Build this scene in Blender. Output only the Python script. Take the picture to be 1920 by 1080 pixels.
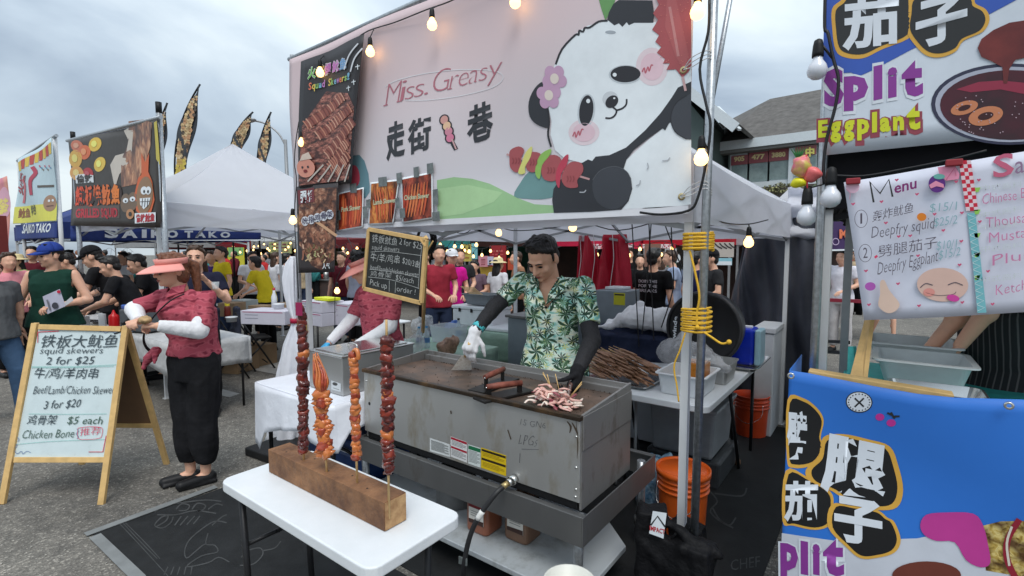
import bpy,bmesh,math,random
from mathutils import Vector,Matrix,noise,Euler
random.seed(7)
for o in list(bpy.data.objects):bpy.data.objects.remove(o)
SC=bpy.context.scene
COL=SC.collection
PI=math.pi
# ---------- camera (world axes: x along the stall fronts, y away from the camera side)
FOC,CH=930.0,1.65
PITCH=math.atan(66/FOC)
YAW=math.radians(36.71)
cd=bpy.data.cameras.new('camera');cam=bpy.data.objects.new('camera',cd);COL.objects.link(cam)
cd.sensor_width=36;cd.lens=36*FOC/1920;cd.clip_start=.05;cd.clip_end=2000
cam.location=(0,0,CH);cam.rotation_euler=(PI/2-PITCH,0,YAW)
SC.camera=cam
SC.render.resolution_x,SC.render.resolution_y=1024,576
SC.render.engine='CYCLES'
SC.cycles.use_denoising=True
SC.cycles.max_bounces=8
SC.cycles.sample_clamp_indirect=4
SC.view_settings.view_transform='Standard';SC.view_settings.look='None'
SC.view_settings.exposure=0.42;SC.view_settings.gamma=1;SC.view_settings.use_curve_mapping=False
# ---------- sky
SUN_AZ,SUN_EL=math.radians(135),math.radians(58)
wd=bpy.data.worlds.new('World');SC.world=wd;wd.use_nodes=True
nt=wd.node_tree;nt.nodes.clear()
def N(t,**k):
 n=nt.nodes.new(t)
 for a,b in k.items():setattr(n,a,b)
 return n
out=N('ShaderNodeOutputWorld');bg=N('ShaderNodeBackground');bg.inputs[1].default_value=.11
sky=N('ShaderNodeTexSky',sky_type='NISHITA',sun_disc=False,sun_elevation=SUN_EL,sun_rotation=SUN_AZ,air_density=1.2,dust_density=2.5)
tc=N('ShaderNodeTexCoord');sp=N('ShaderNodeSeparateXYZ');nt.links.new(tc.outputs['Generated'],sp.inputs[0])
def Mth(op,a,b=None,c=None):
 n=N('ShaderNodeMath',operation=op)
 for i,q in enumerate((a,b,c)):
  if q is None:continue
  if isinstance(q,(int,float)):n.inputs[i].default_value=q
  else:nt.links.new(q,n.inputs[i])
 return n.outputs[0]
zz=Mth('ADD',Mth('MAXIMUM',sp.outputs[2],0.0),.30)
cx=Mth('DIVIDE',sp.outputs[0],zz);cy=Mth('DIVIDE',sp.outputs[1],zz)
cb=N('ShaderNodeCombineXYZ');nt.links.new(cx,cb.inputs[0]);nt.links.new(cy,cb.inputs[1])
mp=N('ShaderNodeMapping');mp.inputs['Rotation'].default_value=(0,0,.9);mp.inputs['Scale'].default_value=(1,.72,1);mp.inputs['Location'].default_value=(3.1,1.7,0)
nt.links.new(cb.outputs[0],mp.inputs[0])
n1=N('ShaderNodeTexNoise');n1.inputs['Scale'].default_value=1.25;n1.inputs['Detail'].default_value=7;n1.inputs['Roughness'].default_value=.5;n1.inputs['Distortion'].default_value=.5
nt.links.new(mp.outputs[0],n1.inputs['Vector'])
r1=N('ShaderNodeValToRGB');nt.links.new(n1.outputs[0],r1.inputs[0])
e=r1.color_ramp.elements
e[0].position=.31;e[0].color=(2.1,2.65,3.4,1);e[1].position=.66;e[1].color=(6.2,6.85,7.1,1)
m1=r1.color_ramp.elements.new(.47);m1.color=(3.7,4.4,5.1,1)
mx=N('ShaderNodeMix',data_type='RGBA');mx.inputs[0].default_value=.93
zen=Mth('MULTIPLY_ADD',Mth('MAXIMUM',sp.outputs[2],0.0),.95,.86)
vs_=N('ShaderNodeVectorMath',operation='SCALE');nt.links.new(r1.outputs[0],vs_.inputs[0]);nt.links.new(zen,vs_.inputs['Scale'])
nt.links.new(sky.outputs[0],mx.inputs[6]);nt.links.new(vs_.outputs[0],mx.inputs[7])
nt.links.new(mx.outputs[2],bg.inputs[0]);nt.links.new(bg.outputs[0],out.inputs[0])
sl=bpy.data.lights.new('sun','SUN');sl.energy=1.5;sl.angle=math.radians(28);sl.color=(1,.965,.91)
so=bpy.data.objects.new('sun',sl);COL.objects.link(so);so.location=(0,0,30)
sdir=Vector((math.sin(SUN_AZ)*math.cos(SUN_EL),math.cos(SUN_AZ)*math.cos(SUN_EL),math.sin(SUN_EL)))
so.rotation_euler=sdir.to_track_quat('Z','Y').to_euler()
# ---------- measuring: a sight line met with a real plane
_U=(math.cos(YAW),math.sin(YAW));_F=(-math.sin(YAW),math.cos(YAW))
def ray(px,py):
 dx=(px-960)/FOC;dy=(540-py)/FOC
 f=math.cos(PITCH)+dy*math.sin(PITCH);z=-math.sin(PITCH)+dy*math.cos(PITCH)
 return Vector((dx*_U[0]+f*_F[0],dx*_U[1]+f*_F[1],z))
CAMP=Vector((0,0,CH))
def gz(px,py,z):
 r=ray(px,py);return CAMP+r*((z-CH)/r.z)
def gv(px,py,v):
 r=ray(px,py);return CAMP+r*(v/r.y)
def gu(px,py,u):
 r=ray(px,py);return CAMP+r*(u/r.x)
def gy(px,py,d):
 r=ray(px,py);return CAMP+r*(d/(r.x*_F[0]+r.y*_F[1]))
 # ---------- materials
MATS={}
def hexc(r,g,b):
 f=lambda c:((c/255+.055)/1.055)**2.4 if c>10 else c/255/12.92
 return(f(r),f(g),f(b))
def mat(name,col=None,rough=.6,metal=0,var=.10,vscale=12,bump=.0,bscale=90,emit=0,trans=0,alpha=1,spec=.5,col2=None,coat=0,ior=1.45,sheen=0,sss=0):
 if name in MATS:return MATS[name]
 m=bpy.data.materials.new(name);m.use_nodes=True;MATS[name]=m
 t=m.node_tree;b=t.nodes['Principled BSDF'];L=t.links.new
 b.inputs['Roughness'].default_value=rough;b.inputs['Metallic'].default_value=metal
 b.inputs['Specular IOR Level'].default_value=spec;b.inputs['IOR'].default_value=ior
 b.inputs['Coat Weight'].default_value=coat
 if sheen:b.inputs['Sheen Weight'].default_value=sheen
 if sss:
  b.inputs['Subsurface Weight'].default_value=sss;b.inputs['Subsurface Scale'].default_value=.01
  b.inputs['Subsurface Radius'].default_value=(1,.35,.2)
 col=tuple(col[:3])
 if var>0:
  tc=t.nodes.new('ShaderNodeTexCoord');n=t.nodes.new('ShaderNodeTexNoise');n.inputs['Scale'].default_value=vscale;n.inputs['Detail'].default_value=6;n.inputs['Roughness'].default_value=.62
  L(tc.outputs['Object'],n.inputs['Vector'])
  r=t.nodes.new('ShaderNodeValToRGB');L(n.outputs[0],r.inputs[0])
  c2=col2 if col2 else tuple(min(1,c*(1+var))for c in col)
  c1=col if col2 else tuple(c*(1-var)for c in col)
  r.color_ramp.elements[0].position=.32;r.color_ramp.elements[1].position=.68
  r.color_ramp.elements[0].color=(*c1,1);r.color_ramp.elements[1].color=(*c2[:3],1)
  L(r.outputs[0],b.inputs['Base Color'])
  mr=t.nodes.new('ShaderNodeMapRange');mr.inputs[3].default_value=max(0,rough-.08);mr.inputs[4].default_value=min(1,rough+.08)
  L(n.outputs[0],mr.inputs[0]);L(mr.outputs[0],b.inputs['Roughness'])
 else:b.inputs['Base Color'].default_value=(*col,1)
 if bump:
  tc=t.nodes.new('ShaderNodeTexCoord');n=t.nodes.new('ShaderNodeTexNoise');n.inputs['Scale'].default_value=bscale;n.inputs['Detail'].default_value=4
  L(tc.outputs['Object'],n.inputs['Vector']);bp=t.nodes.new('ShaderNodeBump');bp.inputs['Strength'].default_value=min(1,bump);bp.inputs['Distance'].default_value=.02 if bscale<40 else .004
  L(n.outputs[0],bp.inputs['Height']);L(bp.outputs[0],b.inputs['Normal'])
 if emit:
  b.inputs['Emission Color'].default_value=(*col,1);b.inputs['Emission Strength'].default_value=emit
 if trans:b.inputs['Transmission Weight'].default_value=trans
 if alpha<1:b.inputs['Alpha'].default_value=alpha
 return m
def flat(r,g,b,rough=.55,k=.9):
 """ink or plain paint of a colour as it reads in daylight"""
 n='ink_%d_%d_%d'%(r,g,b)
 if n not in MATS:mat(n,tuple(c*k for c in hexc(r,g,b)),rough,var=.05,vscale=9)
 return MATS[n]
def cloth(name,col,var=.12,bump=.5,bscale=14,rough=.85,col2=None,vscale=6,sheen=0):
 return mat(name,col,rough,var=var,vscale=vscale,bump=bump,bscale=bscale,col2=col2,spec=.15,sheen=sheen)
 # ---------- mesh builder
class MB:
 def __init__(s):s.v=[];s.f=[];s.mi=[];s.sm=[];s.mats=[];s.cur=0
 def use(s,m):
  if m not in s.mats:s.mats.append(m)
  s.cur=s.mats.index(m);return s
 def add(s,vs,fs,smooth=False):
  k=len(s.v);s.v.extend([tuple(p)for p in vs])
  for f in fs:s.f.append([i+k for i in f]);s.mi.append(s.cur);s.sm.append(smooth)
  return s
 def box(s,c,d,rz=0,rx=0,ry=0,taper=1):
  x,y,z=d[0]/2,d[1]/2,d[2]/2;R=Euler((rx,ry,rz)).to_matrix();c=Vector(c)
  vs=[]
  for sz in(-1,1):
   t=taper if sz>0 else 1
   for sx,sy in((-1,-1),(1,-1),(1,1),(-1,1)):vs.append(c+R@Vector((sx*x*t,sy*y*t,sz*z)))
  return s.add(vs,[(3,2,1,0),(4,5,6,7),(0,1,5,4),(1,2,6,5),(2,3,7,6),(3,0,4,7)])
 def box2(s,a,b):return s.box([(a[i]+b[i])/2 for i in range(3)],[abs(b[i]-a[i])for i in range(3)])
 def bar(s,a,b,w,h,up=(0,0,1)):
  a,b=Vector(a),Vector(b);d=(b-a).normalized();up=Vector(up)
  if abs(d.dot(up))>.98:up=Vector((0,1,0))
  x=d.cross(up).normalized();y=x.cross(d)
  vs=[p+x*sx*w/2+y*sy*h/2 for p in(a,b)for sx,sy in((-1,-1),(1,-1),(1,1),(-1,1))]
  return s.add(vs,[(3,2,1,0),(4,5,6,7),(0,1,5,4),(1,2,6,5),(2,3,7,6),(3,0,4,7)])
 def tube(s,pts,r,n=8,cap=True,ell=1,smooth=True):
  pts=[Vector(p)for p in pts];m=len(pts);rs=r if isinstance(r,(list,tuple))else[r]*m
  up=Vector((0,0,1));vs=[];x=None
  for i,p in enumerate(pts):
   d=(pts[min(i+1,m-1)]-pts[max(i-1,0)]).normalized()
   if x is None:x=d.cross(up)if abs(d.z)<.95 else d.cross(Vector((0,1,0)))
   else:x=x-d*x.dot(d)
   x.normalize();y=d.cross(x)
   for k in range(n):
    a=2*PI*k/n;vs.append(p+(x*math.cos(a)+y*math.sin(a)*ell)*rs[i])
  fs=[(i*n+k,i*n+(k+1)%n,(i+1)*n+(k+1)%n,(i+1)*n+k)for i in range(m-1)for k in range(n)]
  s.add(vs,fs,smooth)
  if cap:
   k0=len(s.v)-len(vs)
   s.f.append([k0+k for k in range(n)][::-1]);s.mi.append(s.cur);s.sm.append(False)
   s.f.append([k0+(m-1)*n+k for k in range(n)]);s.mi.append(s.cur);s.sm.append(False)
  return s
 def lathe(s,c,prof,n=20,sx=1,sy=1,smooth=True,axis='z'):
  vs=[]
  for r,z in prof:
   for k in range(n):
    a=2*PI*k/n;x,y=r*sx*math.cos(a),r*sy*math.sin(a)
    q=(x,y,z)if axis=='z' else((z,x,y)if axis=='x' else(x,z,y))
    vs.append((c[0]+q[0],c[1]+q[1],c[2]+q[2]))
  m=len(prof)
  fs=[(i*n+k,i*n+(k+1)%n,(i+1)*n+(k+1)%n,(i+1)*n+k)for i in range(m-1)for k in range(n)]
  return s.add(vs,fs,smooth)
 def sph(s,c,r,n=12,m=8):
  if not isinstance(r,(tuple,list)):r=(r,r,r)
  vs=[(c[0],c[1],c[2]-r[2])]
  for i in range(1,m):
   t=PI*i/m-PI/2
   for k in range(n):
    a=2*PI*k/n;vs.append((c[0]+r[0]*math.cos(t)*math.cos(a),c[1]+r[1]*math.cos(t)*math.sin(a),c[2]+r[2]*math.sin(t)))
  vs.append((c[0],c[1],c[2]+r[2]));fs=[(0,1+(k+1)%n,1+k)for k in range(n)]
  for i in range(m-2):
   for k in range(n):a=1+i*n;fs.append((a+k,a+(k+1)%n,a+n+(k+1)%n,a+n+k))
  l=len(vs)-1;a=1+(m-2)*n;fs+=[(a+k,a+(k+1)%n,l)for k in range(n)]
  return s.add(vs,fs,True)
 def prism(s,poly,ext):
  n=len(poly);e=Vector(ext);vs=[Vector(p)for p in poly]+[Vector(p)+e for p in poly]
  return s.add(vs,[tuple(range(n))[::-1],tuple(range(n,2*n))]+[(i,(i+1)%n,n+(i+1)%n,n+i)for i in range(n)])
 def grid(s,fn,nu,nv,smooth=True):
  vs=[fn(i/nu,j/nv)for j in range(nv+1)for i in range(nu+1)];w=nu+1
  return s.add(vs,[(j*w+i,j*w+i+1,(j+1)*w+i+1,(j+1)*w+i)for j in range(nv)for i in range(nu)],smooth)
 def build(s,name,m=None,parent=None,org=None,bevel=0,solid=0,seg=2,kind=None,sub=0):
  o0=Vector(org)if org is not None else(Vector(ORG.get(parent.name,(0,0,0)))if parent else Vector((0,0,0)))
  me=bpy.data.meshes.new(name)
  me.from_pydata([(p[0]-o0.x,p[1]-o0.y,p[2]-o0.z)for p in s.v],[],s.f)
  mats=s.mats if s.mats else[m]
  for q in mats:me.materials.append(q)
  me.polygons.foreach_set('material_index',s.mi);me.polygons.foreach_set('use_smooth',s.sm);me.update()
  o=bpy.data.objects.new(name,me);COL.objects.link(o)
  if parent:o.parent=parent
  else:o.location=o0
  ORG[o.name]=tuple(o0)
  if solid:q=o.modifiers.new('s','SOLIDIFY');q.thickness=solid;q.offset=0
  if bevel:q=o.modifiers.new('b','BEVEL');q.width=bevel;q.segments=seg;q.limit_method='ANGLE';q.angle_limit=.6
  if sub:q=o.modifiers.new('u','SUBSURF');q.levels=q.render_levels=sub
  if kind:o['kind']=kind
  return o
ORG={}
def tag(o,label=None,cat=None,group=None,kind=None):
 for k,q in(('label',label),('category',cat),('group',group),('kind',kind)):
  if q:o[k]=q
 return o
def thing(name,label,cat,loc=(0,0,0),group=None):
 o=bpy.data.objects.new(name,None);COL.objects.link(o);o.location=loc;ORG[o.name]=tuple(loc);o.empty_display_size=.1
 return tag(o,label,cat,group)
def copy_tree(o,loc=None,rz=None,label=None,parent=None):
 c=o.copy();COL.objects.link(c);c.parent=parent
 if loc is not None:c.location=loc
 if rz is not None:c.rotation_euler=(0,0,rz)
 if label:c['label']=label
 for ch in[q for q in list(COL.objects)if q.parent==o]:copy_tree(ch,parent=c)
 return c
def catmull(pts,n=5,closed=True):
 P=[Vector(p)for p in pts];m=len(P);out=[]
 rng=range(m)if closed else range(m-1)
 for i in rng:
  a,b,c,d=(P[(i-1)%m],P[i],P[(i+1)%m],P[(i+2)%m])if closed else(P[max(i-1,0)],P[i],P[i+1],P[min(i+2,m-1)])
  for k in range(n):
   t=k/n;out.append(.5*((2*b)+(c-a)*t+(2*a-5*b+4*c-d)*t*t+(3*b-a-3*c+d)*t**3))
 if not closed:out.append(P[-1])
 return out
 # ---------- lettering
_tx={}
def glyphs(s,bold=0.0,res=2):
 k=(s,bold,res)
 if k in _tx:return _tx[k]
 c=bpy.data.curves.new('t','FONT');c.body=s;c.size=1;c.resolution_u=res;c.offset=bold;c.fill_mode='FRONT'
 o=bpy.data.objects.new('t',c);COL.objects.link(o)
 me=bpy.data.meshes.new_from_object(o.evaluated_get(bpy.context.evaluated_depsgraph_get()))
 vs=[(v.co.x,v.co.y)for v in me.vertices];fs=[tuple(p.vertices)for p in me.polygons]
 bpy.data.objects.remove(o);bpy.data.curves.remove(c);bpy.data.meshes.remove(me)
 _tx[k]=(vs,fs);return _tx[k]
class Print:
 """flat print on a surface: shapes given in the source picture's pixels are met with the surface's own plane"""
 def __init__(s,plane,step=.0015,cell=0,warp=None,zoom=None):
  s.pl=plane;s.step=step;s.cell=cell;s.warp=warp;s.mb=MB();s.z=zoom;s.k=0
 def T(s,p):
  if s.z:x0,y0,q=s.z;return(x0+p[0]*q,y0+p[1]*q)
  return p
 def put(s,vs,fs,m,layer):
  s.mb.use(m);L=layer*s.step+(.0012 if s.warp else 0)
  pts=[Vector(s.pl(*s.T(p),L))for p in vs]
  if s.cell:
   bm=bmesh.new();bv=[bm.verts.new(p)for p in pts]
   for f in fs:
    try:bm.faces.new([bv[i]for i in f])
    except Exception:pass
   for ax in(0,2):
    lo=min(p[ax]for p in pts);hi=max(p[ax]for p in pts)
    k=math.ceil(lo/s.cell)
    while k*s.cell<hi:
     co=Vector((0,0,0));co[ax]=k*s.cell;no=Vector((0,0,0));no[ax]=1
     if lo<k*s.cell:bmesh.ops.bisect_plane(bm,geom=bm.verts[:]+bm.edges[:]+bm.faces[:],plane_co=co,plane_no=no)
     k+=1
   bm.verts.index_update();pts=[v.co.copy()for v in bm.verts];fs=[tuple(v.index for v in f.verts)for f in bm.faces];bm.free()
  if s.warp:pts=[s.warp(p)for p in pts]
  s.mb.add(pts,fs,bool(s.warp))
 def poly(s,pts,m,layer=1,smooth=0):
  if smooth:pts=[(p[0],p[1])for p in catmull([(a,b,0)for a,b in pts],smooth)]
  from mathutils.geometry import tessellate_polygon
  tr=tessellate_polygon([[Vector((p[0],p[1],0))for p in pts]])
  s.put(pts,[tuple(t)for t in tr],m,layer);return s
 def ell(s,cx,cy,rx,ry,m,layer=1,rot=0,n=24):
  c,q=math.cos(rot),math.sin(rot)
  return s.poly([(cx+rx*math.cos(2*PI*i/n)*c-ry*math.sin(2*PI*i/n)*q,cy+rx*math.cos(2*PI*i/n)*q+ry*math.sin(2*PI*i/n)*c)for i in range(n)],m,layer)
 def line(s,pts,w,m,layer=1,smooth=4,taper=False,closed=False):
  P=catmull([(a,b,0)for a,b in pts],smooth,closed)if smooth else[Vector((a,b,0))for a,b in pts]
  if closed:P.append(P[0])
  vs=[];n=len(P)
  for i,p in enumerate(P):
   d=(P[min(i+1,n-1)]-P[max(i-1,0)])
   if d.length<1e-6:d=Vector((1,0,0))
   d.normalize();x=Vector((-d.y,d.x,0));ww=w/2*((1-abs(2*i/(n-1)-1)*.7)if taper else 1)
   vs+=[(p.x+x.x*ww,p.y+x.y*ww),(p.x-x.x*ww,p.y-x.y*ww)]
  s.put(vs,[(2*i,2*i+1,2*i+3,2*i+2)for i in range(n-1)],m,layer);return s
 def text(s,st,p0,p1,h,m,layer=2,bold=0,slant=0,upv=None,jit=0,res=2):
  """fits the string between two baseline points; h is the full height of its tallest glyph"""
  vs,fs=glyphs(st,bold,res)
  if not vs:return s
  x0=min(v[0]for v in vs);x1=max(v[0]for v in vs);y1=max(v[1]for v in vs);y0=min(min(v[1]for v in vs),0)if False else 0
  d=Vector((p1[0]-p0[0],p1[1]-p0[1]));up=Vector(upv)if upv else Vector((0,-1))
  o=[]
  for v in vs:
   a=(v[0]-x0)/(x1-x0);b=v[1]/y1
   q=Vector(p0)+d*a+up*b*h+d.normalized()*b*h*slant
   if jit:q+=up*jit*h*math.sin(a*23+len(st))
   o.append((q.x,q.y))
  s.put(o,fs,m,layer);return s
 def build(s,name,parent):return s.mb.build(name,None,parent)
def Pv(v0):return lambda x,y,L:gv(x,y,v0-L)
def Pu(u0,sg=1):return lambda x,y,L:gu(x,y,u0+sg*L)
def Pplane(o,n):
 o=Vector(o);n=Vector(n).normalized()
 def f(x,y,L):
  r=ray(x,y);q=o+n*L;return CAMP+r*((q-CAMP).dot(n)/r.dot(n))
 return f
 # ---------- common materials
def asphalt():
 m=mat('asphalt',(.12,.115,.108),.9,var=0)
 t=m.node_tree;L=t.links.new;b=t.nodes['Principled BSDF']
 tc=t.nodes.new('ShaderNodeTexCoord')
 def nz(sc,det=5):
  n=t.nodes.new('ShaderNodeTexNoise');n.inputs['Scale'].default_value=sc;n.inputs['Detail'].default_value=det;L(tc.outputs['Object'],n.inputs['Vector']);return n
 a,c,d=nz(.7),nz(9),nz(70,3);v=t.nodes.new('ShaderNodeTexVoronoi');v.inputs['Scale'].default_value=95;L(tc.outputs['Object'],v.inputs['Vector'])
 r=t.nodes.new('ShaderNodeValToRGB');L(v.outputs['Color'],r.inputs[0])
 e=r.color_ramp.elements;e[0].position=.2;e[0].color=(.115,.108,.098,1);e[1].position=.95;e[1].color=(.36,.335,.30,1)
 q=e.new(.7);q.color=(.17,.158,.142,1)
 m1=t.nodes.new('ShaderNodeMix');m1.data_type='RGBA';m1.blend_type='MULTIPLY';m1.inputs[0].default_value=1;L(r.outputs[0],m1.inputs[6])
 r2=t.nodes.new('ShaderNodeValToRGB');ad=t.nodes.new('ShaderNodeMath');ad.operation='MULTIPLY_ADD';L(a.outputs[0],ad.inputs[0]);ad.inputs[1].default_value=.6
 sc=t.nodes.new('ShaderNodeMath');sc.operation='MULTIPLY';L(c.outputs[0],sc.inputs[0]);sc.inputs[1].default_value=.4;L(sc.outputs[0],ad.inputs[2]);L(ad.outputs[0],r2.inputs[0])
 r2.color_ramp.elements[0].position=.36;r2.color_ramp.elements[0].color=(.6,.6,.6,1);r2.color_ramp.elements[1].position=.62;r2.color_ramp.elements[1].color=(1.25,1.24,1.2,1)
 L(r2.outputs[0],m1.inputs[7]);L(m1.outputs[2],b.inputs['Base Color'])
 bp=t.nodes.new('ShaderNodeBump');bp.inputs['Strength'].default_value=.8;bp.inputs['Distance'].default_value=.006
 s2=t.nodes.new('ShaderNodeMath');s2.operation='ADD';L(d.outputs[0],s2.inputs[0]);L(v.outputs['Distance'],s2.inputs[1]);L(s2.outputs[0],bp.inputs['Height']);L(bp.outputs[0],b.inputs['Normal'])
 return m
def stained_steel(name='stained_steel',base=(.40,.40,.39),stain=(.17,.13,.08),amt=.62,rough=.34,metal=.85):
 m=mat(name,base,rough,metal,var=0);t=m.node_tree;L=t.links.new;b=t.nodes['Principled BSDF']
 tc=t.nodes.new('ShaderNodeTexCoord');mp=t.nodes.new('ShaderNodeMapping');mp.inputs['Scale'].default_value=(1,1,.45);L(tc.outputs['Object'],mp.inputs[0])
 n=t.nodes.new('ShaderNodeTexNoise');n.inputs['Scale'].default_value=6;n.inputs['Detail'].default_value=8;n.inputs['Roughness'].default_value=.65;L(mp.outputs[0],n.inputs['Vector'])
 r=t.nodes.new('ShaderNodeValToRGB');L(n.outputs[0],r.inputs[0]);r.color_ramp.elements[0].position=amt-.07;r.color_ramp.elements[1].position=amt+.13
 r.color_ramp.elements[0].color=(*base,1);r.color_ramp.elements[1].color=(*stain,1);L(r.outputs[0],b.inputs['Base Color'])
 mp2=t.nodes.new('ShaderNodeMapping');mp2.inputs['Scale'].default_value=(1.5,1.5,120);L(tc.outputs['Object'],mp2.inputs[0])
 n2=t.nodes.new('ShaderNodeTexNoise');n2.inputs['Scale'].default_value=3;L(mp2.outputs[0],n2.inputs['Vector'])
 ad=t.nodes.new('ShaderNodeMath');ad.operation='MULTIPLY_ADD';L(n2.outputs[0],ad.inputs[0]);ad.inputs[1].default_value=.16;ad.inputs[2].default_value=rough-.08
 ad2=t.nodes.new('ShaderNodeMath');ad2.operation='MULTIPLY_ADD';L(n.outputs[0],ad2.inputs[0]);ad2.inputs[1].default_value=.3;L(ad.outputs[0],ad2.inputs[2])
 L(ad2.outputs[0],b.inputs['Roughness']);return m
def photo_print(name,cols,scale=8,rot=.6,stretch=4,dark=(.03,.02,.02)):
 """busy printed food photograph: streaks and lumps of a few inks"""
 m=mat(name,cols[0],.45,var=0);t=m.node_tree;L=t.links.new;b=t.nodes['Principled BSDF']
 tc=t.nodes.new('ShaderNodeTexCoord');mp=t.nodes.new('ShaderNodeMapping');mp.inputs['Rotation'].default_value=(0,rot,0);mp.inputs['Scale'].default_value=(1,1,stretch);L(tc.outputs['Object'],mp.inputs[0])
 v=t.nodes.new('ShaderNodeTexVoronoi');v.inputs['Scale'].default_value=scale;L(mp.outputs[0],v.inputs['Vector'])
 n=t.nodes.new('ShaderNodeTexNoise');n.inputs['Scale'].default_value=scale*1.6;n.inputs['Detail'].default_value=7;n.inputs['Distortion'].default_value=1.2;L(mp.outputs[0],n.inputs['Vector'])
 r=t.nodes.new('ShaderNodeValToRGB');L(n.outputs[0],r.inputs[0]);el=r.color_ramp.elements;el[0].position=.3;el[0].color=(*cols[0],1);el[1].position=.72;el[1].color=(*cols[-1],1)
 for i,c in enumerate(cols[1:-1]):q=el.new(.3+.42*(i+1)/(len(cols)-1));q.color=(*c,1)
 r2=t.nodes.new('ShaderNodeValToRGB');L(v.outputs['Distance'],r2.inputs[0]);r2.color_ramp.elements[0].position=.3;r2.color_ramp.elements[0].color=(1,1,1,1);r2.color_ramp.elements[1].position=.8;r2.color_ramp.elements[1].color=(*[min(1,c*6)for c in dark],1)
 mx=t.nodes.new('ShaderNodeMix');mx.data_type='RGBA';mx.blend_type='MULTIPLY';mx.inputs[0].default_value=1;L(r.outputs[0],mx.inputs[6]);L(r2.outputs[0],mx.inputs[7]);L(mx.outputs[2],b.inputs['Base Color'])
 return m
M_white_leg=mat('white_powder_coat',(.62,.63,.64),.35,var=.06,vscale=5)
M_galv=mat('galvanised_steel',(.42,.44,.46),.38,.8,var=.22,vscale=60,bump=.1)
M_grey_leg=mat('grey_powder_coat',(.32,.33,.34),.4,.3,var=.08)
M_black=mat('black_plastic',(.011,.011,.012),.5,var=.2,vscale=20,spec=.3)
M_cable=mat('black_cable',(.012,.012,.014),.5,var=0)
M_canopy=cloth('white_canopy',(.80,.81,.85),.04,.5,3.5,.6,vscale=2)
_b=M_canopy.node_tree.nodes['Principled BSDF'];_b.inputs['Transmission Weight'].default_value=.0
def translucent(m,amt=.35,col=(.8,.8,.85)):
 t=m.node_tree;o=t.nodes['Material Output'];b=t.nodes['Principled BSDF'];tr=t.nodes.new('ShaderNodeBsdfTranslucent');tr.inputs[0].default_value=(*col,1)
 mx=t.nodes.new('ShaderNodeMixShader');mx.inputs[0].default_value=amt;t.links.new(b.outputs[0],mx.inputs[1]);t.links.new(tr.outputs[0],mx.inputs[2]);t.links.new(mx.outputs[0],o.inputs[0])
translucent(M_canopy,.5,(.82,.82,.88))
M_tub=mat('white_table_plastic',(.66,.69,.71),.38,var=.05,vscale=5,bump=.25,bscale=350,col2=(.74,.76,.78))
M_steel=stained_steel('brushed_steel',(.46,.46,.45),(.36,.35,.33),.7,.30,.85)
M_bright=mat('bright_steel',(.62,.62,.6),.18,.95,var=.06)
M_card=mat('brown_cardboard',(.30,.20,.115),.85,var=.12,vscale=8,bump=.1)
M_wood=mat('pale_pine',hexc(206,170,112),.6,var=.16,vscale=14,bump=.15)
M_bulb_on=mat('lit_bulb_glass',(1,.60,.22),.3,var=0,emit=2.6)
M_bulb_off=mat('unlit_bulb_glass',(.68,.70,.76),.2,var=0,coat=.4)
M_tape=mat('grey_duct_tape',(.16,.18,.18),.5,.2,var=.3,vscale=30,bump=.3)
M_orange=mat('orange_bucket_plastic',(.80,.13,.015),.4,var=.06)
M_red_b=mat('red_orange_bucket_plastic',(.62,.065,.015),.42,var=.08)
M_darkrub=mat('black_steel_frame',(.02,.02,.022),.4,.3,var=.1)
M_rope=mat('yellow_rope',(.72,.42,.03),.7,var=.2,vscale=150,bump=.4,bscale=400)
M_clear=mat('clear_plastic',(.75,.8,.82),.12,var=0,alpha=.38,spec=.6)
M_bagfilm=mat('crinkled_plastic_film',(.75,.76,.78),.18,var=.1,alpha=.36,bump=1,bscale=35)
M_whitefilm=mat('white_plastic_sheet',(.74,.76,.82),.35,var=.04,vscale=3,bump=.5,bscale=7)
M_navy=mat('navy_printed_cloth',hexc(38,58,122),.7,var=.1,bump=.4,bscale=8)
M_mint=mat('pale_green_tablecloth',hexc(140,168,150),.6,var=.1,bump=.6,bscale=14)
M_teal=mat('teal_tablecloth',hexc(60,170,165),.6,var=.08,bump=.6,bscale=14)
M_paper=mat('white_paper',(.72,.75,.78),.7,var=.03,vscale=3)
M_chalk=mat('chalk_line',(.42,.43,.42),.95,var=.35,vscale=120)
M_blackboard=mat('black_chalkboard',(.022,.024,.024),.75,var=.35,vscale=9)
M_ink=mat('black_marker',(.05,.055,.07),.6,var=.15)
# ---------- ground
g=MB();g.grid(lambda a,b:(-400+800*a,-200+900*b,0),12,12,False)
tag(g.build('asphalt_ground',asphalt()),kind='structure')
def sheet(name,pxs,z,m,solid=None):
 mb=MB();pts=[gz(p[0],p[1],z)for p in pxs];mb.add(pts,[tuple(range(len(pts)))]);return mb.build(name,m)
M_line=mat('worn_white_road_paint',(.42,.41,.385),.8,var=0.25,vscale=18,col2=(.30,.29,.27))
o=sheet('road_marking',[(404,680),(404,662),(500,672),(560,690),(600,705),(600,722),(520,702)],.004,M_line);tag(o,kind='structure')
o=sheet('road_marking',[(0,688),(0,660),(45,668),(30,690)],.004,M_line);tag(o,kind='structure')
o=sheet('road_marking',[(395,724),(450,738),(430,745),(385,735)],.004,M_line);tag(o,kind='structure')
sd=MB();rr=random.Random(3)
for i in range(140):
 p=gz(rr.uniform(0,480),rr.uniform(760,1075),.004);s_=rr.uniform(.003,.012);a=rr.random()*6
 sd.box((p.x,p.y,.004),(s_,s_*.6,.004),a)
tag(sd.build('road_grit',mat('pale_grit',(.4,.38,.34),.8,var=.3,vscale=3)),kind='stuff')
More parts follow.
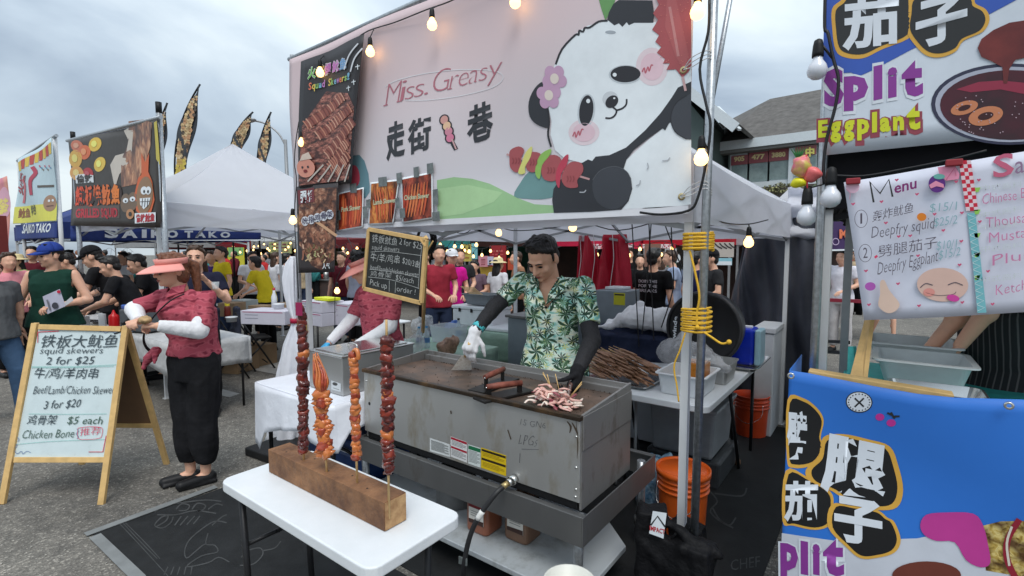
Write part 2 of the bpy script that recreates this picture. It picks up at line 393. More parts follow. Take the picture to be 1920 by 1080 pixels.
# ---------- mats on the ground under the stall
M_mat=mat('black_rubber_mat',(.017,.018,.019),.7,var=.3,vscale=6,bump=.2,bscale=60,spec=.25)
M_matline=mat('raised_grey_mat_line',(.055,.057,.058),.7,var=.3,vscale=10,spec=.25)
M_mattape=mat('grey_mat_tape',(.19,.20,.20),.6,var=.15,vscale=8)
t=thing('floor_mat','black rubber floor mat with embossed drawing and grey taped edges under the small table','mat',(-2.5,.9,0))
A_,B_=gz(183,1000,0),gz(408,918,0)
mb=MB();mb.box2((A_.x,.775,.001),(-1.25,1.62,.007));mb.build('mat_sheet',M_mat,t)
pr=Print(lambda x,y,L:gz(x,y,.0075+L),.0008,zoom=(140,860,.25))
M_ml=M_matline
for q in([(340,490),(500,660),(700,880)],[(380,480),(520,620),(640,750)],[(360,480),(510,640),(620,750)]):pr.line(q,7,M_ml)
for q in([(1140,480),(1050,470),(950,530),(860,610),(825,690),(840,745),(900,700),(960,650),(990,640)],[(1000,560),(985,640),(1050,650),(1070,700),(950,730),(840,810),(1000,780),(1080,740),(1160,775)],[(1240,800),(1340,790),(1410,720),(1390,670),(1300,690),(1250,740)],[(1410,690),(1500,670),(1545,620)],[(610,510),(680,470),(700,430),(650,440),(600,500),(660,520),(720,480),(740,435)],[(750,500),(800,430)],[(790,500),(850,430)],[(840,495),(900,430)],[(890,490),(940,430)],[(600,400),(680,350),(800,330),(980,310),(1100,320)],[(620,420),(760,420),(900,390),(1060,410)],[(760,380),(800,340),(860,350),(840,385),(780,390)],[(880,380),(920,335),(980,350),(960,385),(900,390)],[(1000,380),(1060,340),(1110,350)],[(1030,500),(1100,440),(1140,420)]):pr.line(q,9,M_ml)
for i in range(5):pr.line([(700+i*45,810),(670+i*50,870)],9,M_ml,smooth=0)
pr.build('embossed_drawing',t)
for a,b in(((160,1002),(405,912)),((178,1004),(262,1085))):
 p,q=gz(*a,.011),gz(*b,.011);mb=MB();mb.bar(p,q,.055,.003,(0,0,1));mb.build('edge_tape',M_mattape,t)
t=thing('floor_mat','black rubber floor mat with faint embossed lettering on the ground right of the griddle','mat',(-.9,3,0))
mb=MB();mb.box2((-3.2,1.66,.0005),(-.42,5.2,.006));mb.build('mat_sheet',M_mat,t)
pr=Print(lambda x,y,L:gz(x,y,.0065+L),.0008)
for q in([(1330,920),(1345,940),(1332,960),(1365,985),(1380,970)],[(1340,925),(1390,930),(1400,915)],[(1335,950),(1350,975),(1375,990)]):pr.line(q,3,M_ml)
pr.text('CHEF',(1370,1070),(1425,1062),20,M_ml);pr.build('embossed_drawing',t)
# ---------- pop-up tents
def tent(u0,u1,v0,v1,eave,apex,val,label,leg=M_white_leg,can=M_canopy,trim=None,sag=.07,legs=(1,1,1,1),trussm=None,group=None,wl=.036,hi=True):
 cx,cy=(u0+u1)/2,(v0+v1)/2
 t=thing('canopy_tent',label,'tent',(cx,cy,0),group)
 C=[(u0,v0),(u1,v0),(u1,v1),(u0,v1)];mb=MB()
 for k in range(4):
  a,b=C[k],C[(k+1)%4]
  def fn(s,q,a=a,b=b):
   x=a[0]+(b[0]-a[0])*s;y=a[1]+(b[1]-a[1])*s
   z=eave+(apex-eave)*q-sag*math.sin(PI*q)*(1+.3*math.sin(PI*s))-.03*math.sin(PI*s)*(1-q)+.006*math.sin(s*23+q*9)
   return(x+(cx-x)*q,y+(cy-y)*q,z)
  mb.grid(fn,14 if hi else 6,10 if hi else 4)
  nx,ny=(b[1]-a[1]),-(b[0]-a[0]);l=math.hypot(nx,ny);nx,ny=nx/l,ny/l
  def fv(s,q,a=a,b=b,nx=nx,ny=ny):
   x=a[0]+(b[0]-a[0])*s;y=a[1]+(b[1]-a[1])*s;w=.012*math.sin(s*26)*q*math.sin(PI*s)+.004
   return(x+nx*w,y+ny*w,eave-.03*math.sin(PI*s)*(1-q)-val*q)
  mb.grid(fv,24 if hi else 8,3)
 mb.build('canopy',can,t)
 for k,p in enumerate(C):
  if legs[k]:
   sx=1 if p[0]<cx else-1;sy=1 if p[1]<cy else-1
   mb=MB();mb.box2((p[0]+sx*.005,p[1]+sy*.005,0),(p[0]+sx*(.005+wl),p[1]+sy*(.005+wl),eave-.02));mb.box2((p[0]-sx*.01,p[1]-sy*.01,0),(p[0]+sx*.06,p[1]+sy*.06,.006));mb.build('leg',leg,t)
 tm=trussm or leg
 for k in range(4):
  a,b=C[k],C[(k+1)%4];ins=lambda p:(p[0]+(cx-p[0])*.02,p[1]+(cy-p[1])*.02)
  a,b=ins(a),ins(b);mid=((a[0]+b[0])/2,(a[1]+b[1])/2);mb=MB();h0,h1=eave-.04,eave-.33
  for p,q in((a,mid),(mid,b)):mb.bar((*p,h0),(*q,h1),.014,.026);mb.bar((*p,h1),(*q,h0),.014,.026)
  mb.build('truss_bar',tm,t)
  if hi:
   mb=MB();c=(cx,cy);mb.bar((*mid,h0),(*c,h1+.35),.014,.026);mb.bar((*mid,h1),(*c,h0+.35),.014,.026);mb.build('truss_bar',tm,t)
 mb=MB();mb.tube([(cx,cy,eave-.1),(cx,cy,apex-.02)],.016,8);mb.box((cx,cy,eave-.08),(.08,.08,.06));mb.build('centre_pole',tm,t)
 return t
T1=tent(-3.93,-.70,2.32,5.34,2.10,3.35,.31,'large white pop-up tent over the skewer stall, behind the pink banner',trussm=M_grey_leg)
def bulb(parent,p,lit=True,s=1.0):
 x,y,z=p;mb=MB();mb.lathe((x,y,z),[(.004*s,.065*s),(.012*s,.06*s),(.015*s,.045*s),(.017*s,.02*s),(.017*s,.008*s),(.0,.008*s)],10)
 k=mb.build('bulb_socket',M_black,parent)
 mb=MB();mb.lathe((x,y,z),[(.013*s,.008*s),(.015*s,-.002*s),(.026*s,-.018*s),(.030*s,-.034*s),(.026*s,-.05*s),(.015*s,-.06*s),(.001,-.063*s)],14)
 mb.build('bulb',M_bulb_on if lit else M_bulb_off,parent);return k
def sagline(a,b,sag,n=12):
 a,b=Vector(a),Vector(b);return[a.lerp(b,i/n)-Vector((0,0,sag*4*(i/n)*(1-i/n)))for i in range(n+1)]
t=thing('pipe_frame','galvanised pipe frame holding up the pink banner, its right pole lashed to the tent leg','frame',(-2.3,2.27,0))
mb=MB();mb.tube([(-.645,2.275,.28),(-.615,2.275,3.6)],.019,12);mb.build('upright_pole',M_galv,t)
mb=MB();mb.tube([(-3.945,2.275,0),(-3.935,2.275,3.26)],.019,12);mb.build('upright_pole',M_galv,t)
mb=MB();mb.tube([(-3.98,2.272,3.235),(-.55,2.272,3.26)],.017,12);mb.build('top_rail',M_galv,t)
mb=MB();mb.tube([(-.635,2.27,2.2),(-.60,2.7,3.3)],.012,8);mb.build('brace',M_galv,t)
for i,(z0,z1)in enumerate(((1.66,1.74),(1.29,1.40))):
 tr=thing('rope_lashing',['upper','lower'][i]+' coil of yellow rope lashing the galvanised pole to the white tent leg','rope',(-.68,2.3,z0),'yellow rope lashings')
 mb=MB();pts=[]
 nT=10
 for k in range(nT*14+1):
  a=2*PI*k/14;z=z0+(z1-z0)*(k/(nT*14))+.006*math.sin(a*.5+i)
  pts.append((-.668+.062*math.cos(a)+.003*math.sin(3*a),2.303+.062*math.sin(a),z))
 mb.tube(pts,.0055,5);mb.build('coil',M_rope,tr)
 mb=MB();x=-.70 if i==0 else-.62
 if i==0:q=[(-.69,2.25,z0),(-.66,2.24,z0-.1),(-.64,2.24,z0-.2),(-.65,2.243,z0-.28),(-.645,2.24,z0-.34)]
 else:q=[(-.62,2.25,z0+.01),(-.58,2.24,z0-.01),(-.54,2.235,z0-.03),(-.51,2.235,z0-.02)]
 mb.tube(catmull(q,5,False),.005,6);mb.sph(q[-1],.011,8,6);mb.build('loose_end',M_rope,tr)
 if i==1:
  mb=MB();q=[(-.70,2.25,z0),(-.72,2.243,z0-.08),(-.745,2.243,z0-.16),(-.73,2.243,z0-.25),(-.72,2.243,z0-.32)];mb.tube(catmull(q,5,False),.004,6);mb.build('loose_end',M_rope,tr)
  # ---------- the pink banner
def warpB(p):
 e=min(1,max(0,(-.70-p[0])/.3))*min(1,max(0,(p[2]-1.86)/.2))
 return Vector((p[0],p[1]+e*(.010*math.sin(p[0]*5.1+p[2]*2.0)+.006*math.sin(p[0]*2.3-p[2]*6.3)),p[2]))
def grad_print(name,stops,axis=2,lo=0,hi=1,rough=.5):
 m=mat(name,stops[0][1],rough,var=0);t=m.node_tree;L=t.links.new;tc=t.nodes.new('ShaderNodeTexCoord');s=t.nodes.new('ShaderNodeSeparateXYZ');L(tc.outputs['Object'],s.inputs[0])
 mr=t.nodes.new('ShaderNodeMapRange');mr.inputs[1].default_value=lo;mr.inputs[2].default_value=hi
 n=t.nodes.new('ShaderNodeTexNoise');n.inputs['Scale'].default_value=1.2;L(tc.outputs['Object'],n.inputs['Vector'])
 a=t.nodes.new('ShaderNodeMath');a.operation='MULTIPLY_ADD';L(n.outputs[0],a.inputs[0]);a.inputs[1].default_value=.5;L(s.outputs[axis],a.inputs[2]);L(a.outputs[0],mr.inputs[0])
 r=t.nodes.new('ShaderNodeValToRGB');L(mr.outputs[0],r.inputs[0]);e=r.color_ramp.elements
 e[0].position,e[0].color=stops[0][0],(*stops[0][1],1);e[1].position,e[1].color=stops[-1][0],(*stops[-1][1],1)
 for q,c in stops[1:-1]:x=e.new(q);x.color=(*c,1)
 L(r.outputs[0],t.nodes['Principled BSDF'].inputs['Base Color']);return m
BV=2.25
TB=thing('vinyl_banner','large pink vinyl banner with a cartoon panda hung across the stall front','banner',(-2.3,BV,1.86))
m_pink=grad_print('pink_banner_vinyl',[(0,hexc(222,220,226)),(.38,hexc(222,212,216)),(.7,hexc(222,202,205)),(1,hexc(216,194,197))],2,.35,1.6)
translucent(m_pink,.12,(.7,.55,.55))
x0,x1,z0,z1=-3.93,-.70,1.855,3.215
mb=MB();mb.grid(lambda a,b:warpB((x0+(x1-x0)*a,BV,z0+(z1-z0)*b)),60,28);mb.build('cloth',m_pink,TB,solid=.0012)
hem=MB();hem.grid(lambda a,b:warpB((x0+(x1-x0)*a,BV-.003,z0-.03+.035*b)),60,1);hem.build('white_hem',mat('white_vinyl_hem',(.72,.72,.76),.5,var=.03),TB)
P=Print(Pv(BV),.0006,.06,warpB,(680,0,.40738))
DK=flat(52,54,60);DK2=flat(68,71,78);WH=flat(232,238,242,.5,.95);PK=flat(228,186,198);MT=flat(176,88,92);MT2=flat(150,70,74);OUT=flat(44,44,50)
P.poly([(345,830),(420,815),(500,822),(580,845),(650,880),(720,915),(790,940),(875,945),(890,985),(600,1000),(345,1012)],flat(160,200,148),1)
P.poly([(345,870),(480,850),(640,885),(600,930),(460,985),(345,1000)],flat(176,212,160),2)
P.poly([(693,902),(720,840),(760,790),(840,765),(900,800),(900,890),(840,915),(760,915)],flat(112,152,152),2,smooth=3)
P.poly([(1090,0),(1165,0),(1150,40),(1120,96),(1104,50)],flat(108,158,96),2)
P.poly([(-60,716),(-20,712),(5,740),(25,800),(32,880),(10,911),(-60,905)],flat(108,146,158),2)
P.poly([(-60,770),(-36,762),(-20,790),(-16,830),(-30,857),(-60,850)],flat(188,70,90),3,smooth=3)
P.poly([(1512,290),(1420,560),(1320,640),(1220,735),(1100,770),(1180,900),(1190,965),(1350,958),(1480,945),(1512,940)],WH,3)
P.poly([(870,560),(858,500),(866,400),(890,300),(930,220),(985,160),(1040,122),(1130,97),(1230,100),(1345,100),(1420,150),(1500,230),(1512,330),(1480,400),(1420,470),(1370,530),(1300,610),(1210,690),(1120,735),(1010,750),(930,730),(885,690),(864,620)],WH,4)
P.poly([(838,378),(795,408),(765,470),(768,535),(800,572),(855,588),(862,540),(850,480),(870,420)],DK,5,smooth=3)
P.poly([(1128,92),(1135,60),(1155,20),(1180,0),(1332,0),(1340,60),(1336,103),(1250,104),(1225,116),(1215,102),(1196,124),(1180,108),(1160,118)],DK,5)
P.line([(895,300),(925,230),(985,165),(1000,165),(1003,145),(1020,150),(1028,132),(1050,130),(1090,102),(1130,97)],9,OUT,6,smooth=3)
P.line([(852,500),(858,560),(852,620),(866,675)],9,OUT,6)
P.poly([(1512,375),(1450,402),(1420,450),(1370,520),(1300,600),(1215,680),(1140,715),(1075,722),(1060,742),(1040,735),(1010,752),(960,800),(905,830),(878,870),(872,920),(880,980),(1050,975),(1190,965),(1225,925),(1243,870),(1238,820),(1205,778),(1218,735),(1250,690),(1310,640),(1380,590),(1392,600),(1410,565),(1512,520)],DK,6)
P.poly([(1512,430),(1460,455),(1425,500),(1415,560),(1440,610),(1485,640),(1512,642)],DK2,7,smooth=0)
P.line([(1490,440),(1440,475),(1417,540),(1437,605),(1490,640)],4,OUT,8)
P.poly([(1060,850),(1090,790),(1160,765),(1220,790),(1242,860),(1215,930),(1150,965),(1080,930)],DK2,7,smooth=3)
P.line([(1062,830),(1100,785),(1170,768),(1225,798),(1240,860)],3,flat(92,94,100),8)
for a in((1310,780,1312,750),(1380,740,1415,725),(1260,855,1280,830),(1030,875,1000,885)):P.line([(a[0],a[1]),((a[0]+a[2])/2+6,(a[1]+a[3])/2+5),(a[2],a[3])],5,flat(188,192,198),8)
for cx,cy,rx,ry in((1020,610,72,60),(1330,305,74,88)):
 P.ell(cx,cy,rx,ry,flat(236,218,224),5);P.ell(cx,cy,rx*.72,ry*.72,flat(234,202,212),6)
for k in((968,628),(1284,330)):
 P.line([(k[0],k[1]),(k[0]+10,k[1]-20),(k[0]+15,k[1]+5),(k[0]+27,k[1]-25),(k[0]+32,k[1]-4),(k[0]+42,k[1]-32),(k[0]+50,k[1]-30)],6,flat(196,104,118),7)
P.ell(1031,512,40,80,flat(205,212,218),5,.12);P.ell(1031,510,32,71,OUT,6,.12);P.ell(1040,466,9,10,WH,8)
P.ell(1209,342,76,44,flat(205,212,218),5,-.05);P.ell(1209,340,68,38,OUT,6,-.05);P.ell(1160,344,9,9,WH,8)
P.ell(1140,455,36,34,flat(210,215,220),5,-.5);P.ell(1147,468,33,25,OUT,6,-.8);P.ell(1158,452,5,4,WH,7)
P.line([(1150,492),(1168,508),(1162,530),(1142,544),(1118,543)],8,OUT,6);P.line([(1168,508),(1195,498),(1212,480),(1214,455)],8,OUT,6);P.ell(1143,150,24,8,flat(170,178,186),5)
for cx,cy,a0 in((888,365,.3),(860,440,.9)):
 for k in range(5):
  a=a0+2*PI*k/5;P.ell(cx+33*math.cos(a),cy+37*math.sin(a),25,29,flat(204,164,194),7+(cy>400))
 P.ell(cx,cy,20,24,flat(236,222,212),9)
zig=[]
L_=[(1345,-20),(1362,20),(1335,60),(1358,90),(1330,135),(1362,160),(1345,190),(1372,215),(1352,240),(1390,270),(1380,290),(1412,290),(1396,320),(1440,318),(1470,356),(1500,330),(1512,300),(1512,-20)]
P.poly(L_,MT,8);P.poly([(1400,-10),(1440,-10),(1500,250),(1480,320),(1440,260),(1390,120)],flat(186,100,102),9);P.line([(1412,30),(1452,258)],13,flat(206,140,140),10,smooth=0)
P.line([(1472,352),(1486,418)],12,flat(208,170,170),9,smooth=0)
rr=random.Random(5)
for i in range(34):P.ell(rr.uniform(1370,1500),rr.uniform(5,300),3,2,flat(214,130,120),11,n=6)
P.line([(655,708),(1048,826)],9,flat(206,160,160),7,smooth=0)
def chunk(pts,c,l):P.poly(pts,c,l,smooth=3)
chunk([(672,690),(712,672),(738,690),(722,730),(728,770),(700,792),(672,770),(668,725)],MT,8)
chunk([(745,700),(775,672),(768,720),(742,765),(740,796),(708,795),(728,740)],flat(226,222,128),9)
chunk([(762,700),(812,704),(815,735),(788,790),(750,780),(748,740)],MT,8)
chunk([(820,706),(865,685),(858,715),(822,760),(812,822),(790,800),(796,750)],flat(150,196,96),9)
chunk([(835,728),(880,712),(915,735),(908,790),(885,832),(835,826),(818,785)],MT,8)
chunk([(925,725),(948,712),(940,760),(915,800),(905,866),(888,830),(895,775)],flat(196,66,88),10)
chunk([(935,770),(965,745),(1010,752),(1018,790),(990,830),(992,862),(940,862),(915,822)],MT,9)
for cx,cy in((695,740),(778,748),(862,785),(955,825)):
 for k in range(3):P.line([(cx-14+k*14,cy+12),(cx-8+k*14,cy),(cx-12+k*14,cy-16)],4,MT2,11)
P.line([(105,400),(160,370),(300,335),(450,318),(600,325),(648,355),(600,400),(450,440),(300,462),(200,462)],4,flat(232,228,232),2)
m_nm=flat(186,112,126)
nm=[('M',105,168),('i',172,192),('s',196,234),('s',238,278),('.',284,300),('G',316,388),('r',396,430),('e',434,478),('a',482,526),('s',530,566),('y',572,634)]
hs=dict(M=96,i=92,s=58,G=104,r=60,e=60,a=60,y=62);hs['.']=12
for ch,a,b in nm:
 yb=lambda x:487-(x-105)*.262
 P.text(ch,(a,yb(a)),(b,yb(b)),hs[ch],m_nm,3,bold=-.022,slant=.16,res=4)
 if ch in 'Mri':
  for x in((a,b)if ch=='M' else(a,)):P.line([(x-9,yb(x)),(x+12,yb(x)-5)],5,m_nm,3,smooth=0)
P.text('走',(112,722),(202,695),150,DK,3,bold=.038);P.text('街',(216,700),(320,668),140,DK,3,bold=.034);P.text('巷',(478,655),(596,612),160,DK,3,bold=.034)
P.line([(388,560),(398,620),(430,688)],20,OUT,3);P.line([(412,640),(430,686)],7,flat(214,170,170),5)
for cx,cy,c in((378,552,(214,158,150)),(390,580,(236,196,160)),(398,605,(214,140,160)),(404,635,(222,130,160))):
 P.ell(cx,cy,22,26,OUT,3,.4);P.ell(cx,cy,16,20,flat(*c),4,.4)
P.build('panda_print',TB)
for x_,z_ in((-.73,1.9),(-.735,2.45),(-.76,3.17)):
 mb=MB();mb.lathe((x_,BV-.004,z_),[(.008,-.003),(.016,-.003),(.016,.002),(.008,.002),(.008,-.003)],14,axis='y');mb.build('eyelet',mat('brass',(.6,.48,.25),.3,.9,var=0),TB)
 mb=MB()
 for k in range(3):mb.tube(catmull([(x_,BV-.006,z_),(x_+.04,BV-.02,z_+.02*k),(-.63,BV,z_+.03+.015*k),(-.61,BV+.03,z_+.01*k)],4,False),.0022,5)
 mb.build('cord_tie',mat('white_cord',(.6,.6,.6),.8,var=.1),TB)
m_sq=photo_print('grilled_squid_print',[hexc(50,32,32),hexc(128,70,60),hexc(176,110,94),hexc(214,160,138)],14,.75,3)
m_ch=photo_print('grilled_chicken_print',[hexc(60,38,30),hexc(130,80,58),hexc(176,122,92),hexc(216,176,146)],12,-.5,1.6)
PVv=BV-.055
def wp(p):return Vector((p[0],p[1]-.012*math.sin((p[2]-2)*3.0)+.01*math.sin(p[0]*9),p[2]))
def poster(label,corners,base,v,name='poster',warp=None,cat='poster',border=None):
 pts=[gv(*c,v)for c in corners];c=sum(pts,Vector())/4;t=thing(name,label,cat,(c.x,c.y,c.z));a,b,d,e_=pts
 mb=MB();f=lambda s,q:(a.lerp(b,s)).lerp(e_.lerp(d,s),q)
 mb.grid((lambda s,q:warp(f(s,q)))if warp else f,12,14);mb.build('sheet',base,t,solid=.0015);return t
t=poster('tall dark poster of grilled squid skewers at the left end of the pink banner',[(566,116),(684,64),(662,344),(563,352)],flat(46,44,48),PVv,warp=wp)
Z4=(540,60,.4444)
P=Print(Pv(PVv),.002,.15,wp,Z4)
P.poly([(52,650),(70,400),(160,250),(260,260),(290,320),(262,622),(60,648)],m_sq,1)
rr=random.Random(11)
for(a,b,c,d)in((85,395,235,275),(130,440,270,325),(165,520,285,380),(175,570,262,460),(200,600,262,520)):
 P.line([(a,b),((a+c)/2,(b+d)/2+5),(c,d)],34,flat(150,86,74),2)
 for k in range(14):
  f_=k/13;x=a+(c-a)*f_;y=b+(d-b)*f_
  P.line([(x-12,y-14-rr.random()*8),(x+2,y),(x+10,y+14+rr.random()*6)],5,flat(*rr.choice([(214,160,136),(196,132,108),(120,58,50)])),3,smooth=2)
for k in range(5):P.line([(90+k*38,632),(150+k*30,560)],6,flat(200,190,180),4,smooth=0)
for(s_,a,b,c,m_)in(('火',86,118,196,(120,190,90)),('辣',120,150,186,(230,196,90)),('爆',150,180,178,(196,120,190)),('鱿',182,214,168,(210,130,200)),('鱼',216,250,158,(120,170,220))):
 P.text(s_,(a,c),(b,c-8),46,flat(230,230,230),3,bold=.06);P.text(s_,(a+1,c),(b-1,c-8),44,flat(*m_),4,bold=.02)
cols=[(230,120,90),(230,200,90),(150,200,110),(120,180,210),(196,130,200)]
for i,ch in enumerate('Squid Skewers!'):
 if ch!=' ':P.text(ch,(92+i*12.6,246-i*3.2),(103+i*12.6,243-i*3.2),30 if ch in 'Sdk!' else 20,flat(*cols[i%5]),4,bold=.02)
P.ell(82,575,36,40,flat(222,150,130),5);P.ell(70,572,4,5,OUT,6);P.ell(92,570,4,5,OUT,6);P.ell(82,588,8,7,flat(130,40,40),6);P.poly([(60,545),(70,520),(95,508),(108,535),(85,540)],flat(225,205,190),6)
for a in((300,50,240,160),(318,70,270,170)):P.line([(a[0],a[1]),((a[0]+a[2])/2-8,(a[1]+a[3])/2-6),(a[2],a[3])],6,flat(220,222,228),4)
for a in((300,150),(262,240),(285,215)):P.line([(a[0]-9,a[1]),(a[0]+9,a[1]-5)],3,WH,4,smooth=0);P.line([(a[0],a[1]-11),(a[0]+2,a[1]+11)],3,WH,4,smooth=0)
P.build('squid_print',t)
t=poster('dark poster of grilled chicken frame under the tall squid poster',[(556,350),(634,343),(627,510),(560,512)],flat(52,46,48),PVv-.01)
P=Print(Pv(PVv-.01),.002,0,None,Z4)
P.poly([(45,700),(120,660),(205,655),(195,960),(140,1005),(100,985),(48,900)],m_ch,1)
P.poly([(40,668),(110,656),(112,716),(44,728)],flat(120,50,56),2);P.text('强',(52,716),(80,712),44,WH,3,bold=.035);P.text('推',(82,712),(108,708),42,WH,3,bold=.035)
for i,ch in enumerate('吮指鸡骨架'):
 P.ell(72+i*26,798-i*7,16,20,flat(225,228,235),3);P.text(ch,(60+i*26,810-i*7),(84+i*26,807-i*7),26,flat(60,55,90),4,bold=.01)
P.text('人气',(145,998),(176,996),22,WH,3,bold=.02);P.line([(120,800),(205,860)],12,flat(214,168,130),3,smooth=0)
for k in range(26):x=rr.uniform(55,185);y=rr.uniform(880,960);P.line([(x,y),(x+rr.uniform(-8,8),y+10),(x+rr.uniform(-12,12),y+16)],5,flat(*rr.choice([(190,190,130),(120,110,70),(220,190,150),(90,60,40)])),3,smooth=2)
for k in range(16):x=rr.uniform(60,190);y=rr.uniform(680,930);P.line([(x,y),(x+rr.uniform(-14,14),y+22),(x+rr.uniform(-18,18),y+40)],7,flat(*rr.choice([(216,176,150),(110,66,48),(160,104,80)])),2,smooth=2)
P.build('chicken_print',t)
m_f1=photo_print('red_skewer_print',[hexc(96,30,22),hexc(180,68,42),hexc(210,100,60),hexc(150,40,30)],20,.3,.35)
m_f2=photo_print('orange_skewer_print',[hexc(90,40,20),hexc(190,96,40),hexc(226,150,70),hexc(120,50,30)],18,.8,.5)
m_f3=photo_print('dark_red_skewer_print',[hexc(50,26,22),hexc(150,60,40),hexc(190,84,56),hexc(90,40,32)],20,-.8,.5)
def food(label,c4,m,txt,tapes,lines,v):
 t=poster(label,c4,WH,v);(ax,ay),(bx,by),(cx,cy),(dx,dy)=c4
 P=Print(Pv(v),.002);k=.05
 mid=((ax+bx+cx+dx)/4,(ay+by+cy+dy)/4);sh=[(x+(mid[0]-x)*.09,y+(mid[1]-y)*.07)for x,y in c4]
 P.poly(sh,m,1)
 A,B,C_,D_=[Vector((*q,0))for q in sh];r_=random.Random(len(label))
 for i in range(9):
  f=(i+.5)/9;p=A.lerp(B,f if lines==0 else f*.9+.05);q=D_.lerp(C_,f*.9+.05)
  if lines:q=D_.lerp(A,1-f)if False else D_.lerp(C_,min(1,max(0,f+lines)))
  p=p.lerp(q,.16)
  P.line([(p.x,p.y),((p.x+q.x)/2+1,(p.y+q.y)/2),(p.lerp(q,.9).x,p.lerp(q,.9).y)],3.6,flat(*r_.choice([(214,96,58),(190,66,44),(226,128,74),(140,44,34)])),2,taper=True)
 P.text(txt,(sh[0][0]+4,mid[1]+4),(sh[1][0]-4,mid[1]-1),9,flat(206,216,180),3,bold=.02)
 P.build('food_print',t)
 for i,(x,y,w,h)in enumerate(tapes):
  tt=Print(Pv(v-.006),.001);tt.poly([(x-w,y-h),(x+w,y-h-2),(x+w+1,y+h),(x-w+1,y+h+1)],M_tape,i);tt.build('duct_tape',t)
food('small photo poster of red skewers taped at the banner left corner, beside the chicken poster',[(634,362),(682,351),(680,426),(632,434)],m_f1,'Pork Skewer',[(662,353,6,8),(684,398,4,10),(634,404,4,8)],0,BV-.016)
food('small photo poster of orange lamb skewers, middle one of the three taped on the banner',[(694,342),(749,336),(737,420),(690,422)],m_f2,'Lamb Skewer',[(717,341,8,8),(748,334,5,9),(690,382,4,7),(745,381,4,9)],.3,BV-.016)
food('small photo poster of dark red beef skewers, rightmost of the three taped on the banner',[(751,334),(811,322),(812,410),(754,419)],m_f3,'Chicken Skewer',[(780,323,5,9),(806,316,6,9),(816,370,5,14),(817,406,7,8),(754,400,5,8)],-.25,BV-.016)
# ---------- chalkboard on its stand
CBV=2.10
t=thing('chalkboard','black chalkboard menu in a pale wood frame hung under the left of the pink banner','chalkboard',tuple(gv(745,500,CBV)))
c4=[(692,430),(799,450),(790,568),(683,541)]
def plane_pts(c4,v,off=0):return[gv(*c,v-off)for c in c4]
pts=plane_pts(c4,CBV);mb=MB();mb.prism(pts,(0,.012,0));mb.build('board',M_blackboard,t)
for i in range(4):
 mb=MB();a,b=pts[i],pts[(i+1)%4];mb.bar(a,b,.026,.02,(0,1,0));mb.build('frame_rail',M_wood,t,bevel=.002)
P=Print(Pv(CBV),.0015,zoom=(660,410,.16667))
for s_,a,b,h in(('铁板鱿鱼',(222,255),(505,300),88),('2 for $25',(530,285),(780,345),74),('squid skewers',(222,345),(530,372),52),('牛/羊/鸡串',(205,470),(530,505),92),('$20/3串',(565,500),(755,560),80),('beef/lamb/chicken skewer',(205,570),(745,660),56),('鸡骨架',(205,640),(440,665),56),('$5/each',(490,690),(690,730),62),('Pick up',(200,745),(390,790),66),('order !',(500,815),(710,855),62)):
 P.text(s_,a,b,h,M_chalk,2,bold=-.006,slant=.12,upv=(0,-1),jit=.05)
for q in([(210,375),(400,368),(780,415)],[(200,570),(480,600),(755,665)],[(180,655),(450,690),(755,785)],[(420,695),(418,820)],[(490,712),(485,835)],[(790,280),(765,500),(745,790)]):P.line(q,5,M_chalk,2)
P.build('chalk_writing',t)
mb=MB();a=gv(799,448,CBV+.03);mb.bar((a.x,a.y,a.z+.01),gv(793,622,2.95),.028,.02,(0,1,0));mb.build('support_post',M_wood,t,bevel=.002)
mb=MB();mb.bar(gv(786,447,CBV-.012),gv(797,462,CBV-.012),.008,.006,(0,1,0));mb.build('corner_brace',M_wood,t)
mb=MB();mb.bar(gv(812,452,CBV+.03),gv(801,470,CBV+.03),.008,.006,(0,1,0));mb.build('corner_brace',M_wood,t)
# ---------- strings of bulbs on our stall
def lstring(label,cable,bulbs,lit=True,s=1.0,r=.004,group='strings of round bulbs',drop=.05):
 t=thing('light_string',label,'string lights',tuple(cable[0]),group);mb=MB();mb.tube(cable,r,5);mb.build('cable',M_cable,t)
 for p in bulbs:
  p=Vector(p);near=min(cable,key=lambda q:(Vector(q)-p).length);mb=MB();mb.tube([near,p+Vector((0,0,.06*s))],r*.8,5);mb.build('drop_wire',M_cable,t);bulb(t,p,lit,s)
 return t
fv=BV-.075
B1=[gv(x,y,fv)for x,y in((600,128),(694,88),(810,36),(966,-8),(1308,8))]
cab=[gv(x,y,BV-.03)for x,y in((575,150),(570,118),(600,104),(650,84),(690,58),(740,42),(800,18),(840,4),(900,-22),(960,-30),(1060,-60),(1180,-70),(1300,-45),(1345,-60))]
lstring('black string of lit bulbs running along the top of the pink banner',catmull(cab,4,False),B1)
cab=[gv(x,y,BV-.03)for x,y in((573,130),(580,160),(560,230),(552,300),(556,340),(552,400),(556,480),(560,560))]
lstring('black string of lit bulbs hanging down the left pole of the pink banner',catmull(cab,4,False),[gv(566,260,fv),gv(549,406,fv)])
cab=[gv(x,y,2.22)for x,y in((1330,0),(1328,60),(1312,130),(1325,200),(1332,235),(1325,300),(1308,372),(1290,395),(1240,402),(1200,398))]
lstring('black string of lit bulbs looping down the right pole of the pink banner',catmull(cab,4,False),[gv(1315,283,2.2)],r=.006)
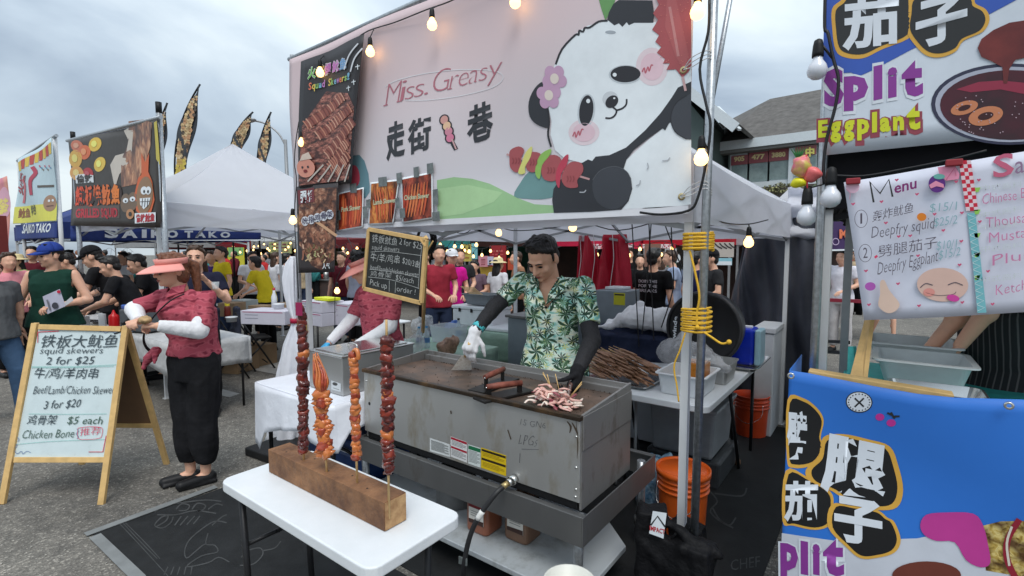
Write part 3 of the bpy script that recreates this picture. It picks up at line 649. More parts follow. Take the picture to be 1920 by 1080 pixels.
# ---------- people
def remesh(mb,voxel,smooth=4,name='m',amp=0,freq=7,seed=0,cut=None,stretch=.45):
 me=bpy.data.meshes.new(name);me.from_pydata(mb.v,[],mb.f);me.update()
 o=bpy.data.objects.new(name,me);COL.objects.link(o)
 q=o.modifiers.new('r','REMESH');q.mode='VOXEL';q.voxel_size=voxel;q.use_smooth_shade=True
 if smooth:q=o.modifiers.new('s','SMOOTH');q.factor=.5;q.iterations=smooth
 r=bpy.data.meshes.new_from_object(o.evaluated_get(bpy.context.evaluated_depsgraph_get()))
 bpy.data.objects.remove(o);bpy.data.meshes.remove(me)
 if amp:
  ns=[v.normal.copy()for v in r.vertices]
  for v,n in zip(r.vertices,ns):
   c=v.co;w=noise.noise(Vector((c.x*freq+seed,c.y*freq,c.z*freq*stretch)));w2=noise.noise(Vector((c.x*freq*2.6,c.y*freq*2.6+seed,c.z*freq*1.4*(stretch+.5))))
   v.co=c+n*amp*((1-abs(w)*3.2)*.8+w2*.8)
 if cut:
  bm=bmesh.new();bm.from_mesh(r);dv=[v for v in bm.verts if cut(v.co)];bmesh.ops.delete(bm,geom=dv,context='VERTS');bm.to_mesh(r);bm.free()
 r.polygons.foreach_set('use_smooth',[True]*len(r.polygons));r.update();r.name=name;return r
class Org(MB):
 def cap(s,a,b,ra,rb=None,ell=1,n=12):
  rb=ra if rb is None else rb;a,b=Vector(a),Vector(b);d=(b-a)
  if d.length<1e-5:d=Vector((0,0,.001));b=a+d
  d.normalize();pts=[];rs=[]
  for t in(-.96,-.7,-.35):pts.append(a+d*ra*t);rs.append(ra*math.sqrt(1-t*t))
  pts.append(a);rs.append(ra);pts.append(a.lerp(b,.5));rs.append((ra+rb)/2);pts.append(b);rs.append(rb)
  for t in(.35,.7,.96):pts.append(b+d*rb*t);rs.append(rb*math.sqrt(1-t*t))
  return s.tube(pts,rs,n,ell=ell)
 def loft(s,rings,side=(1,0,0),front=(0,-1,0),n=18):
  S,Fv=Vector(side),Vector(front);vs=[]
  for c,rx,ry in rings:
   for k in range(n):
    a=2*PI*k/n;vs.append(Vector(c)+S*rx*math.cos(a)+Fv*ry*math.sin(a))
  m=len(rings);fs=[(i*n+k,i*n+(k+1)%n,(i+1)*n+(k+1)%n,(i+1)*n+k)for i in range(m-1)for k in range(n)]
  fs+=[tuple(range(n))[::-1],tuple(range((m-1)*n,m*n))]
  return s.add(vs,fs,True)
 def esph(s,c,r,M=None):
  k=len(s.v);s.sph((0,0,0),r,14,10)
  for i in range(k,len(s.v)):
   q=Vector(s.v[i])+Vector(c);s.v[i]=tuple(M@q)if M else tuple(q)
  return s
 def xf(s,k,M):
  for i in range(k,len(s.v)):s.v[i]=tuple(M@Vector(s.v[i]))
DEF=dict(head=(0,-.012,1.575),neck=(0,.012,1.43),chest=(0,0,1.28),waist=(0,0,1.07),pelvis=(0,.01,.93))
for s_,n_ in((-1,'R'),(1,'L')):
 DEF.update({'sh'+n_:(s_*.175,.01,1.385),'el'+n_:(s_*.235,.03,1.12),'wr'+n_:(s_*.25,-.05,.88),'hip'+n_:(s_*.085,.01,.9),'kn'+n_:(s_*.10,-.015,.5),'an'+n_:(s_*.105,.03,.085)})
POSES=dict(stand={},work=dict(elR=(-.24,.0,1.13),elL=(.24,.0,1.13),wrR=(-.14,-.26,1.05),wrL=(.14,-.27,1.04),head=(0,-.05,1.565)),lean=dict(head=(0,-.20,1.50),neck=(0,-.13,1.385),chest=(0,-.08,1.25),shR=(-.175,-.11,1.34),shL=(.175,-.11,1.34),elR=(-.24,-.20,1.10),elL=(.24,-.20,1.10),wrR=(-.13,-.42,1.0),wrL=(.13,-.42,1.0)),drink=dict(elL=(.27,-.10,1.16),wrL=(.12,-.24,1.36),elR=(-.24,.02,1.13),wrR=(-.15,-.22,1.08)),walk=dict(knL=(.1,-.16,.52),anL=(.1,-.20,.1),knR=(-.1,.06,.5),anR=(-.1,.26,.16),wrR=(-.24,-.2,.96),wrL=(.24,.08,.9)))
def hand_prims(mb,wr,el,side,curl=.5,fwd=None,pn=None,s=1.0,fingers=True,spread=1.0):
 """palm, four unequal fingers of three bones and a thumb; pn = palm normal (towards the curl)"""
 wr,el=Vector(wr),Vector(el);d=Vector(fwd).normalized()if fwd else(wr-el).normalized()
 pn=Vector(pn)if pn else Vector((0,0,-1));pn=(pn-d*pn.dot(d));pn=pn.normalized()if pn.length>.01 else Vector((1,0,0));w=d.cross(pn)*side
 for i in(-1,-.33,.33,1):mb.cap(wr+d*.012*s+w*i*.012*s,wr+d*.088*s+w*i*.030*s,.015*s,.0125*s,n=8)
 out=[]
 for i,(o_,L,r)in enumerate(((.031,.070,.0088),(.0105,.080,.009),(-.0105,.074,.0086),(-.030,.058,.0078))):
  p=wr+d*.085*s+w*o_*spread*s;a=curl*(.75+.12*i);dd=(d+w*(o_*1.5*spread)).normalized()
  seg=[.45,.32,.27];chain=[p-dd*.02*s,p];ang=a*.6
  for q in seg:
   v=dd*math.cos(ang)+pn*math.sin(ang);p=p+v*L*q*s;chain.append(p);ang+=a*.75
  out.append((chain,[r*s*1.1,r*s*1.08,r*s,r*s*.9,r*s*.72]))
 p=wr+d*.03*s+w*.026*s;v=(d*.62+w*.75+pn*.25).normalized();c=[p,p+v*.036*s];v=(d*.85+w*.30+pn*.5*curl+pn*.1).normalized();c+=[c[-1]+v*.032*s];v=(v+pn*.3*curl).normalized();c+=[c[-1]+v*.026*s]
 out.append((c,[.014*s,.0115*s,.010*s,.0075*s]))
 for c,r in out:
  for i in range(len(c)-1):mb.cap(c[i],c[i+1],r[i],r[i+1],n=8)
 return out
_pc={}
SK=lambda n,c:mat(n,c,.5,var=.06,vscale=20,sss=.12,spec=.4)
SKIN=[SK('light_skin',hexc(216,168,142)),SK('tan_skin',hexc(220,170,142)),SK('brown_skin',hexc(140,94,70))]
HAIR=[mat('black_hair',(.012,.010,.009),.45,var=.5,vscale=60,bump=.6,bscale=120),mat('brown_hair',(.055,.028,.016),.5,var=.5,vscale=50,bump=.6,bscale=120),mat('auburn_hair',(.16,.06,.03),.5,var=.4,vscale=50,bump=.6,bscale=120)]
def person(label,loc,yaw=0,h=1.7,pose='stand',J=None,shirt=None,sleeve=.55,pants=None,plen=.97,shoes=None,hair='short',hairm=None,skin=None,hp=(0,0,0),g=1.0,vox=.014,group=None,hat=None,hatm=None,handR={},handL={},top='tee',amp=.006,cut=None,shirt_len=.86,gloves=None,tip=None,face=False,bust=0,baggy=0):
 k=h/1.7;P=dict(DEF);P.update(POSES[pose]);P={a:Vector(b)*k for a,b in P.items()}
 t=thing('person',label,'person',loc,group);t.rotation_euler=(0,0,yaw)
 inv=(Matrix.Translation(Vector(loc))@Matrix.Rotation(yaw,4,'Z')).inverted()
 world=J.pop('world',False)if J else False
 if J:P.update({a:(inv@Vector(b)if world else Vector(b)*k)for a,b in J.items()})
 key=None if J else(pose,round(h,2),hp,sleeve,plen,top,hair,hat,round(g,2),shirt_len,round(vox,3),bool(gloves))
 skin=skin or SKIN[0];hairm=hairm or HAIR[0];pants=pants or cloth('dark_trousers',(.03,.03,.035));shoes=shoes or M_black
 S=(P['shL']-P['shR']).normalized();Fd=S.cross(Vector((0,0,1))).normalized();Fd=Fd if Fd.y<0 or abs(Fd.y)<.3 else-Fd
 HM=Matrix.Translation(P['head'])@Matrix.Rotation(hp[0],4,'Z')@Matrix.Rotation(hp[1],4,'X')@Matrix.Rotation(hp[2],4,'Y')@Matrix.Scale(k,4)
 def torso(mb,off,lo=.86,fl=0):
  R=[]
  zz=[(.86,.158,.112),(.95,.155,.112),(1.07,.135,.10),(1.2,.148,.112+bust*.5),(1.30,.160,.112+bust),(1.37,.148,.090),(1.42,.085,.062)]
  for z,rx,ry in zz:
   if z<lo-.02:continue
   f=z*k;a=P['pelvis'];b=P['waist'];c=P['chest'];d=P['neck']
   if z<=.93:c0=Vector((a.x,a.y,a.z-(.93-z)*k))
   elif z<1.07:c0=a.lerp(b,(z-.93)/.14)
   elif z<1.28:c0=b.lerp(c,(z-1.07)/.21)
   else:c0=c.lerp(d,(z-1.28)/.15)
   gg=g if z<1.36 else 1+(g-1)*.4
   gg*=1+fl*max(0,1.12-z)/.26
   R.append((c0,rx*k*gg+off,ry*k*gg*(1+(g-1)*.5)+off))
  mb.loft(R,S,Fd)
  for n_ in 'LR':mb.cap(P['neck'].lerp(P['sh'+n_],.35)-Vector((0,0,.035*k)),P['sh'+n_]-Vector((0,0,.012*k)),(.05*k+off),(.047*k*(1+(g-1)*.5)+off))
 if key and key in _pc:M_=_pc[key]
 else:
  M_={}
  # --- skin
  b=Org();n0=len(b.v)
  b.esph((0,.012,.030),(.077,.096,.092));b.esph((0,-.014,-.028),(.064,.080,.086));b.esph((0,-.036,-.078),(.040,.044,.032))
  b.cap((0,-.090,.014),(0,-.108,-.022),.009,.0145);b.esph((.012,-.094,-.024),(.010,.012,.009));b.esph((-.012,-.094,-.024),(.010,.012,.009))
  b.cap((-.036,-.080,.030),(.036,-.080,.030),.012);b.esph((.038,-.060,-.022),(.026,.026,.024));b.esph((-.038,-.060,-.022),(.026,.026,.024))
  b.cap((-.017,-.088,-.050),(.017,-.088,-.050),.0075);b.cap((-.014,-.087,-.060),(.014,-.087,-.060),.008);b.esph((0,-.078,-.086),(.020,.016,.014))
  for s_ in(-1,1):b.esph((s_*.079,.014,-.004),(.011,.022,.033))
  b.xf(n0,HM)
  b.cap(P['neck']-Vector((0,0,.03)),HM@Vector((0,.022,-.055)),.057*k*(1+(g-1)*.4),.053*k)
  torso(b,-.012)
  for n_ in 'LR':
   s_=1 if n_=='L' else-1;gg=1+(g-1)*.6
   b.cap(P['sh'+n_],P['el'+n_],.046*k*gg,.037*k*gg);b.cap(P['el'+n_],P['wr'+n_],.038*k*gg,.026*k);mid=P['el'+n_].lerp(P['wr'+n_],.3);b.esph(mid,(.041*k*gg,)*3)
   b.cap(P['hip'+n_],P['kn'+n_],.082*k*gg,.053*k*gg);b.cap(P['kn'+n_],P['an'+n_],.052*k*gg,.035*k);b.esph(P['kn'+n_].lerp(P['an'+n_],.3)+Vector((0,.015,0)),(.055*k*gg,)*3)
   b.cap(P['an'+n_]-Vector((0,0,.03*k)),P['an'+n_]+Vector((s_*.02,-.15,-.055))*k,.035*k,.026*k)
  hk={'R':dict(curl=.5,pn=None),'L':dict(curl=.5,pn=None)};hk['R'].update(handR);hk['L'].update(handL)
  fine=vox<.0075;hb=b if fine else Org()
  if not gloves:
   for n_ in 'LR':hand_prims(hb,P['wr'+n_],P['el'+n_],-1 if n_=='L' else 1,s=k*(1 if fine else 1.02),**hk[n_])
  me=remesh(b,vox,3 if fine else 4,'body')
  if not fine:
   bm=bmesh.new();bm.from_mesh(me);tm=bpy.data.meshes.new('x');tm.from_pydata(hb.v,[],hb.f);tm.polygons.foreach_set('use_smooth',[True]*len(tm.polygons));bm.from_mesh(tm);bm.to_mesh(me);bm.free();bpy.data.meshes.remove(tm)
  M_['body']=me
  # --- shirt
  b=Org();torso(b,.012,shirt_len,.30 if shirt_len<.83 else .16 if shirt_len<.9 else .04)
  if top!='tank':
   for n_ in 'LR':
    a,c=P['sh'+n_],P['el'+n_];e_=a.lerp(c,min(1,sleeve/.9))if sleeve<=.9 else c
    r0=.060*k*(1+(g-1)*.5)
    b.cap(a,a.lerp(e_,.3),r0,r0*.98);b.tube([a.lerp(e_,.2),e_],[r0*.98,r0*(.98 if sleeve<.9 else .8)],14)
    if sleeve>.9:b.cap(c,c.lerp(P['wr'+n_],.92),r0*.78,.036*k)
  if top=='tank':cc=(lambda p,a=P['shL'],c=P['shR']:(abs((p-(a+c)/2).dot(S))>.175*k and p.z>P['chest'].z-.02))
  else:cc=None
  if cut:c1=cc;cc=(lambda p:cut(p)or(c1(p)if c1 else False))
  M_['shirt']=remesh(b,vox,3,'shirt',amp,8,seed=len(label),cut=cc)
  # --- trousers
  b=Org();a=P['pelvis']
  b.loft([(Vector((a.x,a.y,.80*k)),.15*k*g,.112*k*g),(Vector((a.x,a.y,.9*k)),.160*k*g+.004,.116*k*g*(1+(g-1)*.5)+.004),(Vector((a.x,a.y,1.0*k)),.146*k*g+.004,.110*k*g*(1+(g-1)*.5)),(Vector((a.x,a.y,1.04*k)),.136*k*g,.102*k*g*(1+(g-1)*.5))],S,Fd)
  for n_ in 'LR':
   gg=1+(g-1)*.7;e_=P['kn'+n_].lerp(P['an'+n_],max(0,(plen-.5)/.5))if plen>.5 else P['hip'+n_].lerp(P['kn'+n_],plen/.5)
   if plen>.5:b.cap(P['hip'+n_],P['kn'+n_],(.098+baggy*.5)*k*gg,(.078+baggy)*k*gg);b.tube([P['kn'+n_]+Vector((0,0,.03)),P['kn'+n_].lerp(e_,.6),e_],[(.078+baggy)*k*gg,(.074+baggy*.6)*k*gg,.066*k*(gg if not baggy else .95)],14)
   else:b.tube([P['hip'+n_],e_],[.098*k*gg,.088*k*gg],14)
  M_['trousers']=remesh(b,vox,4,'trousers',amp,6,seed=3)
  # --- shoes
  b=Org()
  for n_ in 'LR':
   s_=1 if n_=='L' else-1;b=Org();A_=P['an'+n_];f_=Vector((s_*.022,-.165,-.052))*k
   b.cap(A_+Vector((0,.03,-.045))*k,A_+f_,.042*k,.036*k);b.box(A_+Vector((s_*.01,-.06,-.073))*k,(.078*k,.25*k,.022*k))
   M_['shoe'+n_]=remesh(b,max(.007,vox*.6),2,'shoe')
   # --- hair
  b=Org();n0=len(b.v)
  if hair!='bald':
   b.esph((0,.034,.050),(.081,.088,.082));b.esph((0,.008,.092),(.064,.074,.046));b.esph((0,.062,-.01),(.068,.048,.065))
   b.cap((-.068,.005,.060),(-.045,-.045,.092),.019,.014);b.cap((.068,.005,.060),(.045,-.045,.092),.019,.014);b.cap((-.038,-.046,.104),(.034,-.048,.107),.014);b.cap((-.074,.0,.03),(-.075,-.008,.0),.010,.006);b.cap((.074,.0,.03),(.075,-.008,.0),.010,.006)
   r_=random.Random(len(label))
   for i in range(22):q=Vector((r_.uniform(-.055,.055),r_.uniform(-.05,.05),.118+r_.uniform(-.004,.006)));b.cap(q,q+Vector((r_.uniform(-.012,.012),-.018,.010)),.012,.005)
   if hair=='tousled':
    r_=random.Random(4)
    for i in range(26):a=r_.uniform(-2.6,2.6);e2=r_.uniform(.3,1.3);q=Vector((math.sin(a)*math.cos(e2)*.08,math.cos(a)*math.cos(e2)*.085+.02,.05+math.sin(e2)*.085));b.cap(q,q+Vector((r_.uniform(-.02,.02),-.015,.022)),.016,.008)
   if hair in('long','pony','bun'):
    b.esph((0,.045,-.03),(.086,.06,.08))
    if hair=='long':b.loft([((0,.05,-.02),.088,.05),((0,.075,-.12),.095,.04),((0,.085,-.22),.09,.035),((0,.09,-.30),.06,.02)])
    if hair=='pony':b.cap((0,.10,.06),(0,.15,.02),.03,.035);b.cap((0,.15,.02),(.01,.145,-.16),.037,.024);b.cap((.01,.145,-.16),(.015,.13,-.30),.024,.010)
    if hair=='bun':b.esph((0,.09,.10),(.04,.04,.038))
   b.xf(n0,HM);M_['hair']=remesh(b,max(.006,vox*.6),2,'hair',.003,60,stretch=.3)
  if hat=='cap' or hat=='visor' or hat=='sunhat':
   b=MB();n0=0
   if hat=='cap':
    b.grid(lambda s,q:(.092*math.cos(q*1.45)*math.cos(2*PI*s),.108*math.cos(q*1.45)*math.sin(2*PI*s)+.012,.052+.098*math.sin(q*1.5)),20,7)
    b.grid(lambda s,q:((.082-.02*q*q)*math.cos(PI+PI*s),-.02-(.085+.075*q)*math.sin(PI*s)**.6 if True else 0,.058-.012*q-.02*abs(math.cos(PI*s))*q),14,4)
   if hat=='visor':
    b.grid(lambda s,q:((.090+.012*q)*math.sin(-2.3+4.6*s),-(.104+.01*q)*math.cos(-2.3+4.6*s)+.014,.050+.042*q),26,2)
    b.grid(lambda s,q:((.094+.045*q)*math.sin(-1.75+3.5*s),-(.104+.125*q*max(.15,math.cos((-1.75+3.5*s)*.8)))*math.cos(-1.75+3.5*s)+.014,.052-.030*q*q-.018*q),30,7)
   if hat=='sunhat':
    b.lathe((0,.012,.06),[(.17,-.02),(.13,.0),(.093,.005),(.09,.05),(.07,.075),(.0,.08)],20)
   for i in range(len(b.v)):b.v[i]=tuple(HM@Vector(b.v[i]))
   me=bpy.data.meshes.new('hat');me.from_pydata(b.v,[],b.f);me.polygons.foreach_set('use_smooth',[True]*len(me.polygons));M_['hat']=me
  if key:_pc[key]=M_
 def put(nm,me,m,sol=0):
  if not me.materials:me.materials.append(m)
  o=bpy.data.objects.new(nm,me);COL.objects.link(o);o.parent=t;ORG[o.name]=tuple(loc)
  o.material_slots[0].link='OBJECT';o.material_slots[0].material=m
  if sol:q=o.modifiers.new('s','SOLIDIFY');q.thickness=sol;q.offset=0
  return o
 put('body',M_['body'],skin);put('shirt',M_['shirt'],shirt or cloth('black_shirt',(.015,.015,.017)),.004 if(cut or top=='tank')else 0)
 put('trousers',M_['trousers'],pants);put('shoe',M_['shoeL'],shoes);put('shoe',M_['shoeR'],shoes)
 if 'hair' in M_:put('hair',M_['hair'],hairm)
 if 'hat' in M_:put({'visor':'sun_visor','cap':'cap','sunhat':'sun_hat'}[hat],M_['hat'],hatm or M_black,.003)
 if face:
  me_=mat('dark_iris',(.012,.01,.008),.2,var=0);lid=mat('dark_eyelash',(.02,.014,.012),.7,var=0);mlip=mat('lips',hexc(150,84,78),.5,var=.05)
  for s_ in(-1,1):
   b=Org();b.esph((s_*.031,-.0815,.008),(.0125,.0085,.0062 if face!='down' else .003),HM);b.build('eye',me_,t,org=(0,0,0))
   b=Org();b.tube([HM@Vector(q)for q in((s_*.044,-.078,.008),(s_*.031,-.0895,.0145),(s_*.017,-.086,.008))],.0022*k,6);b.build('eyelid',lid,t,org=(0,0,0))
   b=Org();b.tube([HM@Vector(q)for q in((s_*.050,-.081,.028),(s_*.034,-.0925,.036),(s_*.014,-.094,.030))],[.002*k,.0042*k,.0035*k],6);b.build('eyebrow',HAIR[0],t,org=(0,0,0))
  b=Org();b.tube([HM@Vector(q)for q in((-.022,-.0885,-.0555),(-.008,-.0975,-.053),(0,-.0975,-.0545),(.008,-.0975,-.053),(.022,-.0885,-.0555))],[.002*k,.0042*k,.0038*k,.0042*k,.002*k],6)
  b.tube([HM@Vector(q)for q in((-.017,-.089,-.060),(0,-.0965,-.0625),(.017,-.089,-.060))],[.002*k,.005*k,.002*k],6);b.build('lips',mlip,t,org=(0,0,0))
 return t,P,HM,M_
 # --- shirt prints
def hawaiian():
 m=mat('palm_print_cotton',hexc(186,214,198),.85,var=0,bump=.4,bscale=14,spec=.2);t=m.node_tree;L=t.links.new;b=t.nodes['Principled BSDF']
 tc=t.nodes.new('ShaderNodeTexCoord')
 def math_(op,a,c=None):
  n=t.nodes.new('ShaderNodeMath');n.operation=op
  for i,q in enumerate((a,c)):
   if q is None:continue
   if isinstance(q,(int,float)):n.inputs[i].default_value=q
   else:L(q,n.inputs[i])
  return n.outputs[0]
 nz=t.nodes.new('ShaderNodeTexNoise');nz.inputs['Scale'].default_value=9;nz.inputs['Detail'].default_value=5;nz.inputs['Distortion'].default_value=1.5
 mp=t.nodes.new('ShaderNodeMapping');mp.inputs['Scale'].default_value=(1,.3,2.4);L(tc.outputs['Object'],mp.inputs[0]);L(mp.outputs[0],nz.inputs['Vector'])
 r=t.nodes.new('ShaderNodeValToRGB');L(nz.outputs[0],r.inputs[0]);e=r.color_ramp.elements
 e[0].position=.36;e[0].color=(*hexc(128,192,182),1);e[1].position=.66;e[1].color=(*hexc(246,246,216),1)
 q=e.new(.48);q.color=(*hexc(206,234,220),1);q=e.new(.57);q.color=(*hexc(228,240,224),1)
 cur=r.outputs[0]
 for(sc,off,col,nf,rf)in((13.0,(.7,0,.33),hexc(206,206,120),3.0,.36),(7.0,(0,0,0),hexc(58,88,68),3.5,.50),(8.5,(.37,0,.21),hexc(112,150,112),4.5,.36),(9.5,(.11,0,.53),hexc(44,66,56),4.0,.38)):
  sx=t.nodes.new('ShaderNodeSeparateXYZ');mq=t.nodes.new('ShaderNodeMapping');mq.inputs['Location'].default_value=off;mq.inputs['Scale'].default_value=(1,0,1);L(tc.outputs['Object'],mq.inputs[0])
  v=t.nodes.new('ShaderNodeTexVoronoi');v.inputs['Scale'].default_value=sc;v.inputs['Randomness'].default_value=.85;L(mq.outputs[0],v.inputs['Vector'])
  sub=t.nodes.new('ShaderNodeVectorMath');sub.operation='SUBTRACT';vm=t.nodes.new('ShaderNodeVectorMath');vm.operation='SCALE';vm.inputs['Scale'].default_value=1.0
  L(mq.outputs[0],sub.inputs[0]);L(v.outputs['Position'],sub.inputs[1]);L(sub.outputs[0],sx.inputs[0])
  x,z=sx.outputs[0],sx.outputs[2];ang=math_('ARCTAN2',z,x);rad=math_('SQRT',math_('ADD',math_('MULTIPLY',x,x),math_('MULTIPLY',z,z)))
  cs=t.nodes.new('ShaderNodeSeparateXYZ');L(v.outputs['Color'],cs.inputs[0]);a2=math_('ADD',math_('MULTIPLY',ang,nf),math_('MULTIPLY',cs.outputs[0],6.28))
  a3=math_('ADD',a2,math_('MULTIPLY',rad,26));fr=math_('ABSOLUTE',math_('SINE',a3))
  R=rf/sc;lim=math_('MULTIPLY',math_('POWER',fr,1.3),R);inside=math_('LESS_THAN',math_('ADD',rad,math_('MULTIPLY',math_('ABSOLUTE',math_('SINE',math_('MULTIPLY',rad,420))),.010)),lim)
  mx=t.nodes.new('ShaderNodeMix');mx.data_type='RGBA';L(inside,mx.inputs[0]);L(cur,mx.inputs[6]);mx.inputs[7].default_value=(*col,1);cur=mx.outputs[2]
 L(cur,b.inputs['Base Color']);return m
def bandana(name,col,dark,light):
 m=mat(name,col,.85,var=0,bump=.5,bscale=12,spec=.2);t=m.node_tree;L=t.links.new;b=t.nodes['Principled BSDF'];tc=t.nodes.new('ShaderNodeTexCoord')
 v=t.nodes.new('ShaderNodeTexVoronoi');v.inputs['Scale'].default_value=26;L(tc.outputs['Object'],v.inputs['Vector'])
 w=t.nodes.new('ShaderNodeTexWave');w.wave_type='RINGS';w.inputs['Scale'].default_value=6;w.inputs['Distortion'].default_value=9;w.inputs['Detail'].default_value=3;L(tc.outputs['Object'],w.inputs['Vector'])
 mu=t.nodes.new('ShaderNodeMath');mu.operation='MULTIPLY';L(v.outputs['Distance'],mu.inputs[0]);L(w.outputs[0],mu.inputs[1])
 r=t.nodes.new('ShaderNodeValToRGB');L(mu.outputs[0],r.inputs[0]);e=r.color_ramp.elements;e[0].position=.12;e[0].color=(*col,1);e[1].position=.62;e[1].color=(*dark,1);q=e.new(.3);q.color=(*light,1)
 L(r.outputs[0],b.inputs['Base Color']);return m
M_haw=hawaiian();M_rose=bandana('rose_paisley_cotton',hexc(168,76,90),hexc(128,48,64),hexc(182,92,104))
M_blackc=cloth('black_cotton',(.014,.014,.016),.3);M_whsl=cloth('white_arm_sleeve',(.72,.72,.74),.03,.3,20)
M_blksl=mat('black_knit_arm_sleeve',(.015,.015,.018),.8,var=.6,vscale=160,bump=.4,bscale=200)
# --- the cook behind the griddle
cx,cy=-1.66,2.63
WJ=dict(world=True,head=(-1.655,2.535,1.612),neck=(-1.655,2.62,1.50),chest=(-1.65,2.62,1.31),waist=(-1.66,2.66,1.10),pelvis=(-1.66,2.68,.96),hipR=(-1.74,2.68,.86),hipL=(-1.58,2.68,.86),shR=(-1.865,2.60,1.462),shL=(-1.445,2.66,1.445),elR=(-1.955,2.44,1.31),wrR=(-1.99,2.285,1.165),elL=(-1.33,2.56,1.14),wrL=(-1.315,2.36,1.00))
def necks(p):
 q=Matrix.Rotation(yw,4,'Z')@p;wx,wy,wz=q.x+cx,q.y+cy,q.z
 v_=(wz-1.325)/(1.50-1.325);c_=-1.600
 return wy<2.60 and 0<v_ and abs(wx-c_+.01*v_)<.008+.078*v_ or wz>1.53
yw=math.radians(14)
tt,PJ,HM,MM=person('cook in mint palm-print shirt scraping the flat griddle under the pink banner',(cx,cy,0),yw,1.82,J=WJ,shirt=M_haw,sleeve=.62,hair='short',skin=SKIN[1],hp=(math.radians(-16),math.radians(37),math.radians(4)),vox=.006,amp=.007,cut=necks,shirt_len=.82,face='down',gloves=True,pants=cloth('dark_trousers',(.03,.03,.035)),handR=dict(curl=1.0),handL=dict(curl=1.5,fwd=(.1,-.6,-.7),pn=(-.6,-.5,-.2)))
inv=(Matrix.Translation((cx,cy,0))@Matrix.Rotation(yw,4,'Z')).inverted()
def lap(pts):mb=MB();mb.add([inv@Vector(p)for p in pts],[tuple(range(len(pts)))]);return mb.build('lapel',M_haw,tt,org=(0,0,0),solid=.006)
lap([(-1.605,2.487,1.34),(-1.635,2.487,1.41),(-1.70,2.50,1.475),(-1.725,2.53,1.515),(-1.76,2.535,1.46),(-1.70,2.488,1.395)])
lap([(-1.600,2.487,1.34),(-1.585,2.492,1.41),(-1.55,2.51,1.475),(-1.53,2.55,1.515),(-1.475,2.55,1.47),(-1.52,2.497,1.40)])
mb=MB()
for z in(1.325,):mb.lathe(inv@Vector((-1.600,2.485,z)),[(.0,-.006),(.008,-.006),(.008,.002)],10,axis='y')
mb.build('button',M_black,tt,org=(0,0,0))
def sleeve_tube(root,inv,nm,pts,rs,m,vox=.006):
 b=Org();P_=[inv@Vector(p)for p in pts]
 for i in range(len(P_)-1):b.tube([P_[i],P_[i+1]],[rs[i],rs[i+1]],14)if i==len(P_)-2 else b.cap(P_[i],P_[i+1],rs[i],rs[i+1])
 me=remesh(b,vox,2,nm,.002,30);me.materials.append(m);o=bpy.data.objects.new(nm,me);COL.objects.link(o);o.parent=root;return o
a=Vector(WJ_:=(-1.86,2.60,1.445));el=Vector((-1.955,2.44,1.31));wr=Vector((-1.99,2.285,1.165))
sleeve_tube(tt,inv,'arm_sleeve',[a.lerp(el,.7),el,el.lerp(wr,.96)],[.050,.053,.038],M_blksl)
a=Vector((-1.45,2.66,1.425));el=Vector((-1.33,2.56,1.14));wl=Vector((-1.315,2.36,1.00))
sleeve_tube(tt,inv,'arm_sleeve',[a.lerp(el,.6),el,el.lerp(wl,.96)],[.053,.054,.038],M_blksl)
for(w_,e_,sd_,kw,m_,nm)in((wr,(-1.955,2.44,1.31),1,dict(curl=.8,fwd=(-.05,-.35,-.92),pn=(-.35,.8,-.3)),M_whsl,'white_glove'),(wl,(-1.33,2.56,1.14),-1,dict(curl=1.5,fwd=(.1,-.6,-.7),pn=(-.6,-.5,-.2)),M_blackc,'black_glove')):
 b=Org();hand_prims(b,w_,e_,sd_,s=1.28,spread=.85,**kw);w_=Vector(w_);b.cap(w_.lerp(Vector(e_),.08),w_,.040,.041);f_=Vector(kw['fwd']).normalized();b.cap(w_,w_+f_*.10,.038,.036)
 for i in range(len(b.v)):b.v[i]=tuple(inv@Vector(b.v[i]))
 me=remesh(b,.005,3,nm,.0015,40);me.materials.append(m_);o=bpy.data.objects.new(nm,me);COL.objects.link(o);o.parent=tt
mb=MB();c_=wr.lerp(Vector((-1.955,2.44,1.31)),.12);d_=(Vector((-1.955,2.44,1.31))-wr).normalized();mb.tube([inv@(c_),inv@(c_+d_*.03)],[.041,.042],14);mb.build('glove_cuff',mat('turquoise_nitrile',(.08,.5,.55),.4,var=.1),tt,org=(0,0,0))
# --- the woman with the pink visor
WS=Vector((.055,.035,0));cx,cy=-3.93+WS.x,1.39+WS.y;yw2=math.radians(-10)
WJ2=dict(world=True,head=(-3.965,1.30,1.525),neck=(-3.955,1.345,1.385),chest=(-3.94,1.38,1.235),waist=(-3.93,1.40,1.05),pelvis=(-3.93,1.405,.92),shR=(-4.115,1.31,1.335),shL=(-3.785,1.44,1.33),elR=tuple(gy(252,580,3.42)-WS),wrR=tuple(gy(262,602,3.2)-WS),elL=tuple(gy(374,620,3.28)-WS),wrL=tuple(gy(296,611,3.14)-WS),hipR=(-4.01,1.375,.9),hipL=(-3.85,1.435,.9),knR=(-4.0,1.36,.48),knL=(-3.87,1.42,.48),anR=(-4.00,1.37,.085),anL=(-3.885,1.425,.085))
WJ2={a:(b if a=='world' else tuple(Vector(b)+WS))for a,b in WJ2.items()}
WJ2b=dict(WJ2)
M_vis=mat('pink_visor_cloth',hexc(234,158,148),.7,var=.05)
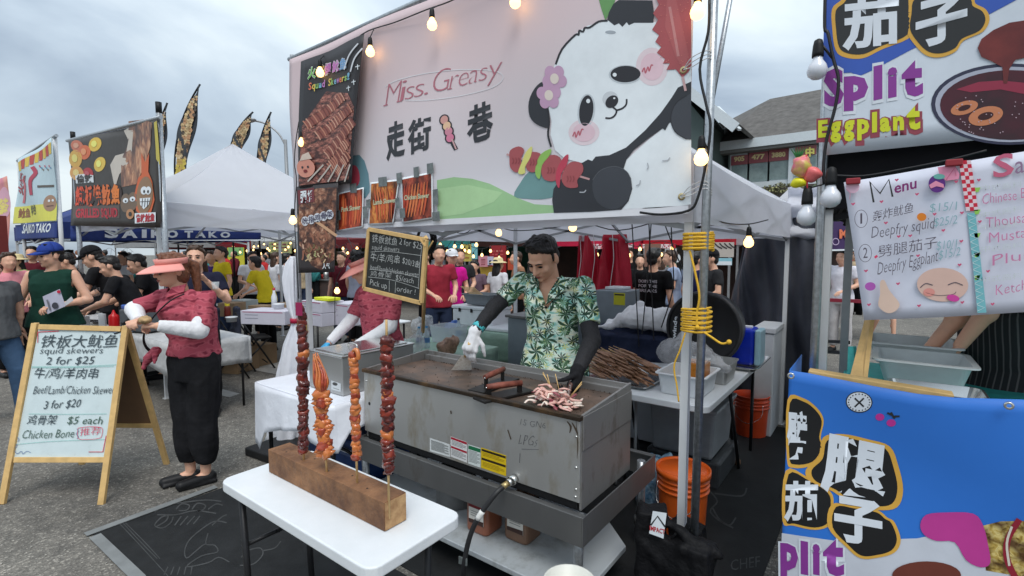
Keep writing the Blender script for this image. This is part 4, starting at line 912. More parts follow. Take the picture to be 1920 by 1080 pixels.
tw,PW,HW,MW=person('woman in rose paisley shirt and pink sun visor standing beside the whiteboard sign',(cx,cy,0),yw2,1.62,J=WJ2,shirt=M_rose,sleeve=.8,pants=M_blackc,plen=.90,hair='pony',hairm=HAIR[2],hat='visor',hatm=M_vis,skin=SKIN[0],hp=(math.radians(10),math.radians(6),0),g=1.14,vox=.0065,amp=.011,shirt_len=.93,bust=.03,baggy=.016,face=True,handR=dict(curl=1.3,fwd=(.75,-.5,.1),pn=(.3,.1,-1)),handL=dict(curl=1.2,fwd=(-.8,-.55,.0),pn=(.1,.3,-1)))
inv2=(Matrix.Translation((cx,cy,0))@Matrix.Rotation(yw2,4,'Z')).inverted()
for s_,e_,w_ in((WJ2b['shR'],WJ2b['elR'],WJ2b['wrR']),(WJ2b['shL'],WJ2b['elL'],WJ2b['wrL'])):
 s_,e_,w_=Vector(s_),Vector(e_),Vector(w_);sleeve_tube(tw,inv2,'white_arm_sleeve',[s_.lerp(e_,.75),e_,e_.lerp(w_,1.0)],[.056,.058,.038],M_whsl)
for s_ in(-1,1):
 mb=MB();n0=0;mb.lathe((s_*.033,-.094,.008),[(.0,-.004),(.024,-.003),(.027,.0),(.024,.004),(0,.004)],16,axis='y')
 mb.tube([(s_*.056,-.088,.012),(s_*.080,-.03,.010),(s_*.085,.02,.005)],.0022,5)
 if s_>0:mb.tube([(-.012,-.098,.012),(0,-.102,.015),(.012,-.098,.012)],.0022,5)
 for i in range(len(mb.v)):mb.v[i]=tuple(HW@Vector(mb.v[i]))
 mb.build('sunglasses_lens',mat('dark_sunglass_lens',(.03,.022,.018),.1,var=0,coat=.5),tw,org=(0,0,0))
mb=MB();st=[(-3.80,1.36,1.375),(-3.835,1.285,1.33),(-3.93,1.215,1.22),(-4.03,1.19,1.10),(-4.10,1.22,1.0),(-4.14,1.30,.92)]
mb.tube([inv2@(Vector(p)+WS+Vector((0,-.05,0)))for p in catmull(st,5,False)],.012,8,ell=.4);mb.build('bag_strap',M_black,tw,org=(0,0,0))
mb=Org();q=[inv2@(Vector(p)+WS)for p in((-4.02,1.20,.98),(-4.06,1.17,.93),(-4.10,1.15,.86))]
b=Org();b.esph(q[0],(.035,.03,.032));b.cap(q[0],q[1],.025,.03);b.cap(q[1],q[2],.028,.012);b.cap(q[0],q[0]+Vector((.06,-.02,-.07)),.022,.01)
me=remesh(b,.006,2,'shirt_knot',.005,25);me.materials.append(M_rose);o=bpy.data.objects.new('shirt_knot',me);COL.objects.link(o);o.parent=tw
for s_ in(-1,1):
 mb=MB();B_=PW['neck'];mb.add([B_+Vector((s_*.02,-.095,-.03)),B_+Vector((s_*.055,-.06,.03)),B_+Vector((s_*.075,.02,.05)),B_+Vector((s_*.10,.0,.0)),B_+Vector((s_*.085,-.095,-.035))],[(0,1,2,3,4)]);mb.build('collar',M_rose,tw,org=(0,0,0),solid=.006)
tg=thing('crumpled_wrapper','small crumpled tan wrapper held in the hands of the woman with the pink visor','wrapper',tuple(gy(272,600,3.12)))
b=Org();b.esph(tuple(gy(272,600,3.12)),(.035,.03,.02));me=remesh(b,.006,0,'wrapper',.009,45);me.materials.append(mat('tan_paper',(.42,.28,.14),.7,var=.3,vscale=40));o=bpy.data.objects.new('paper',me);COL.objects.link(o);o.parent=tg;me.transform(Matrix.Translation(-gy(272,600,3.12)))
# --- helper behind the chalkboard
HS=Vector((.09,.065,0));hx,hy=-3.33+HS.x,2.50+HS.y;yw3=math.radians(0)
WJ3=dict(world=True,head=(-3.40,2.40,1.52),neck=(-3.36,2.45,1.39),chest=(-3.33,2.48,1.24),elR=(-3.58,2.40,1.10),wrR=(-3.63,2.22,.93),elL=(-3.12,2.42,1.08),wrL=(-3.38,2.14,.86),shR=(-3.50,2.49,1.34),shL=(-3.16,2.51,1.34))
WJ3={a:(b if a=='world' else tuple(Vector(b)+HS))for a,b in WJ3.items()}
th,PH,HH,_=person('helper in rose shirt and pink visor behind the steel box, partly hidden by the chalkboard',(hx,hy,0),yw3,1.64,J=WJ3,shirt=M_rose,sleeve=.75,pants=M_blackc,hair='pony',hat='visor',hatm=M_vis,hp=(math.radians(-30),math.radians(25),0),g=1.1,vox=.010,amp=.010,shirt_len=.84,gloves=True)
inv3=(Matrix.Translation((hx,hy,0))@Matrix.Rotation(yw3,4,'Z')).inverted()
for s_,e_,w_ in(((-3.50,2.49,1.34),(-3.58,2.40,1.10),(-3.63,2.22,.93)),((-3.16,2.51,1.34),(-3.12,2.42,1.08),(-3.38,2.14,.86))):
 s_,e_,w_=[Vector(q)+HS for q in(s_,e_,w_)];sleeve_tube(th,inv3,'white_arm_sleeve',[s_.lerp(e_,.7),e_,e_.lerp(w_,.97)],[.052,.054,.036],M_whsl,.008)
 b=Org();hand_prims(b,inv3@w_,inv3@e_,1,s=1.1,curl=1.0);me=remesh(b,.006,1,'blue_glove');me.materials.append(mat('blue_nitrile',(.04,.34,.62),.4,var=.1));o=bpy.data.objects.new('blue_glove',me);COL.objects.link(o);o.parent=th
 # ---------- griddle on its stand
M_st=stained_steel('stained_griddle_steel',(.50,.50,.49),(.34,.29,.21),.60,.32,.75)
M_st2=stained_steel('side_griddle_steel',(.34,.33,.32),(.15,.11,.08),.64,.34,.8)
M_rail=stained_steel('stand_rail_steel',(.20,.20,.20),(.12,.10,.08),.66,.36,.8)
M_grease=stained_steel('greasy_plate',(.085,.062,.048),(.17,.11,.08),.50,.36,.25)
M_lip=stained_steel('greasy_lip',(.045,.032,.022),(.16,.09,.04),.55,.25,.6)
G0,G1,GF,GB,GT=-2.555,-1.03,1.885,2.43,.935
t=thing('flat_top_griddle','long stained stainless flat-top gas griddle on a steel stand under the banner','griddle',((G0+G1)/2,2.15,0))
mb=MB();mb.box2((G0,GF,.54),(G1-.003,GF+.012,GT-.022));mb.build('front_panel',M_st,t,bevel=.002)
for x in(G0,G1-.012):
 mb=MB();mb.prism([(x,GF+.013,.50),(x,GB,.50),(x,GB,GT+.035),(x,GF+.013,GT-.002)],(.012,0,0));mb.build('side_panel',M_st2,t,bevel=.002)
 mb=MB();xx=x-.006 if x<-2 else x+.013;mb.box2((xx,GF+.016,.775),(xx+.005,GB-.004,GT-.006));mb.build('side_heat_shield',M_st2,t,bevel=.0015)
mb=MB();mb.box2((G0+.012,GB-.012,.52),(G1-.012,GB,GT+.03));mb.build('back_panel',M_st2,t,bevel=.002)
mb=MB();mb.box2((G0-.004,GF-.014,GT-.022),(G1+.004,GF+.018,GT));mb.build('front_lip',M_lip,t,bevel=.004)
mb=MB();mb.box2((G0+.013,GF+.019,GT-.06),(G1-.013,GF+.062,GT-.05));mb.build('grease_trough',M_lip,t)
mb=MB();mb.box2((G0+.014,GF+.064,GT-.045),(G1-.014,GB-.045,GT-.028));mb.build('cooking_plate',M_grease,t,bevel=.003)
mb=MB();mb.box2((G0+.014,GB-.044,GT-.05),(G1-.014,GB-.014,GT+.008));mb.build('back_ledge',M_st2,t,bevel=.003)
mb=MB();r_=random.Random(2)
for i in range(300):
 x=r_.uniform(G0+.05,G1-.05);y=r_.choice([r_.uniform(GB-.06,GB-.04),r_.uniform(GF+.07,GB-.05)]);s_=r_.uniform(.002,.006);mb.box((x,y,GT-.026),(s_,s_*.7,s_*.7),r_.random()*3)
mb.build('burnt_crumb',mat('charred_crumbs',(.06,.04,.03),.7,var=.5),t,kind='stuff')
mb=MB();mb.box2((G0+.02,GF+.012,.50),(G1-.02,GB-.02,.545));mb.build('base_pan',M_black,t)
for i,(x,z)in enumerate(((G1-.01,.60),(G1-.01,.70),(G1-.01,.84),(G1-.012,.565),(-2.52,.86))):
 mb=MB();mb.lathe((x-.01,GF-.001,z),[(0,-.004),(.005,-.003),(.006,.001)],8,axis='y');mb.build('rivet',M_bright,t)
mb=MB();mb.lathe((G0+.05,GF-.0005,.72),[(0,0),(.011,0)],12,axis='y');mb.build('vent_hole',M_black,t)
RZ0,RZ1=.365,.50
for a,b in(((G0-.03,1.845),(G1+.03,1.851)),((G0-.03,2.70),(G1+.03,2.706))):
 mb=MB();mb.box2((a[0],a[1],RZ0),(b[0],b[1],RZ1));mb.box2((a[0],a[1]+(.006 if a[1]<2 else-.03),RZ1-.006),(b[0],b[1]+(.03 if a[1]<2 else-.006),RZ1));mb.build('stand_rail',M_rail,t,bevel=.0015)
for x in(G0-.036,G1+.031):
 mb=MB();mb.box2((x,1.845,RZ0),(x+.006,2.706,RZ1));mb.build('stand_rail',M_rail,t,bevel=.0015)
for x,y in((G0,1.885),(G1-.005,1.885),(G0,2.62),(G1-.005,2.60)):
 mb=MB();mb.tube([(x,y,.10),(x,y,RZ1-.01)],.023,14);mb.build('leg',M_galv,t)
 mb=MB();mb.lathe((x,y,0),[(0,0),(.018,0),(.022,.03),(.03,.05),(.03,.10),(.024,.105)],12);mb.build('foot',M_black,t)
 mb=MB();mb.lathe((x,y,.135),[(.024,-.02),(.034,-.02),(.034,.03),(.024,.03)],12);mb.build('shelf_clamp',M_rail,t)
mb=MB();mb.prism([(G0-.02,1.78,.142),(G1-.02,1.78,.142),(G1+.05,1.86,.142),(G1+.05,2.28,.142),(G1-.12,2.44,.142),(G0-.02,2.44,.142)],(0,0,.028));mb.build('lower_shelf',stained_steel('galvanised_shelf',(.42,.45,.47),(.25,.26,.25),.6,.5,.35),t,bevel=.004)
for i,(c,w)in enumerate((((806,822),38),)):pass
def stick(px4,base,rows):
 P=Print(Pv(GF-.001),.0006);P.poly(px4,base,1)
 A,B,C_,D_=[Vector((*q,0))for q in px4]
 for kind_,f0,f1,m in rows:
  g0,g1=.03,.97
  if kind_=='bar':q=[A.lerp(D_,f0).lerp(B.lerp(C_,f0),0.02),A.lerp(D_,f0).lerp(B.lerp(C_,f0),.98),A.lerp(D_,f1).lerp(B.lerp(C_,f1),.98),A.lerp(D_,f1).lerp(B.lerp(C_,f1),.02)];P.poly([(p.x,p.y)for p in q],m,2)
  else:
   for j in range(f1):
    f=f0+j*.062;a=A.lerp(D_,f).lerp(B.lerp(C_,f),.06);b=A.lerp(D_,f).lerp(B.lerp(C_,f),.93-.2*((j*7)%3==0));P.line([(a.x,a.y),(b.x,b.y)],.8,m,2,smooth=0)
 P.build('warning_sticker',t)
gy_=flat(120,122,120);rd=flat(170,30,50);bk_=flat(40,30,15);gn=flat(20,110,70)
stick([(806,821),(843,833),(844,857),(806,846)],flat(218,222,222),[('t',.14,12,gy_)])
stick([(845,818),(876,829),(876,868),(845,856)],flat(222,222,222),[('bar',.02,.13,rd),('bar',.46,.56,rd),('t',.18,4,gy_),('t',.62,5,gy_)])
stick([(878,833),(901,840),(901,877),(878,869)],flat(216,224,222),[('bar',.05,.24,gn),('t',.30,10,gy_)])
stick([(902,839),(949,854),(949,893),(902,877)],flat(224,190,20),[('bar',.05,.16,bk_),('bar',.48,.59,bk_),('t',.22,3,flat(150,120,10)),('t',.68,4,flat(150,120,10))])
P=Print(Pv(GF-.001),.0006);M_pen=mat('faded_marker',(.12,.12,.125),.6,var=.3)
P.text('15 GN6',(975,796),(1022,804),11,M_pen,1,bold=-.02,slant=.2,jit=.1);P.text('LPGs',(972,832),(1006,838),19,M_pen,1,bold=-.02,slant=.2,jit=.08);P.line([(978,842),(1010,843)],1,M_pen);P.line([(975,850),(974,868)],1.2,M_pen)
M_burn=mat('brown_burn_mark',(.085,.06,.04),.5,.3,var=.3)
P.line([(1063,790),(1070,800),(1068,812)],4,M_burn,taper=True);P.line([(1072,792),(1080,806),(1083,815)],4,M_burn,taper=True);P.line([(952,806),(955,815),(958,824)],2,M_burn);P.line([(845,770),(846,776)],2.4,M_burn);P.line([(1080,790),(1083,830),(1082,860)],2,M_burn,taper=True)
P.build('marker_writing',t)
c=gv(965,897,GF);th_=thing('gas_hose','black gas hose with white tape band plugged into the griddle front','hose',tuple(c))
mb=MB();mb.tube([c+Vector((0,.0,0)),c+Vector((0,-.03,-.004))],.024,14);mb.tube([c+Vector((0,-.03,-.004)),c+Vector((-.006,-.045,-.008))],[.019,.019],12);mb.build('connector',M_bright,th_)
mb=MB();mb.tube([c+Vector((-.006,-.045,-.008)),c+Vector((-.018,-.075,-.02))],.015,10);mb.build('brass_fitting',mat('brass_fitting',(.5,.38,.18),.35,.8,var=.1),th_)
hz=[c+Vector((-.014,-.068,-.018)),gv(930,925,1.77),gv(905,958,1.72),gv(887,990,1.69),gv(876,1025,1.67),gv(870,1060,1.66),gv(866,1100,1.66),gz(850,1180,.02)]
hp_=catmull(hz,6,False);mb=MB();mb.tube(hp_,.0125,10);mb.build('rubber_hose',mat('black_rubber',(.018,.018,.02),.5,var=.2),th_)
mb=MB();mb.tube(hp_[12:16],.0138,10);mb.build('white_tape_band',mat('white_tape',(.7,.7,.68),.6,var=.1),th_)
q=gv(868,1052,1.655);mb=MB();mb.box(q,(.045,.004,.035),.2);mb.build('tape_flag',M_tape,th_,solid=.001)
# ---------- on the griddle
pz=GT-.027
tip=gz(865,694,pz);hb=Vector((-1.995,2.235,1.085))
t=thing('scraper','wide white-smeared steel scraper in the gloved right hand of the cook','spatula',tuple(tip));mb=MB()
d=(hb-tip);r_v=Vector((.80,.60,0));a,b=tip+Vector((0,0,.002)),tip+d*.62
mb.prism([a-r_v*.062,a+r_v*.068,b+r_v*.026,b-r_v*.026],(.001,-.0025,0));mb.build('blade',mat('flour_smeared_steel',(.92,.9,.84),.6,0,var=.3,vscale=60,col2=(.66,.6,.52)),t)
mb=MB();mb.tube([b-d*.05,hb+d*.12],.011,8);mb.build('handle',M_wood,t)
t=thing('turner','steel turner with dark wooden handle in the left hand of the cook','spatula',(-1.2,2.05,pz));mb=MB()
hl=Vector((-1.32,2.31,.965));bl=gz(1062,752,pz+.01);sq=gz(1072,752,pz+.004);d=bl-hl
mb.tube([hl+Vector((0,.02,.03)),hl,hl.lerp(bl,.75)],[.013,.014,.012],8,ell=.6);mb.build('wooden_handle',mat('dark_red_wood',(.075,.028,.02),.4,var=.3,vscale=40),t)
for k in(.1,.35,.6):mb=MB();mb.sph(hl.lerp(bl,k)+Vector((.004,-.008,.008)),.0035,8,5);mb.build('rivet',M_bright,t)
e_=hl.lerp(bl,.75);mb=MB();mb.prism([e_+Vector((-.012,0,0)),e_+Vector((.012,0,0)),sq+Vector((.045,.0,.0)),sq+Vector((.02,-.07,-.0)),sq+Vector((-.045,-.05,0))],(0,0,.002));mb.build('blade',M_bright,t)
for i,(p0,p1,lab)in enumerate(((gz(905,735,pz),gz(948,714,pz),'iron meat press with worn red-brown wooden handle, farther of two on the griddle'),(gz(905,748,pz),gz(985,738,pz),'iron meat press with long red-brown wooden handle, nearer of two on the griddle'))):
 t=thing('meat_press',lab,'meat press',tuple((p0+p1)/2),'meat presses on the griddle');c=(p0+p1)/2;an=math.atan2(p1.y-p0.y,p1.x-p0.x);L_=(p1-p0).length
 mb=MB();mb.box((c.x,c.y,pz+.008),(L_*1.35,.11,.014),an+(.25 if i else-.1));mb.build('iron_plate',mat('black_cast_iron',(.02,.018,.017),.45,.5,var=.3),t,bevel=.004)
 up=Vector((0,0,.075 if i==0 else .06));dr=(p1-p0).normalized();a,b=c-dr*L_*.36,c+dr*L_*.36
 for q in(a,b):mb=MB();mb.bar(q+Vector((0,0,.012)),q+up,.010,.026,dr);mb.build('bracket',mat('black_cast_iron',None),t);mb=MB();mb.sph(q+up*.95-dr*.012+Vector((.004,-.006,0)),.005,8,5);mb.build('bolt',M_bright,t)
 mb=MB();mb.tube([a+up-dr*.012,a.lerp(b,.3)+up,b+up+dr*.012],[.013,.017,.015],10);mb.build('handle',mat('worn_red_wood',hexc(140,78,62),.6,var=.4,vscale=20,col2=hexc(90,44,36)),t)
t=thing('squid_pile','pile of pink and white sliced squid at the right end of the griddle','food',tuple(gz(1040,765,pz)))
r_=random.Random(9);base=gz(1040,762,pz);msq=[mat('squid_white',hexc(232,214,200),.35,var=.12,vscale=40,sss=.1),mat('squid_pink',hexc(214,168,156),.35,var=.2,vscale=40,sss=.1),mat('squid_purple',hexc(138,70,78),.4,var=.25,vscale=40)]
for i in range(90):
 a=r_.uniform(0,2*PI);rad=.105*math.sqrt(r_.random());p=base+Vector((rad*math.cos(a),rad*.8*math.sin(a),.012+(.085*(1-(rad/.115)**2))*r_.random()));b_=r_.uniform(0,2*PI);l=r_.uniform(.02,.045)
 q=[p,p+Vector((l*math.cos(b_),l*math.sin(b_),r_.uniform(.0,.014))),p+Vector((l*1.6*math.cos(b_+.7),l*1.6*math.sin(b_+.7),r_.uniform(-.012,.006)))]
 mb=MB();mb.tube(catmull(q,3,False),[.0075,.009,.009,.0085,.008,.006,.004],6,ell=.6);mb.build('squid_strip',msq[r_.choice([0,0,1,1,2])],t)
for i in range(6):
 p=base+Vector((r_.uniform(-.05,.02),r_.uniform(0,.05),.07));d=Vector((-.05,.02,.07))+Vector((r_.uniform(-.02,.02),r_.uniform(-.02,.02),0));
 if i>3:p=base+Vector((.07,.02,.05));d=Vector((.05,.03,.03+.01*i))
 mb=MB();mb.tube([p,p+d],.0022,5);mb.build('wooden_skewer',M_wood,t)
 # ---------- white folding table, timber block, tall skewers
t=thing('folding_table','small white plastic folding table with black legs in the foreground','table',(-1.62,1.05,0))
def rrect(u0,u1,v0,v1,r,z,n=4):
 out=[]
 for cx_,cy_,a0 in((u1-r,v1-r,0),(u0+r,v1-r,90),(u0+r,v0+r,180),(u1-r,v0+r,270)):
  for i in range(n+1):a=math.radians(a0+90*i/n);out.append((cx_+r*math.cos(a),cy_+r*math.sin(a),z))
 return out
mb=MB();mb.prism(rrect(-2.10,-1.135,.845,1.24,.045,.700),(0,0,.04));mb.build('tabletop',M_tub,t,bevel=.006,seg=3)
mb=MB();mb.box2((-2.05,.88,.672),(-1.19,.892,.698));mb.box2((-2.05,1.192,.672),(-1.19,1.204,.698));mb.build('apron_rail',M_darkrub,t)
for x in(-2.03,-1.24):
 for y in(.90,1.17):
  mb=MB();mb.tube([(x,y,.69),(x+(.05 if x<-1.6 else-.02),y,.0)],.013,10);mb.build('leg',M_darkrub,t)
 mb=MB();mb.tube([(x+.012,.90,.47),(x+.012,1.17,.47)],.009,8);mb.build('cross_brace',M_darkrub,t)
 mb=MB();mb.tube([(x+.02,1.035,.47),(x+(.22 if x<-1.6 else-.22),1.035,.68)],.008,8);mb.build('folding_strut',M_darkrub,t)
e0,e1=gz(720,998,.741),gz(766,965,.741)
u1b,v0b=e0.x,e0.y
bl0,bl1=gz(513,880,.741),gz(520,862,.741)
t=thing('timber_block','rough brown square timber block holding tall skewers on the white folding table','wood block',((u1b+bl0.x)/2,v0b+.05,.741))
M_tim=mat('rough_brown_timber',hexc(150,108,74),.75,var=.35,vscale=9,bump=.6,bscale=30,col2=hexc(92,62,44));
mp_=M_tim.node_tree;
BW_,BH_=.094,.098
ux0,ux1,vy=bl0.x+.01,u1b,v0b+.002
mb=MB();mb.grid(lambda a,b:(0,0,0),1,1);mb=MB()
mb.box2((ux0,vy,.741),(ux1,vy+BW_,.741+BH_));o=mb.build('beam',M_tim,t,bevel=.003)
mb=MB();mb.box2((ux1+.0005,vy+.003,.744),(ux1+.002,vy+BW_-.003,.741+BH_-.003));mb.build('sawn_end',mat('sawn_end_grain',hexc(196,158,112),.8,var=.35,vscale=26,bump=.4,bscale=60,col2=hexc(140,100,66)),t)
for i,f in enumerate((.12,.33,.52,.66,.83,.93)):
 mb=MB();mb.lathe((ux0+(ux1-ux0)*f,vy+.03+.03*(i%2),.741+BH_+.0006),[(0,0),(.004,0)],8);mb.build('drill_hole',M_black,t)
bt=.741+BH_
meat_d=mat('dark_glazed_meat',(.13,.018,.012),.22,var=.55,vscale=45,bump=.6,bscale=60,coat=.5,col2=(.05,.008,.008));meat_r=mat('red_glazed_meat',(.30,.04,.02),.2,var=.5,vscale=45,bump=.5,bscale=60,coat=.6,col2=(.12,.014,.01))
meat_o=mat('orange_grilled_cuttlefish',(.55,.13,.03),.25,var=.4,vscale=35,bump=.5,bscale=50,coat=.5,col2=(.62,.22,.06));meat_y=mat('charred_orange_edge',(.34,.05,.02),.3,var=.5,vscale=60,coat=.4)
BAM=mat('bamboo_stick',hexc(206,170,116),.6,var=.15,vscale=30)
def lump(mb,c,rx,ry,rz,seed,n=14,m=11):
 k=len(mb.v);mb.sph((0,0,0),(rx,ry,rz),n,m)
 for i in range(k,len(mb.v)):
  q=Vector(mb.v[i]);u=Vector((q.x/rx,q.y/ry,q.z/rz));u=Vector([math.copysign(abs(e)**.72,e)for e in u]);w=noise.noise(q*60+Vector((seed*3.1,seed,0)))+.6*noise.noise(q*150+Vector((seed,0,seed*2.3)));u=u*(1+.45*w);a_=seed*1.7;mb.v[i]=tuple(Vector((u.x*rx*math.cos(a_)-u.y*ry*math.sin(a_),u.x*rx*math.sin(a_)+u.y*ry*math.cos(a_),u.z*rz*.86+u.x*rz*.25*math.sin(seed*2.1)))+Vector(c))
spots=[(568,840,567,'dark glazed meat',618),(614,872,600,'octopus',672),(668,893,662,'orange cuttlefish',660),(717,930,722,'dark red meat',650)]
def vline(xb,yb,xt,yt):
 b=gz(xb,yb,bt);b.y=min(max(b.y,vy+.02),vy+BW_-.02);r=ray(xt,yt);tt_=b.y/r.y;top=CAMP+r*tt_;return b,top
def skewer(label,xb,yb,xt,yt,name='meat_skewer'):
 b,top=vline(xb,yb,xt,yt);t=thing(name,label,'skewer',tuple(b),'giant skewers standing in the timber block');mb=MB();mb.tube([b-Vector((0,0,.06)),b.lerp(top,1.0)],.0042,7);mb.build('bamboo_stick',BAM,t);return t,b,top
t,b,top=skewer('tall skewer of dark glazed meat chunks, leftmost in the timber block',569,862,567,572)
n_=24
for i in range(n_):
 f=.10+.90*i/(n_-1)-.05;c=b.lerp(top,f+.02);mb=MB();s_=r_.uniform(.88,1.15)*(.6 if i==n_-1 else 1);lump(mb,c+Vector((r_.uniform(-.005,.005),r_.uniform(-.003,.003),0)),.0185*s_,.017*s_,.0205,i);mb.build('meat_chunk',meat_o if i==16 else(meat_d if i%3 else meat_r),t)
mb=MB();q=gv(578,690,b.y);mb.box(b.lerp(top,.93)+Vector((.012,-.02,.03)),(.03,.003,.05),.3);mb.build('purple_tag',mat('purple_tag',hexc(150,30,80),.5,var=.1),t)
t,b,top=skewer('skewer of orange grilled squid with frilled tentacles, second from left in the timber block',614,885,600,690,'squid_skewer')
q=[]
for i in range(31):
 s_=1 if i%2 else-1;w=.024+.010*math.sin(i*.55+.8);q.append(b.lerp(top,.17+.021*i)+Vector((s_*w*.8,s_*w*.55-.004,.004*s_)))
mb=MB();qq=catmull(q,4,False);mb.tube(qq,[.0125+.003*math.sin(k*.9)for k in range(len(qq))],8,ell=.75);mb.build('folded_squid_body',meat_o,t)
for i in range(9):mb=MB();lump(mb,b.lerp(top,.20+.068*i)+Vector((.006*math.sin(i*2.0),-.004,0)),.024+.006*math.sin(i*.9+.8),.016,.024,i+120);mb.build('squid_body_piece',meat_y if i%2 else meat_o,t)
for i in range(13):
 a=2*PI*i/13;c=b.lerp(top,.80);q=[c+Vector((0,0,-.02)),c+Vector((.024*math.cos(a),.02*math.sin(a),.02)),c+Vector((.020*math.cos(a+.4)-.012,.018*math.sin(a+.4),.065)),c+Vector((.012*math.cos(a+.9)-.035,.012*math.sin(a),.105+.012*(i%3)))]
 mb=MB();mb.tube(catmull(q,4,False),[.009-.0006*k for k in range(13)],6);mb.build('tentacle',meat_y if i%3==0 else meat_o,t)
t,b,top=skewer('narrow skewer of bright orange cuttlefish cubes with curled tip, third in the timber block',670,905,663,665,'cuttlefish_skewer')
for i in range(21):
 f=.20+.80*i/20;c=b.lerp(top,f);mb=MB();lump(mb,c,.0155,.0145,.0165,i+40);mb.build('cuttlefish_cube',meat_o if i%4 else meat_y,t)
mb=MB();q=[top,top+Vector((.004,0,.014)),top+Vector((.018,0,.018)),top+Vector((.026,0,.004)),top+Vector((.025,0,-.014))];mb.tube(catmull(q,4,False),.008,7);mb.build('curled_tip',meat_o,t)
t,b,top=skewer('skewer of dark red glazed meat with orange bands, rightmost in the timber block',716,945,725,640)
n_=25
for i in range(n_):
 f=.20+.80*i/(n_-1);c=b.lerp(top,f);mb=MB();s_=r_.uniform(.85,1.15);lump(mb,c+Vector((r_.uniform(-.004,.004),0,0)),.0190*s_,.0175*s_,.0195,i+80);mb.build('meat_chunk',meat_o if i in(6,7,14)else(meat_r if i%2 else meat_d),t)
mb=MB();mb.tube([top,top+(top-b).normalized()*.07],.004,6);mb.build('stick_tip',BAM,t)
sesame=MB()
# ---------- side table with white cloth and the steel warming box
t=thing('side_table','side table covered with a white plastic cloth left of the griddle, carrying the steel box','table',(-3.05,2.1,0))
mb=MB();U0,U1,V0,V1=-3.52,-2.60,1.68,2.50
mb.prism(rrect(U0,U1,V0,V1,.04,.715),(0,0,.024));mb.build('tabletop',M_whitefilm,t,bevel=.006)
mb=MB();r_=random.Random(4);per=rrect(U0-.008,U1+.006,V0-.008,V1+.008,.05,.738,5);per.append(per[0])
L_=len(per)-1;c0=Vector(((U0+U1)/2,(V0+V1)/2,0))
def skirt(a,q):
 i=min(int(a*L_),L_-1);f=a*L_-i;p=Vector(per[i]).lerp(Vector(per[i+1]),f);o_=(p-c0);o_.z=0;o_.normalize();ph=p.x*22+p.y*22
 fr=1 if p.y<V0+.05 else .6;ln=.26+.05*math.sin(p.x*7)+(.14 if p.x<U0+.15 else 0);return p+o_*(.008+.03*q*math.sin(ph)+.03*q)-Vector((0,0,ln*q*fr))
mb.grid(skirt,160,8);mb.build('cloth_skirt',M_whitefilm,t,solid=.001)
for x,y in((U0+.08,V0+.06),(U1-.08,V0+.06),(U0+.08,V1-.06),(U1-.08,V1-.06)):mb=MB();mb.tube([(x,y,0),(x,y,.715)],.014,10);mb.build('leg',M_darkrub,t)
BX0,BX1,BV0,BV1=-3.085,-2.705,1.835,2.43
t=thing('steel_warming_box','rectangular stainless steel food warmer box with lid on the white-covered side table','food warmer',((BX0+BX1)/2,2.1,.74))
mb=MB();mb.box2((BX0,BV0,.742),(BX1,BV1,.985));mb.build('body',M_steel,t,bevel=.006)
mb=MB();mb.box2((BX0-.008,BV0-.008,.986),(BX1+.008,BV1+.008,.998));mb.build('rim',M_bright,t,bevel=.003)
mb=MB();mb.box2((BX0+.03,BV0+.03,.9985),(BX1-.03,BV1-.03,1.006));mb.build('lid',M_bright,t,bevel=.003)
mb=MB();cx_,cy_=(BX0+BX1)/2,2.05;mb.tube(catmull([(cx_-.05,cy_,1.006),(cx_-.04,cy_,1.025),(cx_+.04,cy_,1.025),(cx_+.05,cy_,1.006)],4,False),.006,8);mb.build('lid_handle',M_bright,t)
P=Print(Pv(BV0-.001),.0006);P.poly([(621,713),(639,719),(639,735),(621,730)],flat(206,210,212),1);P.ell(628,720,5,3,flat(70,70,70),2,.3);P.line([(624,727),(636,731)],1,gy_,2);P.build('maker_plate',t)
t=thing('drink_cooler','dark blue cooler with white-edged lid under the side table','cooler',(-2.95,2.15,0))
mb=MB();mb.box((-2.95,2.12,.16),(.62,.38,.32),taper=1.06);mb.build('body',mat('dark_blue_plastic',hexc(24,52,98),.4,var=.12),t,bevel=.02)
mb=MB();mb.box((-2.95,2.12,.335),(.66,.42,.022));mb.build('lid_edge',M_tub,t,bevel=.006)
mb=MB();mb.box((-2.95,2.12,.375),(.65,.41,.06),taper=.94);mb.build('lid',mat('dark_blue_plastic',None),t,bevel=.015)
mb=MB();mb.tube(catmull([(-3.2,1.92,.30),(-3.18,1.885,.36),(-2.75,1.885,.36),(-2.73,1.92,.30)],4,False),.010,8);mb.build('handle',M_black,t)
t=thing('black_case','flat black base of the side stand on the road beneath the white cloth','case',(-3.75,2.05,0));mb=MB();mb.box((-3.75,2.1,.035),(.75,.42,.07),.1);mb.build('body',M_black,t,bevel=.012)
t=thing('plastic_sheet','white plastic sheet wrapped and tied around the left banner pole, spreading to the ground','plastic sheet',(-3.99,2.27,0))
prof=[(1.62,.03),(1.56,.075),(1.44,.105),(1.30,.095),(1.18,.07),(1.10,.04),(1.07,.032),(1.0,.055),(.85,.12),(.65,.17),(.4,.205),(.2,.25),(.01,.30)]
def sh(a,q):
 f=q*(len(prof)-1);i=min(int(f),len(prof)-2);f-=i;z=prof[i][0]*(1-f)+prof[i+1][0]*f;r=prof[i][1]*(1-f)+prof[i+1][1]*f
 an=2*PI*a;w=r*(1+.16*math.sin(an*5+z*3)+.10*math.sin(an*9-z*5));return(-3.96-r*.62+w*.75*math.cos(an),2.25+w*.5*math.sin(an),z)
mb=MB();mb.grid(sh,60,50);mb.build('sheet',M_whitefilm,t,solid=.001)
